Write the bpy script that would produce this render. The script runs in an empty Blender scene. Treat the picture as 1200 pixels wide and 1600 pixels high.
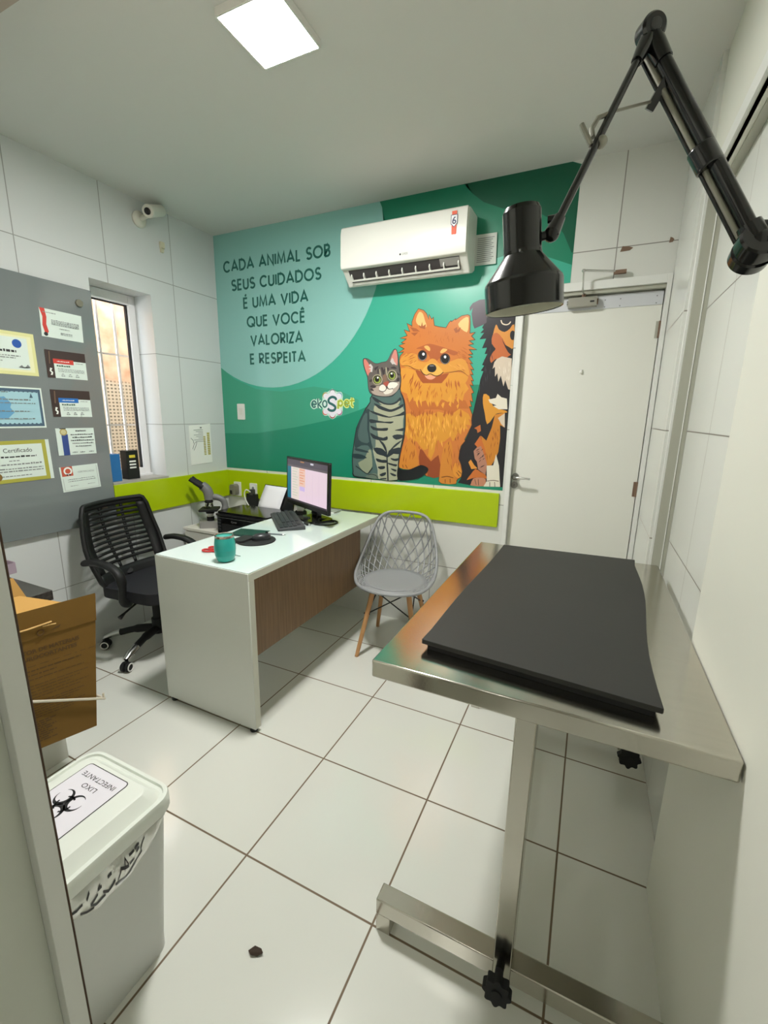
import bpy, bmesh, math, random
from mathutils import Vector, Matrix
from mathutils.geometry import tessellate_polygon
random.seed(11)
SC = bpy.context.scene
COL = SC.collection
PI = math.pi

# ------------------------------------------------------------------ camera, world, exposure
cam_data = bpy.data.cameras.new('camera')
cam = bpy.data.objects.new('camera', cam_data); COL.objects.link(cam)
YAW, PITCH, ROLL = 0.43617, -0.21697, 0.01717
CAM = (2.6434, -2.6546, 1.4124)
_f = Vector((-math.sin(YAW)*math.cos(PITCH), math.cos(YAW)*math.cos(PITCH), math.sin(PITCH)))
_r = Vector((math.cos(YAW), math.sin(YAW), 0)); _u = _r.cross(_f)
_r2 = math.cos(ROLL)*_r + math.sin(ROLL)*_u; _u2 = -math.sin(ROLL)*_r + math.cos(ROLL)*_u
cam.matrix_world = Matrix(((_r2.x, _u2.x, -_f.x, CAM[0]), (_r2.y, _u2.y, -_f.y, CAM[1]), (_r2.z, _u2.z, -_f.z, CAM[2]), (0, 0, 0, 1)))
cam_data.sensor_fit = 'HORIZONTAL'; cam_data.sensor_width = 36.0
cam_data.lens = 36.0*682.58/1200.0
cam_data.clip_start = 0.02
SC.camera = cam
SC.view_settings.view_transform = 'Standard'; SC.view_settings.look = 'None'
SC.view_settings.gamma = 1.0; SC.view_settings.use_curve_mapping = False
SC.view_settings.exposure = 0.0

world = bpy.data.worlds.new('daylight'); SC.world = world; world.use_nodes = True
_bg = world.node_tree.nodes['Background']
_bg.inputs[0].default_value = (0.86, 0.93, 1.0, 1); _bg.inputs[1].default_value = 8.8
PANEL_POWER = 278.0         # emission of the ceiling panel
CORRIDOR_POWER = 15.0      # emission of the corridor lamp behind the camera

# ------------------------------------------------------------------ materials
def srgb(c):
    if isinstance(c, (int, float)): c = (c, c, c)
    out = []
    for v in c:
        v = v/255.0
        out.append(v/12.92 if v <= .04045 else ((v+.055)/1.055)**2.4)
    return tuple(out) + (1.0,)
MATS = {}
def mat(name, c=200, rough=.5, metal=0.0, spec=.5, noise=0.0, nscale=40.0, bump=0.0, bscale=80.0, emit=None, estr=0.0, coat=0.0, trans=0.0, alpha=1.0, stretch=None, ior=None):
    if name in MATS: return MATS[name]
    m = bpy.data.materials.new(name); m.use_nodes = True; MATS[name] = m
    nt = m.node_tree; b = nt.nodes['Principled BSDF']
    b.inputs['Base Color'].default_value = srgb(c); b.inputs['Roughness'].default_value = rough
    b.inputs['Metallic'].default_value = metal; b.inputs['Specular IOR Level'].default_value = spec
    b.inputs['Coat Weight'].default_value = coat; b.inputs['Transmission Weight'].default_value = trans
    b.inputs['Alpha'].default_value = alpha
    if ior: b.inputs['IOR'].default_value = ior
    if emit is not None:
        b.inputs['Emission Color'].default_value = srgb(emit); b.inputs['Emission Strength'].default_value = estr
    if noise or bump:
        tc = nt.nodes.new('ShaderNodeTexCoord'); vec = tc.outputs['Object']
        if stretch:
            mp = nt.nodes.new('ShaderNodeMapping'); mp.inputs['Scale'].default_value = stretch
            nt.links.new(vec, mp.inputs[0]); vec = mp.outputs[0]
    if noise:
        n = nt.nodes.new('ShaderNodeTexNoise'); n.inputs['Scale'].default_value = nscale; n.inputs['Detail'].default_value = 4
        nt.links.new(vec, n.inputs['Vector'])
        mr = nt.nodes.new('ShaderNodeMapRange'); mr.inputs['To Min'].default_value = 1-noise; mr.inputs['To Max'].default_value = 1+noise
        nt.links.new(n.outputs['Fac'], mr.inputs['Value'])
        mx = nt.nodes.new('ShaderNodeVectorMath'); mx.operation = 'SCALE'
        mx.inputs[0].default_value = srgb(c)[:3]; nt.links.new(mr.outputs[0], mx.inputs['Scale'])
        nt.links.new(mx.outputs[0], b.inputs['Base Color'])
    if bump:
        n2 = nt.nodes.new('ShaderNodeTexNoise'); n2.inputs['Scale'].default_value = bscale; n2.inputs['Detail'].default_value = 3
        nt.links.new(vec, n2.inputs['Vector'])
        bp = nt.nodes.new('ShaderNodeBump'); bp.inputs['Strength'].default_value = bump; bp.inputs['Distance'].default_value = .002
        nt.links.new(n2.outputs['Fac'], bp.inputs['Height']); nt.links.new(bp.outputs[0], b.inputs['Normal'])
    return m

def tile_mat(name, c, grout, origin, size, width, rough, bump=.05, vary=.02, spec=.5, dirt=None):
    """square tiles laid out in metres: grout lines along each axis, skipped on faces that look along that axis"""
    m = bpy.data.materials.new(name); m.use_nodes = True; MATS[name] = m
    nt = m.node_tree; N = nt.nodes; L = nt.links; b = N['Principled BSDF']
    g = N.new('ShaderNodeNewGeometry'); sp = N.new('ShaderNodeSeparateXYZ'); sn = N.new('ShaderNodeSeparateXYZ')
    L.new(g.outputs['Position'], sp.inputs[0]); L.new(g.outputs['True Normal'], sn.inputs[0])
    def ma(op, a, bb=None, cc=None):
        n = N.new('ShaderNodeMath'); n.operation = op
        for i, v in enumerate((a, bb, cc)):
            if v is None: continue
            if isinstance(v, (int, float)): n.inputs[i].default_value = v
            else: L.new(v, n.inputs[i])
        return n.outputs[0]
    lines = []; cells = []
    for ax in range(3):
        if size[ax] is None: continue
        t = ma('DIVIDE', ma('SUBTRACT', sp.outputs[ax], origin[ax]), size[ax])
        fr = ma('FRACT', t); d = ma('MULTIPLY', ma('MINIMUM', fr, ma('SUBTRACT', 1.0, fr)), size[ax])
        ln = N.new('ShaderNodeMapRange'); ln.interpolation_type = 'SMOOTHSTEP'
        ln.inputs['From Min'].default_value = width*.35; ln.inputs['From Max'].default_value = width*.65
        ln.inputs['To Min'].default_value = 1; ln.inputs['To Max'].default_value = 0
        L.new(d, ln.inputs['Value'])
        side = ma('LESS_THAN', ma('ABSOLUTE', sn.outputs[ax]), .5)
        lines.append(ma('MULTIPLY', ln.outputs[0], side)); cells.append(ma('MULTIPLY', ma('FLOOR', t), side))
    f = lines[0]
    for l in lines[1:]: f = ma('MAXIMUM', f, l)
    cell = N.new('ShaderNodeCombineXYZ')
    for i, c_ in enumerate(cells[:3]): L.new(c_, cell.inputs[i])
    wn = N.new('ShaderNodeTexWhiteNoise'); L.new(cell.outputs[0], wn.inputs['Vector'])
    mr = N.new('ShaderNodeMapRange'); mr.inputs['To Min'].default_value = 1-vary; mr.inputs['To Max'].default_value = 1
    L.new(wn.outputs['Value'], mr.inputs['Value'])
    sc = N.new('ShaderNodeVectorMath'); sc.operation = 'SCALE'; sc.inputs[0].default_value = srgb(c)[:3]
    L.new(mr.outputs[0], sc.inputs['Scale'])
    mx = N.new('ShaderNodeMix'); mx.data_type = 'RGBA'
    L.new(f, mx.inputs['Factor']); L.new(sc.outputs[0], mx.inputs['A']); mx.inputs['B'].default_value = srgb(grout)
    L.new(mx.outputs['Result'], b.inputs['Base Color'])
    rr = N.new('ShaderNodeMapRange'); rr.inputs['To Min'].default_value = rough; rr.inputs['To Max'].default_value = .8
    L.new(f, rr.inputs['Value']); L.new(rr.outputs[0], b.inputs['Roughness'])
    b.inputs['Specular IOR Level'].default_value = spec
    nz = N.new('ShaderNodeTexNoise'); nz.inputs['Scale'].default_value = 14; nz.inputs['Detail'].default_value = 2
    L.new(g.outputs['Position'], nz.inputs['Vector'])
    h = ma('SUBTRACT', ma('MULTIPLY', nz.outputs['Fac'], .6), f)
    bp = N.new('ShaderNodeBump'); bp.inputs['Strength'].default_value = bump; bp.inputs['Distance'].default_value = .003
    L.new(h, bp.inputs['Height']); L.new(bp.outputs[0], b.inputs['Normal'])
    return m

# ------------------------------------------------------------------ mesh builder
ORG = {}
class MB:
    """collects shapes (optionally through the transform self.M) and links them as ONE mesh object"""
    def __init__(self, M=None): self.v = []; self.f = []; self.fm = []; self.mats = []; self.M = M
    def mi(self, m):
        if m not in self.mats: self.mats.append(m)
        return self.mats.index(m)
    def add(self, vs, fs, m):
        k = len(self.v); i = self.mi(m)
        for p in vs:
            p = Vector(p); self.v.append(self.M @ p if self.M else p)
        for f in fs: self.f.append([a+k for a in f]); self.fm.append(i)
    def box(self, x0, y0, z0, x1, y1, z1, m):
        if x0 > x1: x0, x1 = x1, x0
        if y0 > y1: y0, y1 = y1, y0
        if z0 > z1: z0, z1 = z1, z0
        self.add([(x0,y0,z0),(x1,y0,z0),(x1,y1,z0),(x0,y1,z0),(x0,y0,z1),(x1,y0,z1),(x1,y1,z1),(x0,y1,z1)],
                 [(0,3,2,1),(4,5,6,7),(0,1,5,4),(1,2,6,5),(2,3,7,6),(3,0,4,7)], m)
    def hexa(self, low, up, m):
        self.add(list(low)+list(up), [(3,2,1,0),(4,5,6,7),(0,1,5,4),(1,2,6,5),(2,3,7,6),(3,0,4,7)], m)
    def prism(self, poly, a, b, m, fn=None):
        """poly of (u,v) between heights a and b; fn(u,v,w)->xyz"""
        fn = fn or (lambda u, v, w: (u, v, w)); n = len(poly)
        ar = sum(poly[i-1][0]*poly[i][1]-poly[i][0]*poly[i-1][1] for i in range(n))
        if ar < 0: poly = poly[::-1]
        vs = [fn(u, v, a) for u, v in poly] + [fn(u, v, b) for u, v in poly]
        fs = [(i, (i+1) % n, n+(i+1) % n, n+i) for i in range(n)]
        tr = tessellate_polygon([[Vector((u, v, 0)) for u, v in poly]])
        for t in tr:
            t = list(t)
            p = [poly[i] for i in t]
            if (p[1][0]-p[0][0])*(p[2][1]-p[0][1])-(p[1][1]-p[0][1])*(p[2][0]-p[0][0]) < 0: t = t[::-1]
            fs.append(tuple(n+i for i in t)); fs.append(tuple(t[::-1]))
        self.add(vs, fs, m)
    def flat(self, poly, m, fn):
        n = len(poly)
        tr = tessellate_polygon([[Vector((u, v, 0)) for u, v in poly]])
        fs = []
        for t in tr:
            t = list(t); p = [poly[i] for i in t]
            if (p[1][0]-p[0][0])*(p[2][1]-p[0][1])-(p[1][1]-p[0][1])*(p[2][0]-p[0][0]) < 0: t = t[::-1]
            fs.append(tuple(t))
        self.add([fn(u, v) for u, v in poly], fs, m)
    def rrect(self, x0, y0, x1, y1, r, a, b, m, fn=None, seg=6):
        self.prism(rr(x0, y0, x1, y1, r, seg), a, b, m, fn)
    def tube(self, path, r, m, n=10, closed=False, caps=True, flat=None):
        P = [Vector(p) for p in path]; N = len(P)
        R = r if isinstance(r, (list, tuple)) else [r]*N
        T = []
        for i in range(N):
            if closed: t = P[(i+1) % N]-P[i-1]
            else: t = P[min(i+1, N-1)]-P[max(i-1, 0)]
            T.append(t.normalized())
        up = Vector((0,0,1)) if abs(T[0].z) < .9 else Vector((1,0,0))
        u = T[0].cross(up).normalized(); vs = []
        for i in range(N):
            u = (u - T[i]*u.dot(T[i])); u.normalize(); w = T[i].cross(u)
            for k in range(n):
                a = 2*PI*k/n; fl = flat or 1.0
                vs.append(P[i] + (u*math.cos(a)*fl + w*math.sin(a))*R[i])
        fs = []
        for i in range(N if closed else N-1):
            j = (i+1) % N
            for k in range(n): fs.append((i*n+k, i*n+(k+1) % n, j*n+(k+1) % n, j*n+k))
        if caps and not closed:
            fs.append(tuple(range(n))[::-1]); fs.append(tuple((N-1)*n+k for k in range(n)))
        self.add(vs, fs, m)
    def cyl(self, a, b, r, m, r2=None, n=20): self.tube([a, b], [r, r if r2 is None else r2], m, n)
    def lathe(self, prof, m, o=(0,0,0), ax=(0,0,1), n=32, ms=None, open_=False):
        """prof [(r,h)]; ms optional material per segment"""
        A = Vector(ax).normalized(); q = Vector((0,0,1)).rotation_difference(A); o = Vector(o)
        vs = []
        for r, h in prof:
            for k in range(n):
                a = 2*PI*k/n; vs.append(o + q @ Vector((r*math.cos(a), r*math.sin(a), h)))
        for i in range(len(prof)-1):
            fs = [(k, (k+1) % n, n+(k+1) % n, n+k) for k in range(n)]
            self.add(vs[i*n:(i+2)*n], fs, (ms[i] if ms else m))
        if open_: return
        if prof[0][0] > 1e-6: self.add(vs[:n], [tuple(range(n))[::-1]], ms[0] if ms else m)
        if prof[-1][0] > 1e-6: self.add(vs[-n:], [tuple(range(n))], ms[-1] if ms else m)
    def ball(self, c, r, m, n=16, k=10, s=(1,1,1)):
        vs = [];fs = []
        for i in range(k+1):
            t = PI*i/k
            for j in range(n):
                a = 2*PI*j/n; vs.append((c[0]+r*s[0]*math.sin(t)*math.cos(a), c[1]+r*s[1]*math.sin(t)*math.sin(a), c[2]+r*s[2]*math.cos(t)))
        for i in range(k):
            for j in range(n): fs.append((i*n+j, (i+1)*n+j, (i+1)*n+(j+1) % n, i*n+(j+1) % n))
        self.add(vs, fs, m)
    def text(self, s, size, o, xd, yd, m, align='CENTER', depth=0.0, bold=0.0, width=None):
        cu = bpy.data.curves.new('t', 'FONT'); cu.body = s; cu.size = size; cu.align_x = align; cu.offset = bold; cu.resolution_u = 3
        ob = bpy.data.objects.new('t', cu); COL.objects.link(ob)
        dg = bpy.context.evaluated_depsgraph_get(); me = bpy.data.meshes.new_from_object(ob.evaluated_get(dg))
        X = Vector(xd).normalized(); Yv = Vector(yd).normalized(); O = Vector(o)
        k = 1.0
        if width and len(me.vertices):
            xs = [v.co.x for v in me.vertices]; k = width/max(1e-6, max(xs)-min(xs))
        self.add([O + X*v.co.x*k + Yv*v.co.y for v in me.vertices], [tuple(p.vertices) for p in me.polygons], m)
        bpy.data.objects.remove(ob); bpy.data.curves.remove(cu); bpy.data.meshes.remove(me)
    def build(self, name, parent=None, bevel=0.0, seg=2, smooth=40, subsurf=0, solid=0.0, weld=False, origin=None):
        me = bpy.data.meshes.new(name)
        if parent is not None: o = ORG[parent]
        elif origin is not None: o = Vector(origin)
        else:
            lo = Vector((min(v.x for v in self.v), min(v.y for v in self.v), min(v.z for v in self.v)))
            hi = Vector((max(v.x for v in self.v), max(v.y for v in self.v), max(v.z for v in self.v)))
            o = Vector(((lo.x+hi.x)/2, (lo.y+hi.y)/2, lo.z))
        me.from_pydata([tuple(v-o) for v in self.v], [], self.f)
        for mm in self.mats: me.materials.append(mm)
        me.polygons.foreach_set('material_index', self.fm)
        me.polygons.foreach_set('use_smooth', [True]*len(self.f))
        if weld:
            bm = bmesh.new(); bm.from_mesh(me); bmesh.ops.remove_doubles(bm, verts=bm.verts, dist=1e-5)
            bmesh.ops.recalc_face_normals(bm, faces=bm.faces); bm.to_mesh(me); bm.free()
        me.update()
        if not subsurf: me.set_sharp_from_angle(angle=math.radians(smooth))
        ob = bpy.data.objects.new(name, me); COL.objects.link(ob); ORG[ob] = o
        if parent is not None: ob.parent = parent
        else: ob.location = o
        if solid:
            md = ob.modifiers.new('solid', 'SOLIDIFY'); md.thickness = solid; md.offset = 0
        if bevel:
            md = ob.modifiers.new('bevel', 'BEVEL'); md.width = bevel; md.segments = seg; md.limit_method = 'ANGLE'; md.angle_limit = math.radians(35)
            md.harden_normals = False
        if subsurf:
            md = ob.modifiers.new('sub', 'SUBSURF'); md.levels = subsurf; md.render_levels = subsurf
        return ob
def rr(x0, y0, x1, y1, r, seg=6):
    if x0 > x1: x0, x1 = x1, x0
    if y0 > y1: y0, y1 = y1, y0
    out = []
    for cx, cy, a in ((x1-r, y0+r, -90), (x1-r, y1-r, 0), (x0+r, y1-r, 90), (x0+r, y0+r, 180)):
        for k in range(seg+1):
            t = math.radians(a+90*k/seg); out.append((cx+r*math.cos(t), cy+r*math.sin(t)))
    return out
def spline(pts, n=8, closed=False):
    P = [Vector(p) for p in pts]; N = len(P); out = []
    if not closed: P = [P[0]*2-P[1]] + P + [P[-1]*2-P[-2]]
    rng = range(N) if closed else range(1, N)
    for i in rng:
        if closed: p0, p1, p2, p3 = P[(i-1) % N], P[i], P[(i+1) % N], P[(i+2) % N]
        else: p0, p1, p2, p3 = P[i-1], P[i], P[i+1], P[i+2]
        for k in range(n):
            t = k/n
            out.append(.5*((2*p1)+(-p0+p2)*t+(2*p0-5*p1+4*p2-p3)*t*t+(-p0+3*p1-3*p2+p3)*t**3))
    if not closed: out.append(P[-2].copy())
    return out
def thing(name, label, cat, loc, group=None):
    o = bpy.data.objects.new(name, None); COL.objects.link(o); o.location = loc; o.empty_display_size = .05
    ORG[o] = Vector(loc); o['label'] = label; o['category'] = cat
    if group: o['group'] = group
    return o
def tag(o, label, cat, group=None):
    o['label'] = label; o['category'] = cat
    if group: o['group'] = group
    return o
def part_label(o, l): o['label'] = l; return o
def struct(o, label=None):
    o['kind'] = 'structure'
    if label: o['label'] = label
    return o

# ------------------------------------------------------------------ shared materials
H = 2.664
WT = 2.914; WP = 2.944; WR = 2.985
M_floor = tile_mat('floor_tile', (226,227,219), (112,94,72), (1.766, -1.331, 0), (.46, .46, None), .0062, .13, bump=.03, vary=.02, spec=.8)
M_wtl = tile_mat('wall_tile_west', (216,219,218), (150,152,148), (0, -.383, 2.24), (None, .455, .4555), .0045, .22, bump=.035, vary=.03)
M_wtb = tile_mat('wall_tile_north', (224,225,219), (140,138,130), (1.755, 0, 2.245), (.45, None, .45), .0045, .22, bump=.035, vary=.02)
M_wtr = tile_mat('wall_tile_east', (222,224,218), (140,136,128), (0, -.91, 1.372), (None, .455, .4555), .005, .22, bump=.035, vary=.02)
M_ceil = mat('ceiling_paint', (216,216,211), .8, bump=.05, bscale=30)
M_paint = mat('wall_paint', (226,226,215), .6, bump=.12, bscale=18, noise=.015, nscale=5)
M_trimw = mat('white_enamel', (228,229,224), .35)
M_trimg = mat('grey_enamel', (176,176,162), .4)
M_door = mat('door_paint', (228,228,219), .4, noise=.01, nscale=6)
M_crack = mat('gap_brown', (84,66,52), .9)
M_lime = mat('lime_laminate', (176,200,10), .28)
M_chrome = mat('brushed_chrome', (200,200,196), .22, 1.0)
M_steel = mat('brushed_steel', (196,192,182), .16, 1.0, noise=.05, nscale=9, bump=.03, bscale=120, stretch=(1, 8, 1))
M_black = mat('black_plastic', (24,24,26), .4)
M_gblack = mat('gloss_black', (14,14,15), .14)
M_mblack = mat('matte_black', (20,20,22), .7)
M_white = mat('white_plastic', (228,228,222), .35)
M_paper = mat('paper', (236,238,232), .8)
M_ink = mat('ink', (50,50,52), .8)
M_inkg = mat('grey_ink', (130,134,134), .8)
M_rust = mat('rust', (124,100,82), .8)
ART_COLOURS = [(62,172,146),(30,130,100),(16,92,68),(28,138,108),(62,160,130),(146,200,193),(38,42,46),(84,108,104),(50,70,72),(78,100,98),(170,172,146),(100,118,112),(46,54,60),(150,158,132),(46,64,68),(110,125,112),(190,195,175),(22,24,28),(104,96,92),(176,160,148),(215,130,116),(208,200,196),(210,136,124),(200,190,186),(62,54,56),(172,164,140),(166,158,132),(132,104,88),(232,228,216),(228,222,208),(172,86,72),(60,44,44),(30,30,28),(168,182,88),(120,140,50),(14,14,14),(250,250,245),(206,122,56),(92,54,34),(240,192,120),(240,196,124),(170,92,48),(178,94,48),(220,152,62),(220,152,58),(238,178,98),(234,176,84),(168,84,40),(232,160,128),(74,38,24),(120,66,30),(30,28,30),(112,112,116),(84,48,32),(150,140,140),(20,18,20),(250,250,250),(190,106,48),(218,150,54),(216,148,50),(150,72,36),(210,134,50),(226,150,54),(176,94,40),(226,160,58),(196,118,42),(236,172,72),(160,82,38),(240,176,74),(196,112,40),(160,80,36),(170,88,36),(226,160,70),(186,100,46),(190,104,46),(184,100,44),(188,104,46),(110,58,26),(34,31,37),(84,74,84),(218,146,66),(196,106,56),(214,198,178),(232,214,190),(26,24,28),(40,28,28),(218,150,52),(204,130,44),(228,220,202),(212,196,176),(180,128,106),(200,108,48),(190,104,50),(202,112,48),(196,134,104),(226,150,60),(226,220,202),(40,34,38),(150,78,30),(236,224,208),(58,54,64),(110,84,70),(30,98,88),(196,228,216),(110,130,130),(120,170,190),(170,90,140),(160,50,50),(200,110,90),(170,160,80),(232,228,238),(206,236,222),(214,232,150),(42,100,100),(160,172,44)]
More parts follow.
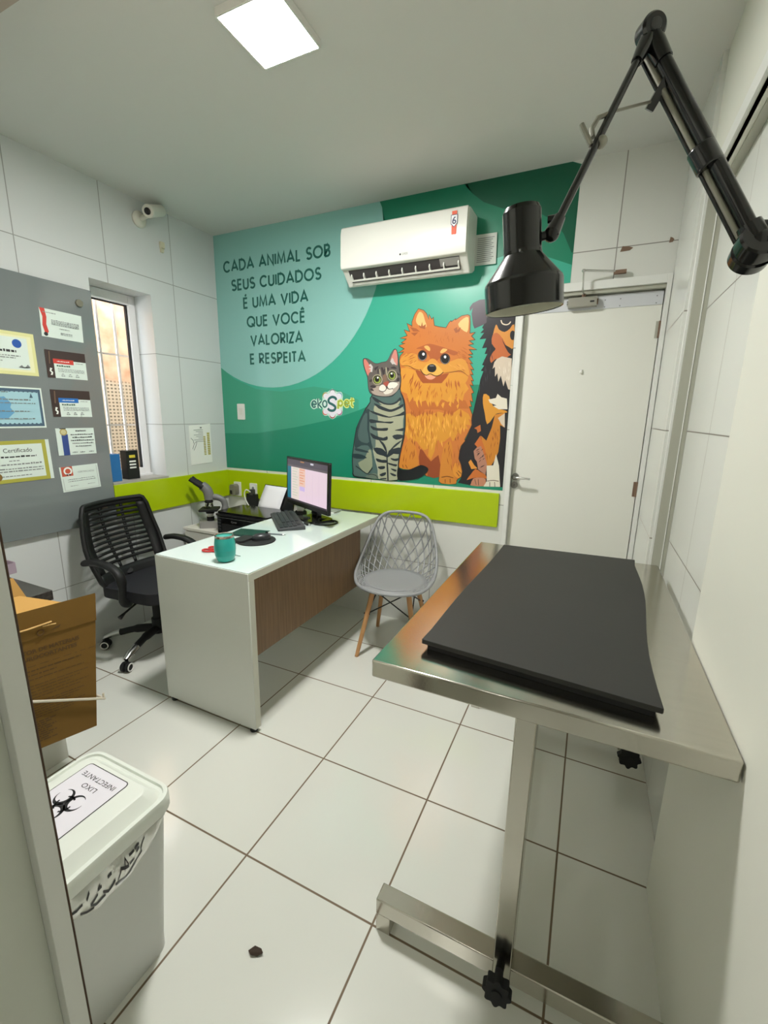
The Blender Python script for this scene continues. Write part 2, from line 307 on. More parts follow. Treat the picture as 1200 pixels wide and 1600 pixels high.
MURAL_ART = {
 'background': [
(0,"0 9840 21900 0 0 11210 2650 0 0 5400 -450 190 -24100 0"),
(1,"12440 27150 970 -340 390 -1250 240 -1600 1440 -700 2410 -620 2560 20 1680 270 2415 -1030 0 4540 -445 195 -14100 0"),
(2,"18600 27180 120 -480 360 -600 650 -530 1060 -480 1180 -280 750 -240 670 -420 600 -710 480 -960 75 20 0 3940 -445 195 -5500 0"),
(3,"0 12550 60 0 3120 100 3590 530 3270 650 2020 620 2780 1070 2970 440 2170 40 2450 -70 -530 0 0 -6090 -21900 0"),
(4,"0 17450 130 0 1100 -770 2140 -780 2350 -200 2780 330 2070 -280 1480 -630 10 -670 -2020 -620 -3270 -650 -3590 -530 -3120 -100 -60 0"),
(5,"13735 24776 -33 766 -100 759 -166 339 -230 0 -294 0 -353 0 -412 0 -466 0 -518 0 -565 0 -607 0 -647 0 -679 0 -708 0 -731 0 -747 0 -760 0 -765 0 -766 0 -759 0 -748 0 -731 0 -708 0 -679 0 -563 0 0 -9110 563 -359 679 -354 708 -293 731 -230 748 -166 759 -100 766 -33 765 33 760 100 747 166 731 230 708 293 679 354 647 412 607 466 565 518 518 565 466 607 412 646 353 680 294 708 230 730 166 748 100 760"),
 ],
 'cat': [
(6,"13100 15490 -178 -245 -2 -245 -161 -214 -169 -206 -129 -215 -111 -205 -94 -164 -96 -176 -131 -252 -119 -258 -54 -192 -36 -198 -49 -263 -51 -297 -53 -323 -47 -337 -34 -335 -16 -335 19 -347 31 -313 -26 -237 76 -163 363 -59 497 -11 533 -11 597 1 754 -34 616 54 96 306 -66 384 29 311 41 329 57 429 63 411 62 282 58 218 43 158 37 172 42 262 28 348 -4 506 -26 504 -37 328 -63 262 -106 258 -134 222 -67 211 -253 99 -874 -160"),
(7,"13150 15450 -174 -242 -6 -248 -161 -234 -169 -226 -129 -218 -111 -202 -98 -167 -92 -173 -103 -226 -97 -244 -76 -234 -64 -246 -53 -271 -47 -289 -54 -304 -46 -316 -25 -332 -5 -328 24 -309 36 -271 -12 -208 82 -142 342 -45 468 -5 508 -22 572 -8 727 -9 593 69 82 258 -72 332 34 309 46 341 53 424 57 416 61 322 59 258 56 168 44 162 23 222 7 308 -7 504 -23 506 -40 311 -60 239 -84 232 -106 208 -47 229 -233 121 -846 -158"),
(8,"12540 14420 210 147 170 -67 -4 -562 -26 -688 89 -512 111 -418 106 -318 44 -182 -126 39 -164 121 -62 91 -88 69 -230 12 -260 -32 -216 -107 -174 -83 -106 30 -44 140 32 318 68 372 61 314 79 296 111 284 129 266 136 264"),
(9,"12450 14080 169 209 121 -39 8 -436 -8 -564 101 -481 59 -369 -132 -116 -208 16 -243 56 -207 144 -77 251 27 349 174 517"),
(10,"13250 14750 991 98 1019 -88 161 -379 -91 -501 6 -499 -16 -471 -42 -354 -58 -306 -73 -283 -67 -307 -33 -410 -17 -440 70 -465 -90 -365 -659 -113 -671 63 -127 231 17 339 -85 409 -95 401 -106 274 -84 236 -40 259 30 251 194 202 176 238 -51 386 -99 404 -5 301 -5 279 -201 341"),
(11,"12920 14500 231 -56 249 -184 117 -202 33 -208 -95 -144 -95 -146 69 -209 81 -211 -33 -156 -57 -144 -26 -162 -14 -168 3 -169 -3 -171 -32 -222 -58 -128 -96 138 -104 282 -86 374 -64 426 -25 431 -5 409 -27 378"),
(12,"12880 14460 328 -78 432 -122 305 -86 245 -64 135 -36 145 6 312 76 318 104 204 122 126 68 75 -111 -65 -149 -378 -72 -412 -48 -150 -46 -120 -24 -250 13 -300 47 -352 91 -318 109 -229 125"),
(12,"12930 13880 171 -4 259 -46 317 -50 343 -40 372 18 268 12 -21 -70 -159 -70 -203 6 -257 24 -307 4 -303 -4 -250 -31 -180 1 -79 126"),
(12,"12980 13460 176 -47 254 -83 216 -21 214 1 240 30 180 10 30 -86 -80 -94 -197 -29 -263 -1 -301 6 -269 44 -162 146"),
(12,"14740 13210 158 48 232 52 172 54 118 16 19 -96 -59 -104 -154 -14 -186 14 -196 9"),
(12,"12960 13000 156 -59 254 -121 293 -84 277 -46 174 66 106 54 57 -102 -27 -128 -156 -62 -244 -18 -346 37 -324 93 -177 204"),
(12,"14590 12830 137 77 223 43 230 -2 180 -38 34 -79 -74 -91 -210 -95 -240 -45 -191 99"),
(12,"13620 12540 134 -38 196 -122 126 -151 94 -179 66 -233 14 -157 -86 100 -114 180 -70 121 -80 129 -170 201"),
(12,"15300 12600 -178 -87 -242 -153 -147 -128 -123 -132 -146 -165 -74 -105 119 75 191 145 184 143 176 147 169 163"),
(12,"13240 11990 232 43 298 -23 161 -61 119 -89 112 -94 78 -106 35 -138 -25 -102 -115 23 -175 67 -238 38 -232 72 -188 191"),
(12,"14360 11870 193 111 237 59 251 67 189 -7 26 -206 -86 -214 -206 -9 -254 9 -254 -169 -186 -111 -9 207"),
(12,"13440 11320 193 -35 237 -55 181 17 129 3 56 -99 -46 -101 -237 -12 -263 22 -128 29 -72 51 -64 101"),
(12,"14480 11390 136 -9 194 -21 161 35 109 15 -2 -93 -78 -97 -158 -11 -172 31 -136 78"),
(12,"13590 10760 237 52 243 18 53 -76 -43 -94 -134 -50 -156 -20 -96 24 -64 46 -60 50"),
(12,"14340 11070 172 -22 208 -38 164 -5 106 -15 -6 -74 -74 -66 -128 12 -152 38 -151 32 -119 38 -51 58"),
(12,"13720 10250 219 111 231 69 31 -82 -61 -118 -139 -76 -151 -34 -111 47"),
(12,"14520 10700 202 -14 218 -46 19 -73 -59 -57 -97 14 -113 46 -124 72"),
(12,"14500 10410 220 -39 220 -71 -1 -66 -89 -44 -130 19 -130 51 -89 86"),
(12,"13780 9980 209 39 211 21 46 -39 -56 -51 -194 -24 -196 -6 -61 24"),
(12,"14190 11530 26 201 54 -201 77 -799 53 -801 -18 -90 -64 0 -28 80 -62 804"),
(12,"13050 15360 168 -49 262 -121 231 -128 239 -112 254 -50 246 0 223 62 187 98 123 134 87 96 94 -39 26 -101 -129 -133 -201 -127 -212 -64 -238 -26 -264 9 -276 41 -286 67 -254 103 -201 191"),
(10,"13560 14990 134 -47 256 -93 249 -47 251 -13 222 51 188 79 142 110 78 60 -11 -110 -99 -160 -218 -138 -262 -92 -231 11 -229 79 -288 169"),
(12,"13210 14920 203 -53 307 -117 248 -92 222 -78 151 -46 149 -4 221 64 229 96 213 121 157 79 46 -60 -46 -110 -157 -101 -213 -99 -224 -90 -226 -60 -184 0 -196 40 -271 66 -269 104 -246 191"),
(13,"12070 10930 198 127 252 123 111 198 79 202 98 174 92 116 83 12 67 -72 36 -159 24 -231 47 -316 3 -324 -132 -266 -158 -194 -68 -74 -82 14 -194 89 -206 151 -178 214"),
(14,"11690 11530 289 21 341 -41 282 -101 138 -109 -200 -61 -320 -29 -303 -3 -237 43 -68 144"),
(14,"11870 11930 472 -68 468 -102 88 -66 -138 -34 -437 28 -433 62 -123 106"),
(15,"12630 9990 71 96 169 104 220 77 220 43 144 -8 96 -62 85 -159 -25 -151 -295 -23 -345 23 -225 18"),
(6,"11885 10726 170 -96 170 -96 160 -88 148 -87 134 -77 101 -30 64 28 54 74 61 85 67 75 67 78 66 78 46 -40 -67 -77 -67 -78 -66 -74 -58 -82 -64 -87 -99 -44 -129 38 -140 81 -148 87 -159 87 -170 97 -171 96"),
(16,"13239 11825 49 -201 48 -200 53 -198 67 -193 73 -193 61 -205 38 -225 26 -234 26 -234 -40 -4 -26 233 -26 234 -38 220 -59 202 -73 192 -67 195 -54 200 -48 201 -48 200"),
(6,"12814 10159 99 29 100 29 107 13 122 -9 126 -26 103 -38 57 -55 26 -64 25 -60 -38 -16 -24 61 -23 56 -45 44 -92 34 -120 24 -117 9 -99 -13 -97 -28 -98 -28"),
(17,"15030 10760 65 37 102 -58 123 -49 146 -10 168 0 166 20 160 54 159 75 151 71 140 66 132 61 128 33 131 -9 127 -36 102 -45 74 -47 50 -55 16 -68 -21 -83 -56 -96 -93 -101 -136 -112 -172 -117 -192 -101 -211 -77 -230 -60 -239 -43 -271 -51 -279 -35 -200 56 -78 231 1 322"),
(6,"12380 17650 24 73 56 27 95 8 115 -18 114 -44 126 -66 156 -99 154 -91 116 -36 114 -4 146 30 154 40 159 16 141 24 85 56 65 84 68 122 72 138 91 142 89 118 68 56 62 14 67 -16 63 -64 56 -136 44 -174 22 -189 18 -191 29 -149 41 -181 75 -316 65 -324 8 -219 -18 -171 -17 -140 -43 -120 -96 -114 -124 -116 -130 -146 -160 -124 -215 -44 -245 -6 -267 6 -263 24 -232 39 -198 61 -151 83 -109 117 -63 164 -37 206 -21 269 -29 271 -74 201 -86 179 -78 186 -62 184 -34 197"),
(18,"12430 17610 25 72 55 28 91 8 109 -18 109 -39 121 -61 151 -99 149 -91 111 -36 109 -4 141 30 149 40 154 16 136 24 84 52 66 78 69 118 71 132 86 136 84 114 62 56 58 14 67 -18 63 -62 50 -126 40 -164 27 -189 23 -191 24 -140 36 -170 74 -306 66 -314 7 -213 -17 -167 -18 -135 -42 -115 -91 -110 -119 -110 -131 -135 -159 -115 -201 -48 -229 -12 -261 5 -259 25 -227 40 -193 60 -145 79 -105 111 -63 159 -37 201 -17 260 -23 260 -69 190 -81 170 -77 181 -63 179 -34 191"),
(19,"13040 15770 141 131 209 99 232 18 228 -28 151 -86 159 -44 259 148 261 172 199 74 131 -14 19 -175 -49 -215 -88 -144 -122 -116 -138 -98 -162 -72 -193 -42 -217 -18 -249 2 -251 28 -241 57 -189 83 -94 114"),
(20,"12450 17630 33 76 67 4 119 -116 121 -154 67 -117 53 -113 79 -124 41 -116 -84 -84 -106 -76 -33 -110 -27 -60 -64 82 -76 158 -87 216 -73 224 -31 178"),
(21,"12800 17310 160 80 160 -190 -50 -330 -160 40 60 130 -180 40 200 90"),
(22,"14360 17580 69 205 101 205 62 132 58 68 67 -14 63 -96 49 -208 31 -242 4 -221 -24 -159 -64 -4 -86 54 -96 31 -94 49 -92 79"),
(23,"14340 17490 140 220 90 -100 40 -130 110 -100 30 -130 -140 80 -110 -30"),
(24,"13440 16930 24 -135 36 -85 33 79 17 131 -24 125 -36 75 -33 -69"),
(24,"13700 17120 45 -190 75 -210 59 -135 51 -35 35 179 25 221 27 113 3 47 -59 -64 -71 -66 -30 68 -30 82 -76 29"),
(24,"14120 17110 26 -120 54 -100 49 79 21 111 -76 41"),
(24,"13220 17100 60 52 90 38 104 37 56 -7 -100 -137 -130 -123 -64 48"),
(24,"14360 17100 99 58 161 32 121 -63 69 -77 -44 -23 -106 3 -176 28"),
(24,"12920 15970 66 63 134 37 159 -43 111 -67 -61 -58 -129 -32 -164 38"),
(24,"12930 15820 61 31 89 -1 92 -74 48 -76 -86 -11 -114 21 -67 54"),
(24,"14820 16440 89 55 91 5 28 -93 -18 -107 -89 -55 -91 -5 -28 92"),
(24,"12880 16370 89 49 101 21 49 -39 1 -61 -94 -64 -106 -36 -44 54"),
(24,"14660 16900 113 -48 147 -92 91 -77 29 -53 -98 3 -132 47 -106 122"),
(25,"13570 17020 26 48 44 -48 43 -177 27 -183 -21 -68 -39 28 -48 198"),
(25,"14020 17110 33 54 47 -54 28 -196 12 -204 -18 -84 -32 24 -43 226"),
(26,"13830 16390 -20 -100 -50 -100 -80 -70 -100 -50 -120 -10 -120 10 -100 50 -90 80 -50 100 -20 100 10 110 60 90 80 80 100 40 120 10 120 -10 100 -50 90 -80 50 -100"),
(26,"14850 16630 -10 -110 -50 -100 -80 -70 -90 -50 -110 -10 -110 10 -100 60 -80 70 -50 100 -20 110 10 110 50 90 80 80 90 40 110 20 110 -20 100 -50 80 -80 50 -100"),
(27,"13840 16650 106 72 124 -22 49 -147 31 -173 71 -99 19 -61 -155 -42 -175 32 -70 216"),
(28,"13590 15860 39 96 71 84 101 43 109 -3 100 -82 70 -108 10 -92 -40 -78 -105 -51 -125 -19 -107 28 -83 52 -39 59"),
(28,"14190 16040 68 96 122 74 186 18 184 -18 121 -47 49 -73 -73 -108 -127 -102 -129 -52 -131 -18 -118 15 -92 45 -55 78"),
(29,"13900 15620 94 112 166 88 234 6 186 -46 -14 -101 -116 -109 -199 -73 -201 -27 -116 56"),
(30,"13880 16190 186 71 194 29 21 -86 -41 -114 -46 -83 -64 -47 -81 28 -79 62 -79 69"),
(31,"13596 15729 93 -29 91 -28 80 -12 67 12 60 28 48 34 32 48 23 63 44 48 62 -19 57 -41 60 -23 74 7 88 21 90 21 10 -38 -90 -22 -92 -22 -86 -7 -73 28 -56 39 -32 10 -21 -23 -23 -60 -37 -58 -58 -41 -68 -31 -79 -14 -89 13 -94 29 -93 29"),
(31,"14150 16001 10 -140 -40 -2 -10 140"),
(32,"13740 16390 -10 -80 -40 -70 -70 -60 -80 -40 -90 -10 -100 10 -80 40 -70 60 -40 80 -20 80 20 80 40 80 60 60 90 30 90 10 90 -10 90 -40 60 -60 50 -80"),
(33,"13690 16370 -10 -60 -30 -60 -50 -50 -70 -30 -80 -10 -70 10 -70 40 -50 40 -40 60 -10 70 10 70 30 60 60 40 60 30 80 10 70 -10 70 -30 50 -50 40 -60"),
(34,"13640 16390 -10 -60 -20 -50 -50 -40 -50 -20 -60 -10 -70 10 -50 30 -50 40 -20 50 -20 50 10 60 30 50 40 40 60 20 60 10 60 -10 60 -30 40 -40 30 -50"),
(35,"13590 16420 -10 -50 -20 -40 -30 -40 -40 -20 -50 -10 -50 10 -40 30 -40 30 -20 50 -10 50 10 50 20 40 30 30 40 30 50 0 50 -10 50 -20 30 -40 20 -40"),
(36,"13540 16520 0 -20 -10 -20 -10 -10 -20 -10 -20 0 -20 0 -20 10 -10 10 -10 20 0 20 0 20 10 10 10 20 20 10 20 0 20 0 20 -10 10 -20 10 -10"),
(32,"14760 16630 -10 -90 -40 -70 -60 -60 -70 -40 -80 -10 -90 10 -70 40 -70 70 -40 70 -10 90 10 80 40 80 60 60 70 40 80 10 90 -20 70 -40 60 -60 40 -80"),
(33,"14710 16610 -10 -70 -30 -60 -40 -50 -60 -30 -70 -10 -60 20 -70 30 -40 50 -40 60 -10 70 10 70 30 60 50 40 60 30 60 10 70 -10 60 -30 50 -50 30 -60"),
(34,"14670 16620 -10 -50 -20 -60 -40 -40 -50 -20 -60 -10 -50 10 -50 30 -40 40 -30 50 -10 60 10 60 20 50 40 40 50 20 60 10 50 -10 50 -30 40 -40 30 -50"),
(35,"14620 16660 0 -50 -20 -50 -30 -40 -40 -20 -50 -10 -40 10 -40 30 -30 30 -20 50 -10 50 10 50 20 50 30 30 30 30 50 0 40 -10 40 -20 30 -40 20 -40"),
(36,"14520 16750 0 -20 -10 -10 -10 -20 -20 -10 -20 0 -20 10 -10 0 -20 20 -10 10 0 20 0 20 10 20 10 10 20 10 20 0 20 0 10 -10 20 -20 10 -10"),
 ],
 'spitz': [
(37,"15750 19490 -10 260 160 410 230 300 340 -110 200 -200 150 -330 0 270 190 -280 90 100 90 -470 270 -80 460 -90 170 280 110 90 30 -60 260 160 -20 -80 370 200 350 40 140 -70 40 -410 10 -540 310 30 -210 -190 220 -210 -340 -40 270 -190 -300 -50 510 -270 -450 30 230 -270 -260 -20 240 -140 -220 -40 270 -340 -170 50 260 -400 -190 60 160 -330 -150 30 200 -380 -140 40 130 -310 -200 60 260 -440 -130 -70 110 -490 -170 90 110 -350 -140 0 210 -470 -30 -300 40 -310 -100 -230 -140 -330 -150 -310 40 -80 -250 -330 -70 -320 -30 -460 170 -360 100 -410 -40 -340 -210 -150 -120 -190 10 -130 -940 -50 -200 140 30 280 -250 -20 -600 0 -210 140 -380 410 -1340 -140 -40 200 100 650 100 490 150 630 10 280 60 480 0 660 -90 560 -190 370 -190 370 40 450 20 150 10 590 -90 450 -60 410 40 260 230 260 -330 -40 370 210 -370 200 410 110 -240 50 330 210 -440 70 490 120 -220 350 380 -130 -200 490 280 -140"),
(38,"15733 19525 -11 228 36 -6 9 -292"),
(38,"15722 19753 163 416 30 -18 -157 -404"),
(38,"15885 20169 239 311 12 -40 -221 -289"),
(38,"16124 20480 355 -115 -18 -30 -325 105"),
(38,"16479 20365 206 -205 -30 -20 -194 195"),
(38,"16685 20160 127 -302 16 -76 -173 358"),
(38,"16812 19858 -3 269 22 -74 -3 -271"),
(38,"16809 20127 203 -289 -4 -56 -177 271"),
(38,"17012 19838 98 109 -20 -74 -82 -91"),
(38,"17110 19947 95 -493 -30 -28 -85 447"),
(38,"17205 19454 259 -77 -8 -34 -281 83"),
(38,"17464 19377 447 -87 18 -40 -473 93"),
(38,"17911 19290 166 272 26 -24 -174 -288"),
(38,"18077 19562 129 105 -12 -54 -91 -75"),
(38,"18206 19667 31 -62 -14 -50 -29 58"),
(38,"18237 19605 276 166 -46 -62 -244 -154"),
(38,"18513 19771 -19 -81 -48 -60 21 79"),
(38,"18494 19690 341 187 10 -34 -399 -213"),
(38,"18835 19877 358 41 -6 -36 -342 -39"),
(38,"19193 19918 153 -77 -32 -22 -127 63"),
(38,"19346 19841 41 -420 -34 -2 -39 400"),
(38,"19387 19421 10 -522 -34 -38 -10 558"),
(38,"19397 18899 328 27 -70 -32 -292 -33"),
(38,"19725 18926 -219 -206 -52 0 201 174"),
(38,"19506 18720 231 -222 -74 24 -209 198"),
(38,"19737 18498 -340 -37 -74 18 340 43"),
(38,"19397 18461 271 -190 -76 18 -269 190"),
(38,"19668 18271 -300 -47 -76 12 300 53"),
(38,"19368 18224 509 -275 -74 22 -511 265"),
(38,"19877 17949 -453 24 -68 34 447 -36"),
(38,"19424 17973 232 -268 -72 30 -228 272"),
(38,"19656 17705 -258 -14 -76 18 262 26"),
(38,"19398 17691 240 -138 -76 14 -240 142"),
(38,"19638 17553 -226 -45 -64 24 214 35"),
(38,"19412 17508 270 -350 -64 44 -270 330"),
(38,"19682 17158 -171 49 -62 46 169 -51"),
(38,"19511 17207 260 -400 -62 46 -260 400"),
(38,"19771 16807 -192 58 -58 50 188 -62"),
(38,"19579 16865 161 -329 -60 48 -159 331"),
(38,"19740 16536 -149 31 -62 46 151 -29"),
(38,"19591 16567 199 -381 -60 48 -201 379"),
(38,"19790 16186 -141 38 -58 52 139 -42"),
(38,"19649 16224 130 -310 -58 52 -130 310"),
(38,"19779 15914 -199 62 -60 48 201 -58"),
(38,"19580 15976 254 -423 -48 14 -266 457"),
(38,"19834 15553 -134 -72 -40 18 126 68"),
(38,"19700 15481 113 -512 -46 62 -107 468"),
(38,"19813 14969 -168 91 -50 60 172 -89"),
(38,"19645 15060 109 -338 -48 35 -111 363"),
(38,"19754 14722 -137 0 -54 35 143 0"),
(38,"19617 14722 201 -449 -36 -6 -219 490"),
(38,"19818 14273 -30 -303 -36 0 30 297"),
(38,"19788 13970 40 -313 -36 6 -40 307"),
(38,"19828 13657 -102 -234 -32 14 98 226"),
(38,"19726 13423 -140 -330 -32 14 140 330"),
(38,"19586 13093 -146 -303 -40 0 154 317"),
(38,"19440 12790 41 -82 -42 4 -39 78"),
(38,"19481 12708 -255 -335 -32 14 245 325"),
(38,"19226 12373 -69 -315 -34 4 71 325"),
(38,"19157 12058 -29 -455 -36 -6 31 465"),
(38,"19128 11603 169 -357 -34 -12 -171 363"),
(38,"19297 11246 101 -415 -36 -2 -99 405"),
(38,"19398 10831 -42 -351 -32 20 38 329"),
(38,"19356 10480 -213 -152 -26 24 207 148"),
(38,"19143 10328 -115 -182 -36 8 125 198"),
(38,"19028 10146 11 -143 -38 34 -9 117"),
(38,"19039 10003 -964 -51 10 36 916 49"),
(38,"18075 9952 -214 150 38 16 186 -130"),
(38,"17861 10102 29 269 40 38 -31 -291"),
(38,"17890 10371 -229 -19 -2 35 271 22"),
(38,"17661 10352 -606 0 10 35 594 0"),
(38,"17055 10352 -216 145 22 26 204 -136"),
(38,"16839 10497 -376 405 14 36 384 -415"),
(38,"16463 10902 -1347 -141 28 38 1333 139"),
(38,"15116 10761 -44 219 36 0 36 -181"),
(38,"15072 10980 101 653 34 -6 -99 -647"),
(38,"15173 11633 100 491 34 -8 -100 -489"),
(38,"15273 12124 150 628 34 -4 -150 -632"),
(38,"15423 12752 10 279 34 -2 -10 -281"),
(38,"15433 13031 59 480 35 -2 -60 -480"),
(38,"15492 13511 0 658 35 2 0 -662"),
(38,"15492 14169 -89 555 34 12 90 -565"),
(38,"15403 14724 -189 368 32 16 191 -372"),
(38,"15214 15092 -192 375 36 6 188 -365"),
(38,"15022 15467 41 455 34 -4 -39 -445"),
(38,"15063 15922 20 149 34 -2 -20 -151"),
(38,"15083 16071 9 587 36 4 -11 -593"),
(38,"15092 16658 -89 449 34 6 91 -451"),
(38,"15003 17107 -61 413 36 0 59 -407"),
(38,"14942 17520 41 268 34 -16 -39 -252"),
(38,"14983 17788 213 234 68 36 -247 -286"),
(38,"15196 18022 -333 -34 74 24 327 46"),
(38,"14863 17988 371 222 72 0 -369 -198"),
(38,"15234 18210 -372 204 76 -8 368 -196"),
(38,"14862 18414 410 105 76 2 -410 -115"),
(38,"15272 18519 -240 44 76 14 240 -56"),
(38,"15032 18563 330 209 76 16 -330 -211"),
(38,"15362 18772 -440 76 76 4 440 -64"),
(38,"14922 18848 500 133 56 -22 -480 -107"),
(38,"15422 18981 -222 363 60 -48 218 -337"),
(38,"15200 19344 382 -128 56 -52 -378 132"),
(38,"15582 19216 -198 492 52 -56 202 -488"),
(38,"15384 19708 316 -153 -20 -30 -244 127"),
(38,"15700 19555 33 -30 34 -70 -87 70"),
(39,"16010 19900 72 208 108 162 121 -5 119 -105 88 -203 72 -227 82 -170 28 -130 -111 -94 -169 -16 -194 137 -166 183 -59 127"),
(40,"18650 19430 126 154 184 126 158 68 122 -28 37 -222 -7 -268 -10 -205 -60 -115 -178 79 -192 151 -132 127"),
(41,"16270 19370 -100 180 170 -100 60 250 60 -250 190 110 -40 -290"),
(41,"18390 19160 210 110 10 -170 220 150 -80 -240 -220 -70"),
(41,"15610 19460 420 -110 250 -190 -440 30"),
(41,"15690 19110 490 10 -240 -200"),
(42,"16070 18180 83 46 173 55 174 49 138 43 138 36 154 11 180 -28 195 -53 195 -59 187 -58 186 -63 197 -69 248 -79 258 -85 154 -76 -14 -72 -117 -64 -139 -24 -149 52 -172 91 -149 47 -102 -34 -80 -78 -88 -88 -109 -101 -117 -111 -114 -78 -111 -31 -108 1 -91 40 -54 91 -37 128 -69 131 -131 133 -163 136 -156 101 -165 40 -158 5"),
(43,"14990 17470 39 121 94 128 107 101 101 66 113 40 136 14 185 -10 207 -36 158 -64 53 -111 5 -139 52 -110 158 -63 205 -34 177 -3 112 48 84 79 84 53 96 8 96 -18 98 -40 87 -82 87 -104 126 -64 191 9 230 48 219 53 197 58 186 62 167 30 143 -14 123 -47 104 -79 85 -122 66 -155 49 -153 48 -165 31 -164 -29 -91 -121 40 -181 114 -188 86 -179 17 -185 -10 -186 -17 -179 -17 -179 -24 -202 -29 -241 -47 -263 -51 -256 -12 -242 55 -235 94 -213 91 -175 74 -154 72 -171 64 -223 49 -241 42 -196 59 -135 87 -90 104"),
(44,"15100 17060 378 29 432 -139 246 -114 164 -156 77 -222 83 -228 210 -188 250 -132 242 -39 238 29 215 74 205 146 181 292 219 268 361 61 369 -41 291 -108 179 -152 -50 -149 -110 -191 221 -322 -231 -278 -1862 -56 -1908 76 -419 164 49 296 -89 576"),
(45,"16580 18280 83 46 127 4 104 -61 76 -89 19 -106 -29 -74 -95 28 -115 72 -111 93"),
(45,"17620 17930 62 99 108 81 159 -11 121 -49 -33 -64 -97 -66 -118 -54 -112 -26 -70 29"),
(46,"16510 16850 88 157 142 143 82 79 108 41 202 25 228 -35 222 -170 178 -190 81 -97 -1 -73 -95 -98 -165 -72 -235 2 -245 28 -184 2 -156 28 -161 98"),
(47,"16060 16900 130 34 220 -84 147 -126 153 -144 189 -121 211 -69 219 54 251 96 388 114 272 26 -161 -261 -289 -299 -182 -120 -188 -50 -240 -28 -250 28 -229 98 -221 182 -260 356"),
(48,"16690 16600 146 8 214 -28 224 -31 146 -49 -89 -88 -171 -72 -150 2 -140 48 -131 109"),
(49,"16401 16974 61 -88 61 -87 64 -70 72 -51 77 -37 73 -15 68 18 77 42 98 20 116 -41 119 -62 107 -38 97 1 93 23 85 33 69 44 62 56 63 57 34 -38 -64 -57 -65 -58 -77 -48 -92 -37 -102 -24 -111 -2 -119 42 -119 62 -100 35 -77 -15 -75 -42 -85 -23 -91 20 -86 40 -81 57 -70 76 -62 90 -62 89"),
(50,"15090 17206 174 5 174 4 166 -17 149 -55 134 -75 129 -61 131 -35 131 -23 133 -24 -2 -10 -133 14 -135 14 -137 30 -135 60 -133 74 -140 55 -160 22 -172 4 -174 6"),
(50,"17860 16716 186 18 187 18 185 16 188 27 190 24 178 -11 153 -72 134 -106 132 -106 -6 -8 -138 97 -137 97 -146 62 -169 8 -186 -25 -189 -23 -187 -11 -187 -9 -188 -8"),
(51,"17430 17000 -10 -80 -40 -60 -60 -60 -90 -30 -90 -10 -90 20 -90 30 -60 60 -50 70 -20 80 10 70 40 70 70 50 80 30 90 10 90 -10 90 -40 70 -60 40 -70"),
(52,"17290 17140 -10 -10 -20 -20 -40 0 -40 -10 -50 0 -50 0 -50 10 -30 10 -30 20 -10 10 10 20 20 10 40 10 40 0 50 0 60 0 40 -10 40 -10 20 -10"),
(53,"16800 17760 -10 -100 -40 -80 -70 -70 -80 -40 -90 -20 -90 20 -90 50 -70 70 -50 90 -20 100 20 100 40 80 60 70 80 40 100 10 90 -20 80 -50 70 -70 50 -90"),
(54,"16760 17730 -10 -80 -40 -70 -50 -60 -70 -40 -80 -10 -80 20 -80 40 -60 60 -40 80 -10 80 10 90 30 70 60 60 70 30 80 10 80 -10 70 -50 60 -60 40 -70"),
(55,"16740 17760 0 -80 -40 -70 -50 -60 -70 -30 -70 -10 -80 10 -70 40 -60 60 -40 80 -10 80 10 80 30 70 50 60 70 30 80 10 70 -10 70 -40 60 -60 40 -80"),
(56,"16640 17840 0 -30 -10 -20 -20 -20 -20 -10 -30 0 -20 0 -30 20 -20 20 -10 20 0 30 0 20 10 30 20 20 20 10 20 0 30 0 20 -20 20 -20 20 -20"),
(53,"18270 17510 -10 -100 -40 -80 -70 -70 -80 -40 -100 -20 -100 20 -90 50 -80 70 -50 90 -20 100 10 100 50 90 60 60 90 40 100 20 100 -20 90 -50 70 -70 50 -90"),
(54,"18230 17480 -10 -80 -40 -70 -60 -60 -70 -40 -80 -10 -90 20 -80 40 -60 60 -40 80 -20 80 10 90 30 70 60 60 80 40 80 10 90 -20 70 -40 70 -60 40 -80"),
(55,"18210 17510 -10 -80 -30 -70 -50 -60 -70 -40 -80 -10 -90 20 -70 40 -60 60 -40 80 -20 80 10 80 30 70 60 60 70 40 80 10 80 -20 70 -40 60 -60 50 -80"),
(56,"18030 17620 -10 -20 -10 -30 -10 -10 -20 -20 -30 0 -20 10 -30 10 -10 20 -20 20 0 30 0 30 10 20 20 20 20 10 20 0 30 0 20 -20 20 -20 10 -20"),
(57,"15480 15230 690 90 1290 -270 950 140 930 -90 250 -480 -500 0 -550 -280 -870 220 -880 -10 -480 -460 -530 500"),
(58,"15530 16150 3700 -60 70 -390 -140 -650 -200 140 -240 170 -110 -450 -150 140 -230 -50 -390 190 -270 -500 -210 360 -80 -100 -120 150 -230 -240 -110 240 -290 -100 -260 190 -250 -150 -60 280 -240 -360 -170 500"),
(59,"15510 14260 440 50 260 -220 590 280 300 -130 580 190 490 -130 420 20 410 300 560 -300 210 -350 -190 40 180 -370 -340 50 200 -300 -380 80 -70 -410 -190 180 -170 -460 -130 -140 -160 310 -320 -300 -340 -150 -100 240 -190 -340 -50 -420 -200 -540 -210 240 30 470 -200 -100 -150 -10 -210 180 -160 190 -160 170 -150 -140 -170 420 -250 -250 -110 290 -120 100"),
(60,"16540 12030 92 59 158 -139 251 -342 279 -278 262 261 218 169 169 -652 1 -708 -422 -122 -438 102 4 203 36 237 -302 92 -308 158 -54 501"),
(61,"15340 12020 191 367 209 253 172 24 148 -104 115 -161 95 -239 94 -347 66 -363 38 -291 -58 -229 -266 -142 -344 -68 -358 -2 -282 72 -51 147 51 243 65 406"),
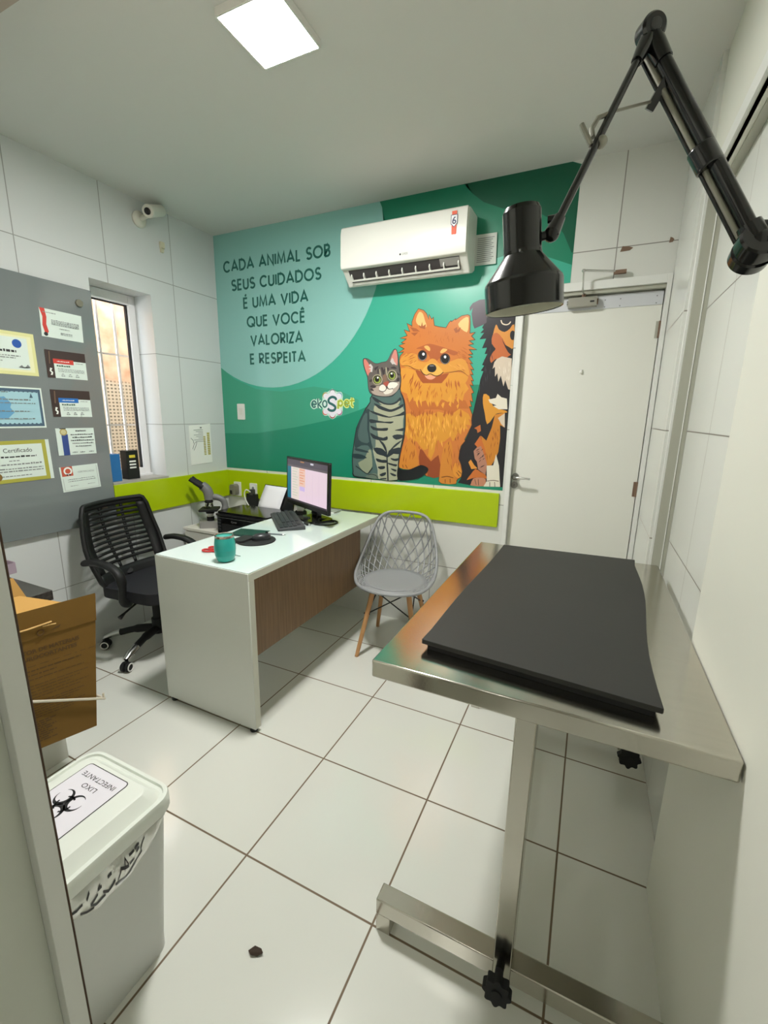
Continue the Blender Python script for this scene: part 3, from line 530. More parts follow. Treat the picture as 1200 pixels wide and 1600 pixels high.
(61,"18020 11730 81 452 109 298 166 159 164 -9 107 -228 63 -362 -18 -456 -2 -474 142 -407 148 -333 85 -213 -65 -127 -443 -69 -467 19 -148 96 -22 274 28 666"),
(62,"18780 11120 92 177 138 63 175 -182 145 -258 28 -202 -38 -168 -83 -119 -117 -41 -154 91 -136 169 -58 236"),
(63,"18610 14520 -110 -170 90 -200 40 180"),
(63,"19080 14450 -70 -200 120 -180 0 190"),
(63,"16930 14490 -60 -200 140 -170 -10 190"),
(63,"17550 14430 -80 -190 110 -190 10 190"),
(63,"18110 14580 -80 -200 110 -200 10 200"),
(63,"15900 14510 -80 -210 130 -190 0 200"),
(63,"16450 14570 -90 -240 110 -230 20 240"),
(63,"17150 14580 -110 -180 100 -180 30 180"),
(63,"19070 14620 -30 -280 150 -240 -40 260"),
(63,"16740 14510 -140 -200 60 -240 70 210"),
(63,"18530 14540 -110 -200 90 -230 30 220"),
(63,"18370 14580 -110 -190 80 -210 40 200"),
(63,"17300 14510 -100 -170 100 -180 20 180"),
(63,"16120 14370 -60 -200 140 -150 -20 180"),
(63,"16050 14520 -110 -210 100 -220 30 210"),
(63,"18060 14410 -80 -200 120 -180 0 190"),
(64,"18380 15050 -70 -200 160 -150 -20 180"),
(64,"16380 15500 -170 -250 70 -290 80 260"),
(64,"18420 15540 -80 -350 130 -350 10 350"),
(64,"17940 15010 -100 -200 130 -190 20 200"),
(64,"16200 15350 -90 -270 150 -250 0 260"),
(64,"18860 15350 -70 -240 150 -210 -10 230"),
(64,"16230 15190 -60 -290 170 -270 -30 280"),
(64,"18320 15340 -70 -190 150 -160 -10 180"),
(64,"16490 15450 -90 -380 160 -370 -10 370"),
(64,"17000 15150 -100 -230 130 -230 10 230"),
(64,"18040 15010 -150 -150 80 -190 60 160"),
(64,"17160 15490 -110 -370 120 -390 20 380"),
(64,"17570 15110 -60 -210 160 -160 -20 190"),
(64,"18950 14930 -150 -150 80 -200 60 170"),
(65,"16580 14140 -70 -230 110 -210 0 220"),
(65,"16670 13180 -60 -230 120 -210 -10 230"),
(65,"15930 13420 -10 -360 160 -320 -50 340"),
(65,"19090 13760 10 -340 170 -300 -70 320"),
(65,"17650 12770 -50 -360 120 -360 -10 370"),
(65,"16890 13080 -120 -260 60 -270 50 260"),
(65,"16060 13430 10 -410 180 -380 -70 400"),
(65,"18960 13500 -40 -230 130 -210 -30 230"),
(65,"16590 14050 -60 -350 110 -350 0 350"),
(65,"16590 14110 -100 -210 80 -230 30 220"),
(65,"16420 13510 -70 -250 120 -220 0 230"),
(65,"17350 13450 -110 -330 60 -350 40 340"),
(65,"15840 13810 -40 -390 150 -360 -40 380"),
(65,"16760 14110 -120 -330 60 -350 50 340"),
(65,"15660 14130 -30 -310 160 -280 -40 300"),
(65,"18120 13690 -60 -290 110 -290 -10 290"),
(65,"16940 14250 -90 -410 90 -410 20 410"),
(65,"18560 14060 -70 -250 90 -240 10 240"),
(65,"16070 13410 -140 -310 40 -330 70 320"),
(65,"17420 13120 -120 -430 50 -450 50 440"),
(65,"18040 14020 -120 -290 60 -310 50 300"),
(65,"16740 13740 -90 -290 90 -300 20 300"),
(65,"18680 13680 -60 -270 120 -250 -10 260"),
(65,"17250 13910 -130 -320 50 -330 60 320"),
(65,"15720 13800 -10 -390 180 -370 -70 390"),
(65,"19250 13800 -100 -270 60 -280 40 270"),
(65,"17130 14260 -70 -350 100 -350 10 350"),
(65,"16370 13220 -70 -220 120 -210 0 220"),
(65,"16900 13260 -60 -390 100 -380 10 390"),
(65,"17140 12700 -100 -340 70 -340 40 340"),
(66,"16760 14070 -10 -280 130 -260 -40 280"),
(66,"19380 13610 -80 -200 60 -210 30 200"),
(66,"19240 13700 -110 -290 20 -320 60 300"),
(66,"17200 14280 -50 -240 90 -230 0 240"),
(66,"17180 14000 -80 -320 50 -320 40 320"),
(66,"18550 13330 -100 -230 40 -240 50 230"),
(66,"16860 13570 -70 -400 60 -400 30 400"),
(66,"17970 12700 -30 -240 120 -230 -30 240"),
(66,"15990 13750 -30 -230 120 -200 -30 210"),
(66,"15990 13990 -10 -250 130 -220 -40 240"),
(66,"17170 13060 -80 -360 50 -370 40 370"),
(66,"15930 13170 -70 -280 80 -290 20 290"),
(66,"19410 14130 -90 -340 50 -340 40 340"),
(66,"16810 13970 -60 -280 90 -270 0 280"),
(66,"17190 13510 -60 -350 90 -350 0 350"),
(66,"18880 14290 -90 -250 50 -280 40 270"),
(66,"15630 13580 -60 -290 90 -280 0 290"),
(66,"17710 14150 10 -410 140 -400 -60 410"),
(66,"17460 13030 -10 -260 130 -240 -40 260"),
(66,"17680 14150 -40 -370 110 -360 -20 370"),
(66,"17440 12710 -120 -330 20 -350 70 340"),
(66,"18190 14200 30 -360 160 -340 -80 360"),
(66,"17350 13570 -60 -260 90 -260 0 260"),
(66,"18320 13980 0 -300 120 -270 -40 280"),
(66,"16380 14220 -120 -400 20 -420 70 410"),
(66,"18050 13940 0 -400 140 -380 -50 390"),
(67,"18830 12910 -30 -140 90 -110 -10 130"),
(67,"16180 12650 -60 -210 70 -210 10 210"),
(67,"19030 13030 -70 -170 50 -170 20 170"),
(67,"15970 12730 -20 -200 110 -180 -30 200"),
(67,"18440 12660 -60 -140 60 -150 10 140"),
(67,"16470 12300 -30 -160 100 -120 -20 140"),
(68,"16280 13600 10 -180 90 -150 -40 170"),
(68,"17200 12860 -10 -150 60 -140 -10 150"),
(68,"16680 13130 0 -150 80 -140 -30 150"),
(68,"16610 13360 -90 -210 -20 -220 70 210"),
(68,"18020 13510 -20 -190 60 -180 -10 180"),
(68,"18800 13590 0 -140 70 -120 -20 130"),
(68,"17980 13740 30 -190 100 -160 -60 180"),
(68,"16520 13760 -60 -230 30 -230 20 230"),
(68,"15890 13800 -30 -230 60 -230 -10 230"),
(68,"17040 13100 -30 -280 40 -270 0 270"),
(68,"16860 12880 -50 -240 40 -250 10 240"),
(68,"16880 13590 -30 -240 50 -240 0 240"),
(68,"18210 13970 -20 -220 50 -220 -10 220"),
(68,"16370 14020 -70 -130 0 -150 50 140"),
(68,"17640 13570 20 -190 100 -160 -50 180"),
(68,"16260 13270 -80 -150 10 -150 40 140"),
(68,"17080 12550 -40 -140 30 -150 20 140"),
(68,"16530 13570 -90 -200 0 -210 50 200"),
(68,"16670 13080 -30 -170 40 -160 10 160"),
(68,"17580 12960 -80 -280 0 -300 50 290"),
(68,"18070 14190 -30 -240 50 -240 0 240"),
(68,"16990 12570 -10 -240 70 -240 -20 240"),
(68,"16570 12730 -50 -150 40 -150 10 150"),
(68,"18650 13760 -30 -220 50 -220 0 220"),
(68,"17440 12890 -90 -180 -10 -200 60 190"),
(68,"18920 14150 -10 -280 60 -270 -20 280"),
(68,"17640 13070 -50 -220 30 -230 20 220"),
(68,"16920 13040 20 -180 100 -150 -50 170"),
(68,"17560 13480 0 -200 70 -190 -30 200"),
(68,"16200 13480 -90 -290 0 -300 50 300"),
(68,"17050 13660 0 -240 80 -230 -30 240"),
(68,"17540 14000 -30 -180 40 -180 10 180"),
(68,"19120 13550 -60 -130 0 -150 40 140"),
(68,"16830 14070 -20 -220 50 -220 -10 220"),
(69,"17280 15750 -110 -160 -10 -190 70 170"),
(69,"15950 15840 -130 -180 -30 -220 90 200"),
(69,"16950 15920 0 -140 100 -120 -40 140"),
(69,"17090 16070 -70 -160 20 -170 40 160"),
(69,"16450 15750 -50 -150 50 -150 10 150"),
(69,"18740 15550 0 -130 90 -120 -30 130"),
(69,"18790 15550 -90 -140 10 -160 50 150"),
(69,"19190 15720 -110 -210 -30 -230 80 220"),
(69,"16880 15710 0 -150 80 -150 -30 160"),
(69,"17510 15680 -10 -180 80 -170 -20 170"),
(69,"15910 15880 -90 -210 10 -240 50 230"),
(69,"17880 15570 -70 -170 20 -190 40 180"),
(69,"16300 15850 -10 -130 80 -110 -30 120"),
(69,"16890 15640 -10 -230 90 -230 -30 230"),
(69,"17420 15890 -120 -220 -20 -250 80 230"),
(69,"16920 15760 -10 -210 80 -200 -20 210"),
(69,"17470 15560 -70 -180 30 -190 30 180"),
(69,"16300 15640 -10 -130 80 -110 -30 120"),
(69,"18140 15720 -20 -130 70 -110 -10 120"),
(69,"16930 15620 -80 -240 10 -260 50 250"),
(69,"18180 15830 -90 -110 -10 -150 60 130"),
(69,"16570 15730 -120 -180 -30 -220 90 200"),
(69,"17360 15480 -70 -150 30 -160 30 150"),
(69,"15830 15980 -60 -200 40 -220 20 210"),
(69,"17440 15630 -40 -170 60 -180 0 170"),
(69,"17720 15950 20 -220 110 -210 -50 220"),
(70,"15600 12370 -80 -240 -10 -250 50 240"),
(70,"16100 11990 20 -240 80 -240 -40 240"),
(70,"15460 11520 -60 -170 20 -170 30 170"),
(70,"16150 11680 -80 -150 -10 -170 50 160"),
(70,"16070 11920 -50 -180 30 -180 20 180"),
(70,"15470 11710 -50 -270 20 -270 20 270"),
(70,"15920 11810 -60 -220 20 -230 30 220"),
(70,"15670 12160 -50 -190 10 -190 30 190"),
(70,"15630 11510 -50 -210 20 -210 20 210"),
(70,"16160 12090 -10 -250 50 -240 -10 250"),
(70,"16010 11930 -70 -130 10 -140 40 130"),
(70,"16160 11770 -80 -170 0 -180 50 170"),
(71,"18870 11390 -70 -210 -10 -210 50 210"),
(71,"18490 12420 -40 -160 30 -170 10 170"),
(71,"18680 11150 0 -200 60 -190 -20 190"),
(71,"18200 12250 -30 -160 30 -160 10 160"),
(71,"18360 11670 40 -260 110 -230 -60 240"),
(71,"18850 12050 -30 -250 40 -240 0 250"),
(71,"19010 11530 -30 -250 30 -250 10 250"),
(71,"19000 12500 50 -300 110 -280 -70 290"),
(71,"19140 11470 -70 -270 10 -280 40 280"),
(71,"18470 12440 -50 -270 10 -280 30 280"),
(71,"18600 12130 10 -320 80 -310 -40 320"),
(71,"18580 12250 -90 -310 -30 -330 70 320"),
(71,"18240 12270 -50 -220 20 -230 20 220"),
(71,"18640 11290 20 -260 80 -250 -40 260"),
(72,"16160 17400 -180 30 -160 -90 180 20"),
(72,"15410 17370 -160 -30 -90 -130 130 70"),
(72,"15590 17460 -180 -10 -140 -110 170 40"),
(72,"16010 17340 -290 0 -250 -110 280 40"),
(72,"16210 17350 -220 20 -190 -90 210 30"),
(72,"16150 17230 -180 -10 -130 -110 160 50"),
(72,"16000 17290 -260 10 -220 -110 240 40"),
(72,"15580 17480 -210 -40 -130 -140 180 80"),
(72,"15360 17450 -160 -20 -100 -120 140 60"),
(72,"15820 17420 -250 0 -210 -100 240 30"),
(72,"18650 17110 210 -160 260 -60 -230 120"),
(72,"18430 17120 150 -130 190 -40 -160 100"),
(72,"18750 17220 100 -110 140 0 -110 60"),
(72,"18610 17020 100 -120 160 -30 -120 90"),
(72,"18800 17050 160 -120 190 -10 -170 70"),
(72,"18910 17020 160 -130 200 -20 -180 80"),
(72,"18800 17010 100 -130 170 -40 -130 100"),
(72,"18680 17180 230 -140 270 -30 -250 100"),
(72,"18160 17250 120 -150 190 -50 -150 110"),
(72,"19000 17090 120 -170 200 -100 -150 150"),
(73,"16300 16290 -180 -260 -60 -310 140 280"),
(73,"15970 16770 -120 -300 30 -320 60 310"),
(73,"15440 16740 -170 -170 -30 -240 120 200"),
(73,"15920 16560 -200 -220 -70 -280 150 240"),
(73,"16320 16300 -140 -180 0 -230 90 200"),
(73,"15930 16440 -170 -280 -30 -320 110 300"),
(73,"16170 16370 -150 -210 0 -250 90 220"),
(73,"16530 16040 -160 -140 -40 -190 110 150"),
(73,"16420 16350 -110 -270 30 -300 60 280"),
(73,"18660 16310 -30 -220 90 -220 -10 220"),
(73,"18610 16260 40 -310 160 -280 -80 290"),
(73,"18860 16270 0 -250 120 -230 -40 240"),
(73,"18240 16420 -20 -310 110 -310 -30 310"),
(73,"18390 16300 -20 -280 100 -290 -20 290"),
(73,"18110 16240 -10 -170 120 -150 -40 170"),
(73,"18060 16150 20 -180 150 -120 -70 160"),
(73,"18710 16240 -30 -310 100 -300 -20 310"),
(73,"18820 16260 -30 -200 110 -190 -20 200"),
(74,"16030 17870 -210 -40 -190 -100 210 60"),
(74,"15860 17500 -130 -40 -90 -100 120 70"),
(74,"15420 17880 -150 0 -120 -70 140 30"),
(74,"15460 17550 -190 -70 -160 -120 180 90"),
(74,"15640 17960 -120 -30 -80 -80 110 50"),
(74,"16140 17520 -130 -70 -80 -110 110 80"),
(74,"15940 17780 -220 -40 -190 -90 210 60"),
(74,"15920 17430 -160 -60 -110 -120 140 80"),
(74,"15880 18030 -230 -90 -190 -140 210 110"),
(74,"16100 17700 -190 -10 -160 -80 180 40"),
(74,"16030 17690 -250 -50 -230 -100 240 60"),
(74,"15940 17670 -200 -30 -160 -90 180 50"),
(74,"15620 17850 -200 -40 -160 -100 180 60"),
(74,"15890 17540 -160 -80 -120 -130 150 100"),
(75,"18720 17900 70 -120 120 -80 -90 100"),
(75,"18670 17200 100 -120 140 -80 -120 100"),
(75,"19050 17950 140 -150 190 -110 -160 140"),
(75,"19260 17310 80 -90 100 -40 -80 70"),
(75,"18740 17580 100 -70 120 -10 -110 40"),
(75,"19100 17660 100 -110 130 -70 -110 100"),
(75,"19230 17320 70 -90 120 -50 -90 70"),
(75,"18930 17760 150 -90 160 -30 -150 70"),
(75,"18690 17950 90 -90 130 -30 -110 70"),
(75,"18860 18030 140 -120 160 -60 -140 90"),
(75,"18570 17840 90 -130 130 -90 -100 120"),
(75,"18940 17700 150 -130 170 -70 -150 100"),
(75,"19010 16920 100 -100 130 -50 -110 80"),
(75,"18920 18170 190 -140 220 -90 -200 120"),
(75,"18970 17630 160 -130 190 -80 -170 110"),
(75,"18970 17570 100 -110 140 -60 -120 90"),
(76,"17970 18790 50 120 0 120 -30 -120"),
(76,"18320 18390 70 170 30 180 -60 -170"),
(76,"16300 18740 20 150 -20 150 -10 -150"),
(76,"17560 18470 80 160 30 170 -60 -160"),
(76,"17860 18750 60 160 10 170 -40 -160"),
(76,"18110 18540 -10 160 -60 160 30 -160"),
(76,"18140 18400 20 150 -30 150 0 -150"),
(76,"17740 18350 -30 130 -70 110 40 -120"),
(76,"17820 18480 10 110 -40 110 10 -110"),
(76,"17210 18700 100 130 50 140 -80 -130"),
(76,"18400 18390 10 140 -50 140 20 -140"),
(76,"18370 18500 10 110 -50 100 10 -110"),
(76,"17990 18590 90 120 40 140 -70 -130"),
(76,"17480 18390 -40 150 -90 140 60 -150"),
(76,"18730 18830 -20 100 -60 90 30 -90"),
(76,"17290 18460 60 80 0 90 -30 -80"),
(76,"16990 19000 0 90 -50 90 20 -90"),
(76,"16860 18930 20 150 -40 140 0 -140"),
(77,"18330 10262 7 -80 6 -80 7 -80 -40 -4 -7 80 -6 80 -7 80"),
(77,"18650 10312 7 -87 6 -87 7 -86 -40 -4 -7 87 -6 87 -7 86"),
(77,"18054 10379 130 40 131 40 134 21 134 -11 131 -30 130 -30 -8 -38 -130 29 -129 29 -126 11 -126 -20 -129 -40 -130 -39"),
(77,"19122 10876 74 -57 73 -57 73 -56 -24 -32 -74 57 -73 57 -73 56"),
(77,"19035 10773 67 -80 67 -80 66 -80 -30 -26 -67 80 -67 80 -66 80"),
(77,"15597 11020 47 -76 46 -77 47 -77 -34 -20 -47 76 -46 77 -47 77"),
(77,"15389 11006 20 -63 20 -64 20 -63 -38 -12 -20 63 -20 64 -20 63"),
 ],
 'shepherd': [
(78,"21900 20703 -1100 37 -570 -80 70 -1050 -120 -270 -110 -200 100 -90 -190 -200 220 10 -240 -340 380 20 -200 -520 280 20 -110 -340 150 0 -260 -600 120 -40 -170 -280 150 -30 -150 -460 -40 -360 -10 -620 70 730 -380 -1880 -40 -650 -250 -660 -240 -420 -140 -420 0 -540 230 -620 -20 -430 -200 -320 870 -100 800 20 1100 26"),
(79,"19280 20280 160 210 390 150 400 0 80 -1240 -210 -120 -470 -160 -100 200 -120 620 50 310 -150 -180"),
(80,"20820 19200 41 54 39 -24 43 -81 47 -99 44 -59 66 -51 120 -71 140 -39 137 54 133 96 126 196 104 24 40 -300 0 -950 -93 -56 -177 86 -99 58 -81 102 -85 182 -85 168 -92 58 -88 -18 -59 -141 -71 -119 -144 77 -126 143 -13 121 33 149 46 235"),
(81,"20690 18690 101 111 139 19 150 -106 160 -184 164 -242 156 -258 170 -228 70 -192 -202 -137 -278 -83 -195 4 -165 6 -138 -117 -102 -83 -64 108 -16 172 62 162 88 148 89 86 41 84 -113 128 -127 162 -25 230"),
(82,"20820 16860 80 370 130 170 280 130 550 -130 40 -535 0 -1173 -110 38 -200 500 -80 -340 -190 590 -120 -330 -90 480 -120 -200 -40 550"),
(83,"21138 19481 26 -63 24 -61 33 -45 52 -34 67 -25 63 -13 55 2 53 13 42 20 27 25 21 36 23 39 52 -30 -24 -40 -25 -42 -40 -38 -56 -26 -65 -17 -69 -2 -74 15 -77 30 -67 43 -44 60 -27 67 -26 64"),
(84,"21900 18405 -20 -15 -50 -10 -40 10 -50 40 -30 60 -30 70 -10 80 0 80 10 60 30 60 40 30 40 10 50 -10 40 -40 20 -30"),
(85,"21240 18480 76 -142 134 -198 197 -112 173 -108 47 -178 -27 -132 -91 25 -129 125 -153 240 -137 250 -76 167"),
(86,"20400 15460 148 8 182 -128 116 -283 164 -297 372 -144 348 -86 109 -68 -19 -42 -130 -12 -180 -8 -164 -22 -146 -48 -85 -96 -85 -134 -154 -239 -156 -131 -100 255 -80 375 -87 302 -63 288 -25 299"),
(87,"20400 13050 340 -280 270 780 130 740 560 130 60 -860 -280 150 60 -780 -50 -800 -140 -410 -260 -480 -210 30 -160 620"),
(88,"20700 15150 430 90 80 230 230 -190 320 -80 80 -590 -510 -10 -340 190 210 30 -410 150"),
(89,"21330 14100 370 280 60 -820 -210 190"),
(90,"20010 12120 260 320 170 40 280 -630 160 -530 -60 -600 -460 300 -110 470 -140 160"),
(91,"20040 12530 320 520 340 -800 180 -890 -180 480 -260 600 -200 -90"),
(92,"19960 13480 360 210 60 -360 -200 -130 -50 200"),
(93,"19690 10310 78 154 152 216 130 208 140 142 152 -43 158 -107 174 -75 146 -85 84 -128 -4 -102 -154 16 -226 34 -253 -33 -247 -57 -211 -99"),
(94,"19960 10090 41 175 99 175 198 72 222 18 202 -8 138 -72 19 -219 -119 -211 -384 -42 -376 22 -76 22"),
(95,"19730 11420 140 170 230 -320 220 -190 -380 -70"),
(96,"20860 11280 390 40 120 680 220 -680 160 -1260 -1000 -60 180 350"),
(97,"20670 11880 -100 -40 -60 -90 90 60"),
(97,"20590 11840 -140 -90 -100 -130 120 100"),
(97,"20730 11730 -100 -40 -50 -90 80 60"),
(97,"20610 12280 -100 -40 -50 -90 80 60"),
(97,"20410 12060 -120 -60 -80 -110 100 80"),
(97,"20440 12070 -140 -110 -80 -160 120 130"),
(97,"20400 12290 -160 -70 -120 -130 140 90"),
(97,"20780 11330 -160 -80 -120 -120 150 90"),
(97,"20420 12140 -150 -40 -120 -90 130 60"),
(97,"20700 11980 -120 -80 -70 -130 100 100"),
(97,"20690 11300 -150 -80 -120 -130 140 100"),
(97,"20530 11650 -110 -100 -60 -130 90 110"),
(98,"21250 13320 0 -200 40 -200 -10 200"),
(98,"21300 13310 -40 -160 20 -180 20 170"),
(98,"21380 13510 -20 -110 50 -110 -10 110"),
(98,"20760 12080 -20 -120 40 -100 0 110"),
(98,"21420 12750 -20 -110 40 -110 0 110"),
(98,"21090 13090 -20 -170 50 -160 -10 170"),
(98,"21160 13030 -40 -130 20 -130 20 130"),
(98,"21050 12700 -30 -210 20 -200 10 200"),
(98,"21090 12110 -30 -160 20 -160 10 160"),
(98,"21140 13420 -20 -130 30 -140 0 130"),
(98,"20830 12030 0 -230 70 -230 -30 230"),
(98,"20990 12020 -10 -190 60 -180 -20 180"),
(98,"21250 13160 0 -160 50 -150 -20 160"),
(98,"21350 13160 10 -210 60 -210 -30 210"),
(98,"21290 12770 -60 -190 -10 -200 40 190"),
(98,"21260 13400 -70 -210 -10 -220 50 220"),
(99,"21660 16620 50 -250 100 -240 -70 250"),
(99,"21750 16910 -20 -160 30 -160 0 160"),
(99,"21790 16630 0 -220 50 -230 -20 230"),
(99,"21490 16760 -10 -170 40 -180 -10 180"),
(99,"21650 16450 0 -120 60 -110 -20 110"),
(99,"21450 16990 -10 -130 40 -130 -10 130"),
(99,"21500 17070 30 -240 80 -240 -50 240"),
(99,"21170 17050 20 -130 80 -110 -50 120"),
(99,"21730 17290 -10 -200 40 -190 0 190"),
(99,"21520 16940 20 -220 70 -210 -40 220"),
(99,"21460 16810 -10 -120 40 -120 -10 120"),
(99,"21800 16510 -30 -180 30 -180 10 180"),
(100,"20470 17870 0 -210 50 -210 -20 210"),
(100,"20410 17070 0 -230 70 -230 -30 230"),
(100,"20620 18090 -30 -160 40 -180 0 170"),
(100,"20290 16260 0 -190 60 -180 -30 180"),
(100,"20300 17440 0 -150 70 -140 -30 140"),
(100,"20340 17030 20 -250 80 -240 -40 250"),
(100,"20360 16570 80 -230 130 -210 -100 220"),
(100,"20700 16950 -30 -240 30 -230 10 230"),
(100,"20700 17740 30 -230 90 -220 -50 230"),
(100,"20540 16650 -10 -240 50 -230 -10 230"),
(100,"20390 17080 20 -200 90 -190 -50 190"),
(100,"20440 16450 -10 -170 50 -180 -10 180"),
(101,"20420 10423 16 -127 17 -127 17 -126 -40 -6 -16 127 -17 127 -17 126"),
(101,"20209 10406 37 -110 36 -110 37 -110 -38 -12 -37 110 -36 110 -37 110"),
(101,"21130 10301 7 -90 6 -90 7 -90 -40 -2 -7 90 -6 90 -7 90"),
(101,"21420 10333 13 -97 13 -97 14 -96 -40 -6 -13 97 -13 97 -14 96"),
(101,"20946 10370 121 27 122 27 120 16 115 -3 110 -13 108 -14 -4 -40 -109 14 -108 13 -110 3 -115 -16 -121 -26 -121 -28"),
 ],
 'slogan': [
(102,"1353 24631 -43 42 -43 26 -48 15 -49 4 -48 -8 -46 -19 -42 -30 -35 -39 -27 -48 -17 -53 -6 -56 6 -56 17 -53 27 -48 35 -39 42 -30 46 -19 48 -8 49 4 48 15 43 26 43 42 95 -98 -54 -53 -71 -42 -77 -25 -81 -6 -81 13 -75 31 -67 48 -55 62 -41 72 -25 80 -9 84 9 84 25 80 41 72 55 62 67 48 75 31 81 13 81 -6 77 -25 71 -42 54 -53"),
(102,"1557 24170 340 767 340 -767 -126 -54 -214 521 -215 -521"),
(102,"1716 24405 361 0 0 -137 -361 0"),
(102,"2303 24143 0 712 242 0 15 81 62 -88 74 -22 68 -36 60 -49 49 -59 36 -67 23 -74 8 -76 -8 -76 -23 -74 -36 -67 -49 -59 -60 -49 -68 -36 -74 -22 -74 -7 -176 0 0 137 170 0 53 5 49 14 44 24 39 31 32 39 24 43 15 48 4 49 -4 49 -15 48 -24 43 -32 39 -39 31 -44 24 -49 14 -64 -76 14 81 -105 0 0 -575"),
(102,"3006 24170 340 767 340 -767 -125 -54 -215 521 -215 -521"),
(102,"3166 24405 360 0 0 -137 -360 0"),
(102,"4095 24170 340 767 340 -767 -125 -54 -215 521 -215 -521"),
(102,"4255 24405 360 0 0 -137 -360 0"),
(102,"4842 24143 23 787 444 -643 -23 500 136 0 -24 -787 -443 643 23 -500"),
(102,"5483 24143 0 644 137 0 0 -644"),
(102,"5681 24151 118 785 248 -591 249 591 117 -785 -135 -15 -21 502 -210 -593 -209 593 -21 -502"),
(102,"6480 24170 341 767 340 -767 -126 -54 -214 521 -215 -521"),
(102,"6640 24405 361 0 0 -137 -361 0"),
(102,"7364 24787 0 -575 223 0 0 -137 -360 0 0 712"),
(102,"8401 24659 -24 31 -24 17 -28 9 -29 1 -28 -8 -25 -16 -19 -22 -11 -26 -2 -28 6 -28 14 -25 21 -19 27 -13 39 -6 9 82 54 -90 68 -28 57 -45 40 -60 18 -69 -7 -72 -32 -64 -51 -52 -64 -35 -71 -17 -74 2 -71 20 -62 38 -40 46 102 90 27 -30 29 -18 35 -10 39 -1 37 9 30 16 21 22 11 23 3 23 -6 23 -15 22 -25 20 -34 14 -57 -75 9 81 -60 9 -63 30 -52 48 -35 61 -15 69 6 70 27 65 46 54 59 38 68 19 70 -2 67 -22 57 -41 37 -48"),
(102,"9263 24457 -7 64 -19 53 -30 48 -41 41 -49 30 -54 19 -58 6 -57 -6 -55 -19 -49 -30 -40 -41 -31 -48 -19 -53 -6 -56 6 -56 19 -53 31 -48 40 -41 49 -30 55 -19 57 -6 58 6 54 19 49 30 41 41 30 48 19 53 7 64 136 -16 -9 -79 -29 -83 -48 -74 -62 -62 -75 -46 -83 -29 -88 -9 -88 9 -83 29 -75 46 -62 62 -47 74 -30 83 -10 87 10 87 30 83 47 74 62 62 75 46 83 29 88 9 88 -9 83 -29 75 -46 62 -62 48 -74 29 -83 9 -79"),
(102,"9460 24143 0 712 249 0 23 80 45 -90 62 -31 49 -49 32 -61 11 -68 -11 -69 -32 -61 -49 -49 -62 -31 -63 -10 -185 0 0 137 175 0 31 4 23 12 19 18 11 23 4 26 -4 25 -11 23 -19 18 -23 12 -49 -76 23 80 -112 0 0 -575"),
(102,"9529 24553 194 0 23 80 51 -91 68 -34 54 -53 34 -67 12 -74 -12 -75 -34 -66 -54 -53 -68 -34 -69 -11 -199 0 0 137 189 0 37 5 30 15 23 23 14 28 5 31 -5 31 -14 28 -23 23 -30 14 -55 -74 23 80 -194 0"),
(102,"1839 23373 -24 31 -25 18 -29 9 -31 1 -29 -8 -26 -16 -19 -22 -11 -26 -3 -28 7 -27 14 -25 22 -20 27 -13 41 -6 9 82 55 -90 69 -27 58 -45 41 -60 18 -70 -8 -72 -32 -65 -52 -51 -65 -35 -72 -17 -75 2 -71 20 -63 38 -41 45 101 92 27 -31 30 -18 38 -10 40 -1 38 9 31 17 22 21 11 23 3 23 -6 22 -16 23 -26 20 -34 14 -59 -75 9 81 -60 9 -65 30 -52 48 -36 61 -15 69 6 70 28 66 46 53 60 38 69 19 71 -2 67 -22 58 -41 37 -48"),
(102,"2447 23434 -257 0 0 -508 257 0 0 -136 -394 0 0 780 394 0"),
(102,"2122 23261 304 0 0 -136 -304 0"),
(102,"2717 23502 0 -451 0 -2 4 -29 9 -24 16 -22 21 -19 26 -15 30 -10 31 -3 32 3 30 10 26 15 21 19 15 22 10 24 3 29 0 453 137 0 0 -461 -7 -54 -21 -55 -33 -49 -44 -40 -52 -29 -57 -18 -60 -6 -59 6 -57 18 -52 29 -44 40 -33 49 -22 55 -6 54 0 10 0 451"),
(102,"3548 23373 -24 31 -24 18 -29 9 -31 1 -30 -8 -26 -16 -19 -22 -11 -26 -2 -28 6 -27 14 -25 22 -20 28 -13 40 -6 9 82 55 -90 69 -27 58 -45 41 -60 18 -70 -7 -72 -33 -65 -51 -51 -65 -35 -73 -17 -74 2 -72 20 -63 38 -41 45 101 92 28 -31 30 -18 37 -10 40 -1 38 9 32 17 21 21 12 23 2 23 -6 22 -16 23 -25 20 -35 14 -58 -75 9 81 -61 9 -64 30 -53 48 -36 61 -15 69 6 70 28 66 46 53 60 38 69 19 71 -2 68 -22 58 -41 36 -48"),
(102,"4658 23346 -44 41 -45 27 -49 15 -50 4 -50 -8 -48 -19 -43 -30 -36 -40 -27 -47 -17 -53 -6 -56 6 -56 17 -53 27 -47 36 -40 43 -30 48 -19 50 -8 50 4 49 15 45 27 44 41 94 -99 -55 -52 -72 -42 -78 -25 -83 -6 -81 13 -77 31 -68 47 -56 62 -42 73 -25 80 -9 84 9 84 25 80 42 73 56 62 68 47 77 31 81 13 83 -6 78 -25 72 -42 55 -52"),
(102,"4996 23502 0 -451 0 -2 4 -29 9 -24 16 -22 21 -19 26 -15 30 -10 31 -3 32 3 30 10 26 15 21 19 16 22 9 24 4 29 0 453 136 0 0 -461 -7 -54 -21 -55 -33 -49 -44 -40 -52 -29 -57 -18 -60 -6 -59 6 -57 18 -52 29 -44 40 -33 49 -21 55 -7 54 0 10 0 451"),
(102,"5472 22858 0 644 137 0 0 -644"),
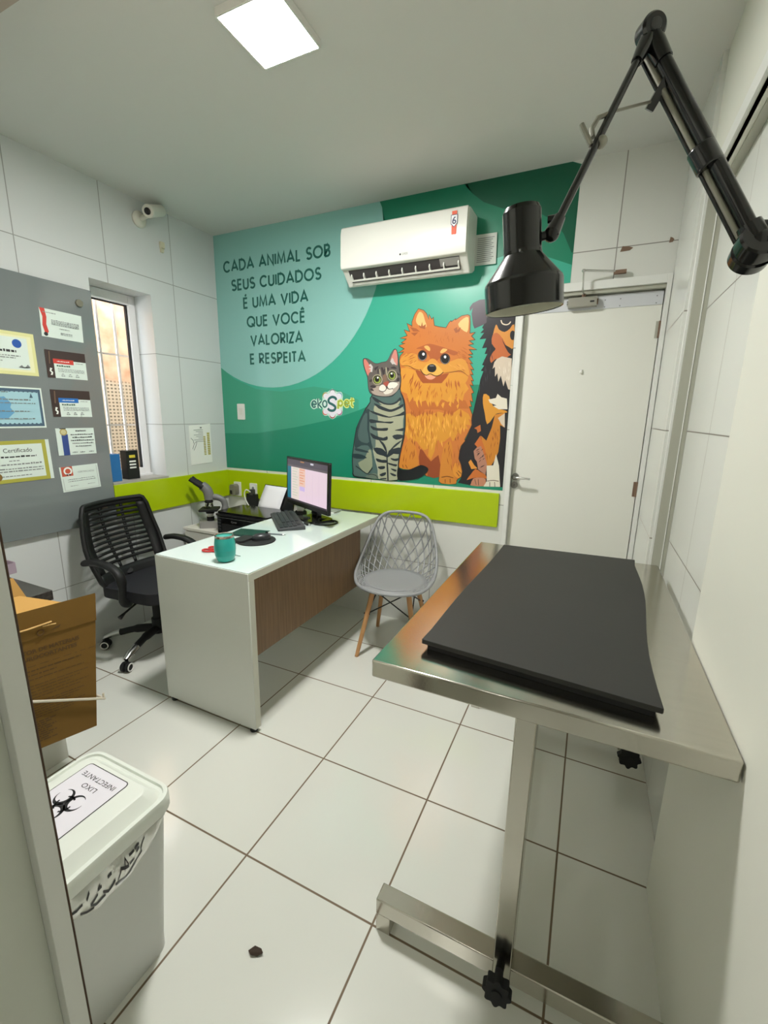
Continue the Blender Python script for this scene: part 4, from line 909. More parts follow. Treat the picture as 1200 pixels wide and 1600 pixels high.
(102,"5674 22858 0 712 245 0 14 81 64 -88 75 -22 69 -36 61 -48 50 -59 38 -68 23 -73 7 -77 -7 -77 -23 -73 -38 -68 -50 -59 -61 -48 -69 -36 -75 -22 -75 -7 -180 0 0 136 174 0 55 6 50 14 46 24 40 32 32 38 24 44 15 47 5 49 -5 49 -15 47 -24 44 -32 38 -40 32 -46 24 -50 14 -66 -76 14 82 -109 0 0 -576"),
(102,"6391 22886 346 766 345 -766 -125 -55 -220 521 -221 -521"),
(102,"6553 23120 368 0 0 -137 -368 0"),
(102,"7153 22858 0 712 246 0 14 81 63 -88 75 -22 70 -36 60 -48 51 -59 37 -68 23 -73 8 -77 -8 -77 -23 -73 -37 -68 -51 -59 -60 -48 -70 -36 -75 -22 -74 -7 -180 0 0 136 173 0 55 6 50 14 46 24 40 32 33 38 24 44 15 47 5 49 -5 49 -15 47 -24 44 -33 38 -40 32 -46 24 -50 14 -66 -76 15 82 -109 0 0 -576"),
(102,"8530 23172 -7 64 -19 53 -31 48 -42 40 -50 31 -56 19 -59 6 -60 -6 -56 -19 -50 -31 -41 -40 -32 -48 -19 -53 -6 -56 6 -56 19 -53 32 -48 41 -40 50 -31 56 -19 60 -6 59 6 56 19 50 31 42 40 31 48 19 53 7 64 136 -16 -9 -79 -30 -83 -48 -74 -64 -62 -76 -46 -85 -29 -88 -9 -89 9 -85 29 -76 46 -64 62 -48 74 -30 83 -10 87 10 87 30 83 48 74 64 62 76 46 85 29 89 9 88 -9 85 -29 76 -46 64 -62 48 -74 30 -83 9 -79"),
(102,"9087 23373 -24 31 -25 18 -29 9 -31 1 -29 -8 -26 -16 -19 -22 -11 -26 -2 -28 6 -27 14 -25 22 -20 28 -13 40 -6 9 82 55 -90 69 -27 58 -45 41 -60 18 -70 -8 -72 -32 -65 -52 -51 -65 -35 -72 -17 -75 2 -71 20 -63 38 -41 45 101 92 28 -31 29 -18 38 -10 40 -1 38 9 31 17 22 21 11 23 3 23 -6 22 -16 23 -26 20 -34 14 -59 -75 9 81 -60 9 -65 30 -52 48 -36 61 -15 69 6 70 28 66 46 53 60 38 69 19 71 -2 67 -22 58 -41 37 -48"),
(102,"2913 22154 -254 0 0 -508 254 0 0 -136 -390 0 0 780 390 0"),
(102,"2591 21981 301 0 0 -136 -301 0"),
(102,"2677 22392 97 128 109 -82 -98 -129"),
(102,"3519 22222 0 -451 0 -2 3 -29 10 -24 15 -23 21 -19 25 -15 29 -9 31 -3 31 3 29 9 26 15 21 19 15 23 9 24 4 29 0 453 136 0 0 -461 -6 -54 -21 -55 -33 -48 -44 -40 -51 -30 -57 -18 -59 -6 -59 6 -57 18 -51 30 -43 40 -33 48 -21 55 -7 54 0 10 0 451"),
(102,"3987 21586 118 785 251 -591 250 591 118 -785 -136 -15 -22 502 -210 -593 -211 593 -22 -502"),
(102,"4793 21605 342 767 342 -767 -125 -54 -217 521 -217 -521"),
(102,"4953 21840 363 0 0 -137 -363 0"),
(102,"6016 22247 195 -519 195 519 127 -51 -322 -768 -322 768"),
(102,"6600 21578 0 644 137 0 0 -644"),
(102,"6799 21578 0 712 243 0 15 81 62 -88 75 -22 68 -36 61 -49 49 -59 37 -67 23 -74 7 -76 -7 -76 -23 -74 -37 -67 -49 -59 -61 -49 -68 -36 -75 -22 -73 -7 -178 0 0 136 171 0 54 6 49 14 45 24 40 31 32 39 24 44 14 47 5 49 -5 49 -14 47 -24 44 -32 39 -40 31 -45 24 -49 14 -65 -76 14 82 -106 0 0 -576"),
(102,"7507 21605 342 767 342 -767 -125 -54 -217 521 -217 -521"),
(102,"7668 21840 363 0 0 -137 -363 0"),
(102,"3437 20607 -7 64 -19 53 -31 48 -42 40 -50 31 -56 19 -59 6 -59 -6 -55 -19 -50 -31 -42 -40 -31 -48 -19 -53 -7 -56 7 -56 19 -53 31 -48 42 -40 50 -31 55 -19 59 -6 59 6 56 19 50 31 42 40 31 48 19 53 7 64 136 -16 -9 -79 -30 -83 -48 -74 -64 -62 -76 -46 -84 -29 -89 -9 -88 9 -85 29 -75 46 -64 62 -48 74 -30 83 -10 87 10 87 30 83 48 74 64 62 75 46 85 29 88 9 89 -9 84 -29 76 -46 64 -62 48 -74 30 -83 9 -79"),
(102,"3271 20541 275 -206 -82 -109 -275 206"),
(102,"3774 20937 0 -451 0 -2 4 -29 9 -24 16 -22 21 -20 26 -14 29 -10 32 -3 31 3 30 10 26 14 21 20 15 22 10 24 3 29 0 453 137 0 0 -461 -7 -54 -21 -55 -33 -49 -44 -40 -52 -29 -57 -18 -59 -6 -60 6 -57 18 -51 29 -44 40 -33 49 -21 55 -7 54 0 10 0 451"),
(102,"4641 20868 -256 0 0 -506 256 0 0 -137 -393 0 0 780 393 0"),
(102,"4317 20696 303 0 0 -136 -303 0"),
(102,"5248 20962 198 -519 197 519 127 -51 -324 -768 -325 768"),
(102,"6503 20607 -7 64 -19 53 -31 48 -42 40 -50 31 -56 19 -59 6 -59 -6 -55 -19 -50 -31 -42 -40 -31 -48 -19 -53 -7 -56 7 -56 19 -53 31 -48 42 -40 50 -31 55 -19 59 -6 59 6 56 19 50 31 42 40 31 48 19 53 7 64 136 -16 -9 -79 -30 -83 -48 -74 -64 -62 -76 -46 -84 -29 -89 -9 -88 9 -85 29 -75 46 -64 62 -48 74 -30 83 -10 87 10 87 30 83 48 74 64 62 75 46 85 29 88 9 89 -9 84 -29 76 -46 64 -62 48 -74 30 -83 9 -79"),
(102,"7254 20781 -44 41 -44 27 -49 15 -50 4 -50 -8 -48 -19 -42 -30 -36 -40 -27 -47 -17 -53 -6 -56 6 -56 17 -53 27 -47 36 -40 42 -30 48 -19 50 -8 50 4 49 15 44 27 44 41 94 -99 -55 -52 -71 -42 -79 -25 -82 -6 -81 13 -76 31 -68 47 -56 62 -42 73 -26 80 -8 84 8 84 26 80 42 73 56 62 68 47 76 31 81 13 82 -6 79 -25 71 -42 55 -52"),
(102,"7848 20868 -256 0 0 -506 256 0 0 -137 -393 0 0 780 393 0"),
(102,"7524 20696 303 0 0 -136 -303 0"),
(102,"7519 21115 167 161 167 -161 -94 -99 -73 70 -73 -70"),
(102,"3172 19686 183 -518 183 518 127 -49 -310 -769 -310 769"),
(102,"3728 19044 330 768 329 -768 -126 -52 -203 520 -204 -520"),
(102,"3884 19280 347 0 0 -137 -347 0"),
(102,"4582 19662 0 -576 212 0 0 -136 -348 0 0 712"),
(102,"5542 19333 -7 64 -18 53 -30 48 -39 40 -46 30 -51 19 -54 6 -54 -6 -52 -19 -46 -30 -39 -40 -29 -48 -19 -53 -6 -57 6 -57 19 -53 29 -48 39 -40 46 -30 52 -19 54 -6 54 6 51 19 46 30 39 40 30 48 18 53 7 64 136 -14 -9 -79 -28 -83 -45 -74 -61 -62 -72 -46 -81 -30 -85 -9 -86 9 -81 30 -72 46 -60 62 -46 74 -28 83 -9 86 9 86 28 83 46 74 60 62 72 46 81 30 86 9 85 -9 81 -30 72 -46 61 -62 45 -74 28 -83 9 -79"),
(102,"5731 19018 0 712 242 0 23 80 50 -91 66 -33 52 -53 33 -66 12 -73 -12 -73 -33 -65 -52 -53 -66 -33 -68 -11 -178 0 0 136 167 0 36 6 27 14 22 22 14 27 4 30 -4 31 -14 27 -22 22 -27 14 -54 -75 24 81 -105 0 0 -576"),
(102,"5988 19367 226 -308 -110 -81 -226 309"),
(102,"6281 19018 0 644 137 0 0 -644"),
(102,"6539 19730 476 0 -360 -644 244 0 0 -136 -476 0 360 644 -244 0"),
(102,"7026 19044 329 768 330 -768 -126 -52 -204 520 -203 -520"),
(102,"7182 19280 346 0 0 -137 -346 0"),
(102,"3298 18298 -249 0 0 -506 249 0 0 -137 -386 0 0 780 386 0"),
(102,"2980 18126 297 0 0 -136 -297 0"),
(102,"3761 17723 0 712 248 0 23 80 51 -91 67 -33 54 -52 35 -66 12 -74 -12 -73 -35 -66 -54 -52 -67 -34 -69 -10 -185 0 0 136 175 0 37 6 30 15 22 22 14 27 5 29 -5 30 -14 27 -22 22 -30 15 -55 -75 23 80 -111 0 0 -575"),
(102,"4022 18073 235 -308 -109 -83 -235 309"),
(102,"4716 18298 -249 0 0 -506 249 0 0 -137 -385 0 0 780 385 0"),
(102,"4399 18126 297 0 0 -136 -297 0"),
(102,"5191 18239 -23 31 -24 17 -27 9 -30 1 -28 -8 -24 -16 -18 -22 -11 -26 -3 -28 6 -28 14 -25 21 -19 27 -13 39 -6 9 81 54 -89 67 -28 57 -45 40 -60 18 -69 -8 -72 -31 -64 -51 -52 -64 -35 -71 -17 -74 2 -70 20 -62 38 -40 46 102 90 27 -30 29 -18 35 -10 38 -1 37 9 30 16 21 22 11 23 2 23 -6 23 -15 22 -25 20 -33 14 -57 -75 9 81 -59 9 -63 31 -52 47 -35 61 -15 69 7 70 27 65 45 54 59 38 67 19 71 -2 66 -22 57 -41 36 -48"),
(102,"5401 17723 0 712 247 0 23 80 54 -91 69 -34 55 -53 36 -68 12 -76 -12 -76 -36 -68 -55 -53 -69 -34 -71 -11 -185 0 0 137 174 0 40 6 31 15 24 23 15 29 6 32 -6 32 -15 29 -24 23 -31 15 -57 -74 22 80 -111 0 0 -575"),
(102,"6342 18298 -249 0 0 -506 249 0 0 -137 -386 0 0 780 386 0"),
(102,"6025 18126 296 0 0 -136 -296 0"),
(102,"6471 17723 0 644 136 0 0 -644"),
(102,"6840 17723 0 644 136 0 0 -644"),
(102,"6722 18435 372 0 0 -137 -372 0"),
(102,"7215 17750 338 767 339 -767 -125 -54 -214 521 -213 -521"),
(102,"7374 17985 359 0 0 -137 -359 0"),
 ],
 'logo': [
(103,"10020 15870 76 -30 75 -58 69 -52 52 -34 46 -27 62 -19 99 3 115 11 96 -14 62 -57 42 -82 26 -91 3 -94 -14 -102 -9 -114 6 -130 10 -141 4 -139 -3 -139 -9 -137 -18 -114 -23 -84 -33 -61 -54 -45 -94 -21 -117 -5 -99 -14 -59 -37 -42 -48 -49 -45 -67 -46 -75 -44 -78 -20 -86 17 -89 40 -75 43 -44 47 -30 50 -46 33 -82 -3 -99 -20 -89 3 -74 40 -63 61 -43 79 -10 91 11 107 9 132 -2 176 -5 200 -3 174 -7 128 -5 102 12 90 39 86 56 73 65 51 76 15 85 -8 79 3 66 26 60 36 64 38 74 48 79 51"),
(104,"10250 15650 -10 -60 -30 -60 -50 -40 -70 -30 -70 -10 -70 10 -70 30 -50 50 -30 50 -10 60 10 60 40 60 50 40 60 30 70 10 80 -10 60 -30 50 -50 30 -50"),
(105,"10790 15430 -10 -70 -30 -50 -50 -40 -60 -30 -70 -10 -70 10 -60 30 -50 40 -30 60 -10 60 10 60 40 50 50 50 60 20 60 10 70 -10 60 -30 50 -40 30 -50"),
(106,"10790 14310 -10 -60 -40 -50 -40 -50 -70 -30 -60 -10 -70 10 -70 30 -40 40 -40 60 -10 60 20 60 30 60 50 40 60 30 70 10 70 -10 60 -30 50 -40 30 -60"),
(107,"10240 14080 -10 -60 -40 -60 -50 -40 -60 -30 -80 -20 -70 10 -60 30 -50 40 -40 60 -10 60 10 70 40 50 50 50 70 30 70 10 70 -10 60 -30 50 -40 40 -60"),
(108,"9650 14300 -10 -60 -40 -60 -50 -50 -60 -30 -70 -10 -70 10 -70 30 -50 40 -30 60 -10 60 10 70 40 50 50 50 60 30 70 10 70 -10 70 -30 50 -40 30 -60"),
(109,"9660 15430 -10 -60 -30 -60 -50 -40 -60 -30 -70 -10 -70 10 -70 30 -50 40 -30 60 -10 60 10 60 40 60 50 40 60 30 70 10 70 -10 60 -30 50 -40 30 -60"),
(110,"10230 15590 -10 -60 -30 -50 -50 -40 -50 -20 -70 -10 -70 10 -50 20 -50 40 -30 60 -10 50 10 60 30 50 50 40 60 20 60 10 70 -10 60 -20 40 -40 30 -60"),
(110,"10740 15380 -10 -60 -30 -50 -50 -40 -60 -20 -60 -10 -70 10 -60 20 -40 40 -30 50 -10 60 10 60 30 50 50 40 50 20 70 10 60 -10 60 -30 50 -40 30 -50"),
(110,"10730 14360 -10 -60 -30 -50 -50 -40 -60 -30 -60 -10 -70 10 -50 30 -50 40 -30 50 -10 50 10 60 30 50 50 40 60 30 60 10 70 -10 60 -20 40 -40 30 -50"),
(110,"10220 14140 -10 -60 -30 -50 -50 -40 -60 -30 -60 -10 -70 10 -60 30 -50 40 -30 50 -10 50 10 60 30 50 50 50 60 20 70 10 60 -10 60 -20 50 -40 30 -50"),
(110,"9690 14350 -10 -60 -40 -50 -40 -50 -60 -20 -70 -10 -70 10 -60 20 -50 40 -30 50 -10 60 20 60 30 50 50 40 60 30 60 10 70 -10 60 -20 50 -50 30 -50"),
(110,"9700 15380 -10 -50 -30 -50 -50 -40 -60 -30 -70 -10 -60 10 -60 30 -50 40 -30 50 -10 50 10 60 30 50 50 40 60 30 70 10 60 -10 60 -30 50 -40 30 -50"),
(110,"10730 14870 -20 -150 -40 -150 -80 -130 -100 -120 -120 -90 -130 -70 -150 -30 -150 0 -150 30 -140 60 -120 90 -100 120 -70 130 -50 150 -10 160 20 150 50 150 80 130 100 120 120 90 140 60 140 30 150 0 150 -30 130 -70 120 -90 100 -110 70 -130 40 -150"),
(111,"8345 14950 123 -5 113 -4 19 2 -39 -60 6 -18 -15 26 -18 22 -18 14 -2 1 -5 -1 -25 -10 -21 -15 -20 -24 -16 -33 -5 -18 3 -18 16 -32 17 -24 16 -13 14 -7 3 0 6 1 34 21 47 28 124 -206 -47 -28 -60 -36 -86 -26 -90 13 -75 36 -62 51 -49 68 -38 82 -17 96 21 96 43 81 55 68 71 51 82 33 96 10 90 -34 67 -54 45 -55 39 -64 38 -118 -85 -130 -150 -17 -132 5 -123 5"),
(111,"8940 15214 3 -110 4 -110 3 -110 3 -110 4 -110 3 -110 -240 -8 -3 110 -4 110 -3 110 -3 110 -4 110 -3 110"),
(111,"9201 14951 -90 -81 -88 -80 -76 -71 -265 -108 99 370 174 -67 82 -76 92 -85 92 -85 -162 -176 -92 84 -93 85 -49 45 113 -43 92 345 -217 -87 47 45 90 82 89 81"),
(111,"9679 14845 -5 -38 -6 -48 -18 -59 -33 -53 -38 -42 -38 -32 -43 -27 -50 -19 -57 -8 -58 7 -54 18 -50 28 -42 39 -33 44 -25 49 -17 52 -9 53 -3 51 2 49 10 52 20 53 31 49 37 41 39 33 43 27 50 19 57 8 58 -7 54 -18 51 -29 42 -39 32 -44 25 -48 16 -51 6 -43 6 -34 -238 -36 -5 34 -4 26 -3 12 -7 12 -8 12 -6 5 -5 3 -9 3 -3 0 1 0 -2 -1 -9 -5 -13 -11 -13 -15 -7 -11 -4 -10 -3 -15 -1 -21 2 -23 4 -23 5 -18 7 -13 8 -11 5 -4 6 -4 9 -3 3 0 -1 0 2 1 9 5 13 11 13 14 5 8 3 9 3 28 5 38"),
(112,"10615 15071 -7 -85 -7 -86 -6 -88 -7 -94 -7 -98 -6 -98 -230 16 7 98 7 98 6 94 7 90 7 85 6 86"),
(112,"10919 14863 -9 -27 -11 -32 -16 -35 -18 -34 -26 -39 -42 -41 -53 -26 -50 -11 -44 -3 -44 3 -49 11 -49 23 -43 36 -32 38 -25 40 -18 42 -12 46 -3 46 3 47 10 48 20 49 30 44 35 35 41 28 44 19 46 12 46 3 46 -3 47 -12 48 -21 41 -33 29 -37 22 -37 17 -41 11 -37 9 -31 -220 -66 -9 31 -8 26 -6 14 -6 10 -3 5 1 -2 -1 1 -8 2 -10 1 -9 -1 -9 -2 -6 -3 -5 -4 -6 -6 -3 -3 -3 -7 -3 -15 -1 -14 1 -9 2 -8 4 -9 8 -12 9 -11 3 -3 1 -1 6 -1 11 -1 11 1 6 1 -4 -2 -3 -2 7 10 10 18 7 17 8 22 9 27"),
(112,"11005 15005 111 -5 103 -4 13 2 -38 -60 6 -18 -14 23 -15 18 -16 12 -2 0 -2 0 -16 -6 -14 -10 -16 -21 -14 -29 -4 -16 4 -16 16 -32 18 -24 10 -9 7 -3 -1 0 7 2 33 18 44 24 110 -202 -44 -24 -55 -30 -77 -22 -80 10 -68 31 -56 47 -45 61 -38 76 -19 91 18 92 38 78 50 64 65 48 76 29 87 7 81 -31 62 -48 44 -51 36 -60 37 -110 -79 -125 -140 -16 -121 5 -112 4"),
(112,"11675 15270 -13 -139 -12 -136 -5 -106 2 -63 3 -22 -4 8 -8 5 26 -5 47 -9 -42 -226 -47 9 -68 13 -80 49 -44 80 -13 76 -2 87 6 120 12 141 12 138"),
(112,"11345 15164 130 17 130 16 130 17 30 -228 -130 -17 -130 -16 -130 -17"),
(113,"8342 14880 123 -5 119 -5 57 7 -3 -4 -7 21 -22 37 -26 32 -32 26 -28 10 -31 -3 -42 -17 -35 -26 -30 -37 -25 -46 -9 -41 7 -41 22 -47 27 -37 29 -24 32 -15 28 -4 30 9 41 25 47 28 52 -86 -47 -28 -53 -31 -62 -19 -65 9 -58 27 -48 41 -40 54 -31 68 -13 73 17 73 35 68 44 55 57 40 65 27 70 7 64 -24 53 -43 37 -45 32 -53 25 -78 -49 -75 -111 -13 -127 5 -123 5"),
(113,"8870 15212 3 -110 4 -110 3 -110 3 -110 4 -110 3 -110 -100 -4 -3 110 -4 110 -3 110 -3 110 -4 110 -3 110"),
(113,"9154 15003 -90 -81 -89 -81 -67 -63 -124 -52 43 162 90 -35 72 -67 93 -84 92 -85 -68 -74 -92 85 -92 85 -59 54 29 -12 36 137 -76 -30 56 53 89 81 89 81"),
(113,"9610 14854 -5 -38 -6 -42 -13 -45 -25 -40 -30 -33 -32 -27 -32 -20 -37 -14 -40 -5 -41 5 -41 13 -38 21 -31 29 -26 35 -19 38 -14 42 -8 44 -2 43 2 41 8 41 15 41 24 37 30 34 31 26 33 21 37 14 40 5 41 -5 41 -13 38 -21 31 -30 26 -34 19 -38 13 -40 5 -37 5 -34 -98 -16 -6 35 -4 30 -7 24 -12 22 -16 21 -16 15 -18 11 -23 7 -19 3 -15 -2 -17 -7 -18 -11 -21 -18 -20 -22 -14 -23 -9 -22 -4 -26 -2 -29 2 -31 6 -32 8 -28 12 -23 16 -21 16 -14 18 -11 23 -7 19 -3 15 2 17 7 19 12 20 17 20 22 13 21 7 24 5 34 4 37"),
(114,"10545 15077 -7 -86 -6 -86 -7 -88 -7 -95 -6 -97 -7 -98 -90 6 7 98 6 98 7 94 7 89 6 86 7 85"),
(114,"10853 14885 -10 -27 -10 -29 -13 -29 -15 -29 -20 -30 -29 -28 -35 -18 -37 -8 -34 -2 -34 2 -36 8 -34 17 -31 25 -25 31 -20 31 -14 32 -8 34 -3 35 3 37 8 38 14 36 22 32 26 26 30 20 33 15 34 8 35 3 35 -3 35 -8 34 -15 28 -23 21 -27 17 -29 14 -33 10 -33 9 -31 -86 -26 -9 31 -9 29 -9 23 -11 18 -11 14 -12 9 -15 7 -20 5 -21 2 -20 -2 -20 -5 -18 -7 -16 -12 -15 -14 -11 -16 -8 -20 -5 -25 -2 -24 2 -20 5 -20 8 -19 13 -20 16 -20 15 -13 16 -7 19 -4 21 -2 21 2 20 4 13 6 11 11 12 19 13 23 10 22 8 26 9 27"),
(114,"11002 14935 112 -4 108 -5 51 6 -2 -3 -7 21 -21 34 -23 28 -31 23 -26 9 -27 -2 -35 -13 -29 -22 -27 -34 -21 -44 -8 -39 8 -39 23 -45 26 -35 24 -21 26 -11 23 -3 29 8 39 21 44 24 44 -78 -45 -25 -48 -26 -55 -16 -56 7 -49 23 -42 35 -37 50 -31 62 -15 69 14 68 31 63 39 52 50 36 58 22 61 5 57 -22 48 -37 35 -41 29 -48 24 -71 -43 -69 -102 -12 -115 5 -112 4"),
(114,"11605 15276 -12 -138 -13 -138 -5 -111 2 -69 6 -39 11 -19 18 -12 39 -7 47 -9 -16 -88 -47 9 -56 10 -53 33 -29 53 -10 60 -2 80 6 115 12 139 12 139"),
(114,"11354 15095 130 16 130 17 130 17 12 -90 -130 -16 -130 -17 -130 -17"),
(113,"10240 15082 -18 49 -12 34 -14 17 -44 23 -67 22 -63 7 -62 -9 -67 -24 -52 -30 -35 -33 -23 -36 -6 -25 5 -23 19 -34 31 -32 50 -27 79 -28 86 -36 81 -45 79 -48 68 -57 43 -68 15 -74 -11 -71 -33 -67 -51 -63 -68 -50 -81 -28 -84 -11 -80 0 -79 10 -77 20 -73 31 -57 46 -36 47 -30 39 134 104 30 -39 24 -31 23 -18 40 -17 55 -15 56 -7 58 0 57 8 40 13 29 22 26 31 13 27 2 15 -2 13 -13 19 -38 32 -65 40 -69 38 -74 31 -87 32 -84 46 -64 65 -44 77 -17 89 22 87 49 77 65 62 82 47 96 34 101 16 103 -12 97 -31 86 -45 56 -66 23 -64 17 -50"),
 ],
}
# ================================================================== THE SETTING
b = MB(); b.box(-.3, -4.4, -.1, 3.6, .3, 0, M_floor); struct(b.build('floor'))
b = MB(); b.box(-.3, -4.4, H, 3.6, .3, H+.1, M_ceil); struct(b.build('ceiling'))
b = MB()
WY0, WY1, WZ0, WZ1 = -.95, -.563, .978, 2.14
b.box(-.2, -2.6, 0, 0, .2, WZ0, M_wtl); b.box(-.2, -2.6, WZ1, 0, .2, H, M_wtl)
b.box(-.2, -2.6, WZ0, 0, WY0, WZ1, M_wtl); b.box(-.2, WY1, WZ0, 0, .2, WZ1, M_wtl)
struct(b.build('wall_left'))
DX0, DX1, DZ = 2.222, 2.902, 2.072
b = MB()
b.box(-.2, 0, 0, DX0, .2, H, M_wtb); b.box(DX1, 0, 0, 3.2, .2, H, M_wtb); b.box(DX0, 0, DZ, DX1, .2, H, M_wtb)
struct(b.build('wall_back'))
# right wall: tiled strip by the door, framed opening closed by a tiled wall set back, painted part near the camera
RY0, RY1, RZ = -1.328, -.52, 2.225
b = MB()
b.box(WT, RY1, 0, 3.2, 0, H, M_wtr)
b.box(2.93, RY0, RZ, 3.2, RY1, H, M_paint)
b.box(WR, RY0-.1, 0, 3.2, RY1, RZ, M_wtr)
b.box(WP, -4.4, 0, 3.2, RY0, H, M_paint)
struct(b.build('wall_right'))
b = MB(); b.box(-.2, -2.58, 0, 2.11, -2.45, H, M_paint); b.box(2.11, -2.58, 2.12, WP, -2.45, H, M_paint)
struct(b.build('wall_front'))
b = MB(); b.box(.9, -4.4, 0, 1.1, -2.58, H, M_paint); struct(b.build('wall_corridor'))
b = MB(); b.box(.9, -4.5, 0, 3.2, -4.3, H, M_paint); struct(b.build('wall_corridor_end'))
M_jamb = mat('jamb_paint', (206,209,198), .45, noise=.02, nscale=8)
b = MB()
b.hexa([(2.09,-2.6,0),(2.135,-2.6,0),(2.135,-2.462,0),(2.09,-2.462,0)], [(2.09,-2.6,2.12),(2.105,-2.6,2.12),(2.105,-2.462,2.12),(2.09,-2.462,2.12)], M_jamb)
b.hexa([(2.09,-2.462,0),(2.150,-2.462,0),(2.1535,-2.443,0),(2.09,-2.443,0)], [(2.09,-2.462,2.12),(2.120,-2.462,2.12),(2.1225,-2.443,2.12),(2.09,-2.443,2.12)], M_trimw)
b.hexa([(2.09,-2.443,0),(2.154,-2.443,0),(2.154,-2.441,0),(2.09,-2.441,0)], [(2.09,-2.443,2.12),(2.123,-2.443,2.12),(2.123,-2.441,2.12),(2.09,-2.441,2.12)], M_crack)
struct(b.build('trim_1', bevel=.0008))
b = MB(); b.box(0, -2.45, 2.45, 2.1, -1.804, H-.001, mat('beam_paint', (172,160,148), .8)); struct(b.build('ceiling_beam'))
# lime green bands
b = MB(); b.box(.018, -.018, .757, 2.175, 0, .966, M_lime); struct(b.build('trim_2', bevel=.002))
b = MB(); b.box(0, -.955, .757, .018, 0, .966, M_lime); struct(b.build('trim_3', bevel=.002))
# frame of the closed opening in the right wall
b = MB()
b.box(2.924, RY1-.006, 0, 2.934, RY1+.02, RZ+.045, M_trimw)          # jamb face
b.box(2.934, RY1-.008, 0, WR, RY1+.02, RZ, M_trimg)                    # reveal
b.box(2.966, RY1-.010, 0, 2.970, RY1-.004, RZ, M_trimw)                # stop
b.box(2.922, -2.2, RZ, 2.932, RY1+.02, RZ+.05, M_trimw)               # header face
b.box(2.932, RY0, RZ, 2.946, RY1, RZ+.014, M_trimg)
b.box(2.946, RY0, RZ+.03, 2.958, RY1, RZ+.04, M_mblack)               # dark track
b.box(2.958, RY0, RZ-.004, 2.985, RY1, RZ+.02, M_trimg)
struct(b.build('trim_4', bevel=.0012))
# door frame
b = MB()
b.box(2.205, -.014, 0, 2.232, .05, DZ+.028, M_trimw);
b.box(2.892, -.014, 0, 2.912, .05, DZ+.028, M_trimw)
b.box(2.232, -.014, DZ-.012, 2.892, .05, DZ+.028, M_trimw); b.box(2.24, .0, DZ-.03, 2.892, .06, DZ-.012, M_trimg)
b.box(2.205, .075, 0, 2.912, .085, DZ, M_crack)
struct(b.build('trim_5', bevel=.0015))
# door leaf
M_hand = mat('handle_rose', (124,122,116), .35, .6)
b = MB(); b.box(2.2335, .03, .006, 2.8885, .068, 2.0385, M_door)
door = struct(b.build('door_1', bevel=.001), 'white painted door closed in the back wall')
b = MB(); b.box(2.28, .0262, 1.972, 2.887, .03, 2.036, mat('door_strip', (206,208,212), .4))
for x in (2.63, 2.70, 2.86):
    for z in (1.98, 2.013): b.cyl((x, .0262, z), (x, .0252, z), .003, M_inkg, n=10)
b.build('top_strip', door, bevel=.0008)
b = MB(); b.cyl((2.255,.03,1.07),(2.255,.018,1.07),.021,M_hand,n=28); b.tube([(2.255,.018,1.07),(2.255,-.02,1.07),(2.262,-.026,1.07),(2.275,-.028,1.07),(2.345,-.027,1.068)],.0072,M_chrome,n=12); b.build('handle', door)
b = MB(); b.cyl((2.252,.03,1.02),(2.252,.02,1.02),.02,M_hand,n=28); b.box(2.2505,.0195,1.013,2.2535,.0192,1.027,M_mblack); b.build('lock', door)
for z in (1.855, 1.047):
    b = MB(); b.cyl((2.889,.026,z-.04),(2.889,.026,z+.04),.0055,M_rust,n=12); b.box(2.872,.0285,z-.04,2.889,.03,z+.04,M_rust if z<1.2 else M_trimg); b.build('hinge', door)
b = MB(); b.cyl((2.552,.03,1.672),(2.552,.022,1.672),.006,M_white,n=14); b.ball((2.552,.02,1.661),.008,M_white,12,8,(1,.6,1)); b.build('hook', door)
cl = thing('door_closer', 'silver hydraulic door closer on top of the white door', 'door closer', (2.52,.0262,1.98))
b = MB(); b.box(2.455,-.014,1.983,2.592,.026,2.028,mat('closer_silver',(176,174,164),.35,.7)); b.box(2.56,-.0145,2.0,2.58,-.014,2.008,M_ink); b.build('body', cl, bevel=.004)
for p_, q_, r_, m_, n_ in (((2.455,.006,2.005),(2.449,.006,2.005),.014,M_chrome,'end_cap'),((2.592,.006,2.005),(2.598,.006,2.005),.014,M_rust,'end_cap'),((2.527,.006,2.028),(2.527,.006,2.045),.01,M_rust,'spindle')):
    b = MB(); b.cyl(p_,q_,r_,m_); b.build(n_, cl)
b = MB(); b.tube([(2.527,.006,2.042),(2.522,-.055,2.05),(2.518,-.075,2.135)],.0085,M_chrome,n=10,flat=.45); b.ball((2.518,-.075,2.135),.009,M_chrome); b.tube([(2.518,-.075,2.137),(2.66,-.03,2.13)],.005,M_chrome,n=10); b.box(2.655,-.034,2.118,2.71,-.014,2.134,M_rust); b.build('arm', cl)

# window
M_alu = mat('white_aluminium', (232,232,232), .3)
M_glass = mat('window_glass', (255,255,255), .0, trans=1.0, spec=.5, ior=1.01)
b = MB(); fx0, fx1 = -.2, -.158
b.box(fx0, WY0, WZ0, fx1, WY0+.045, WZ1, M_alu); b.box(fx0, WY1-.048, WZ0, fx1, WY1, WZ1, M_alu)
b.box(fx0, WY0+.044, WZ1-.06, fx1, WY1-.047, WZ1, M_alu); b.box(fx0, WY0+.044, WZ0, fx1, WY1-.047, WZ0+.055, M_alu)
b.box(fx0+.005, WY1-.056, WZ0+.05, fx1-.014, WY1-.047, WZ1-.055, M_mblack); b.box(fx0+.005, WY0+.04, WZ1-.066, fx1-.014, WY1-.05, WZ1-.059, M_mblack)
b.box(fx1, WY0, WZ0, fx1+.02, WY1, WZ0+.016, M_alu); b.box(fx1, -.72, WZ0+.02, fx1+.01, -.69, WZ0+.035, M_inkg)
win = struct(b.build('window_1', bevel=.003))
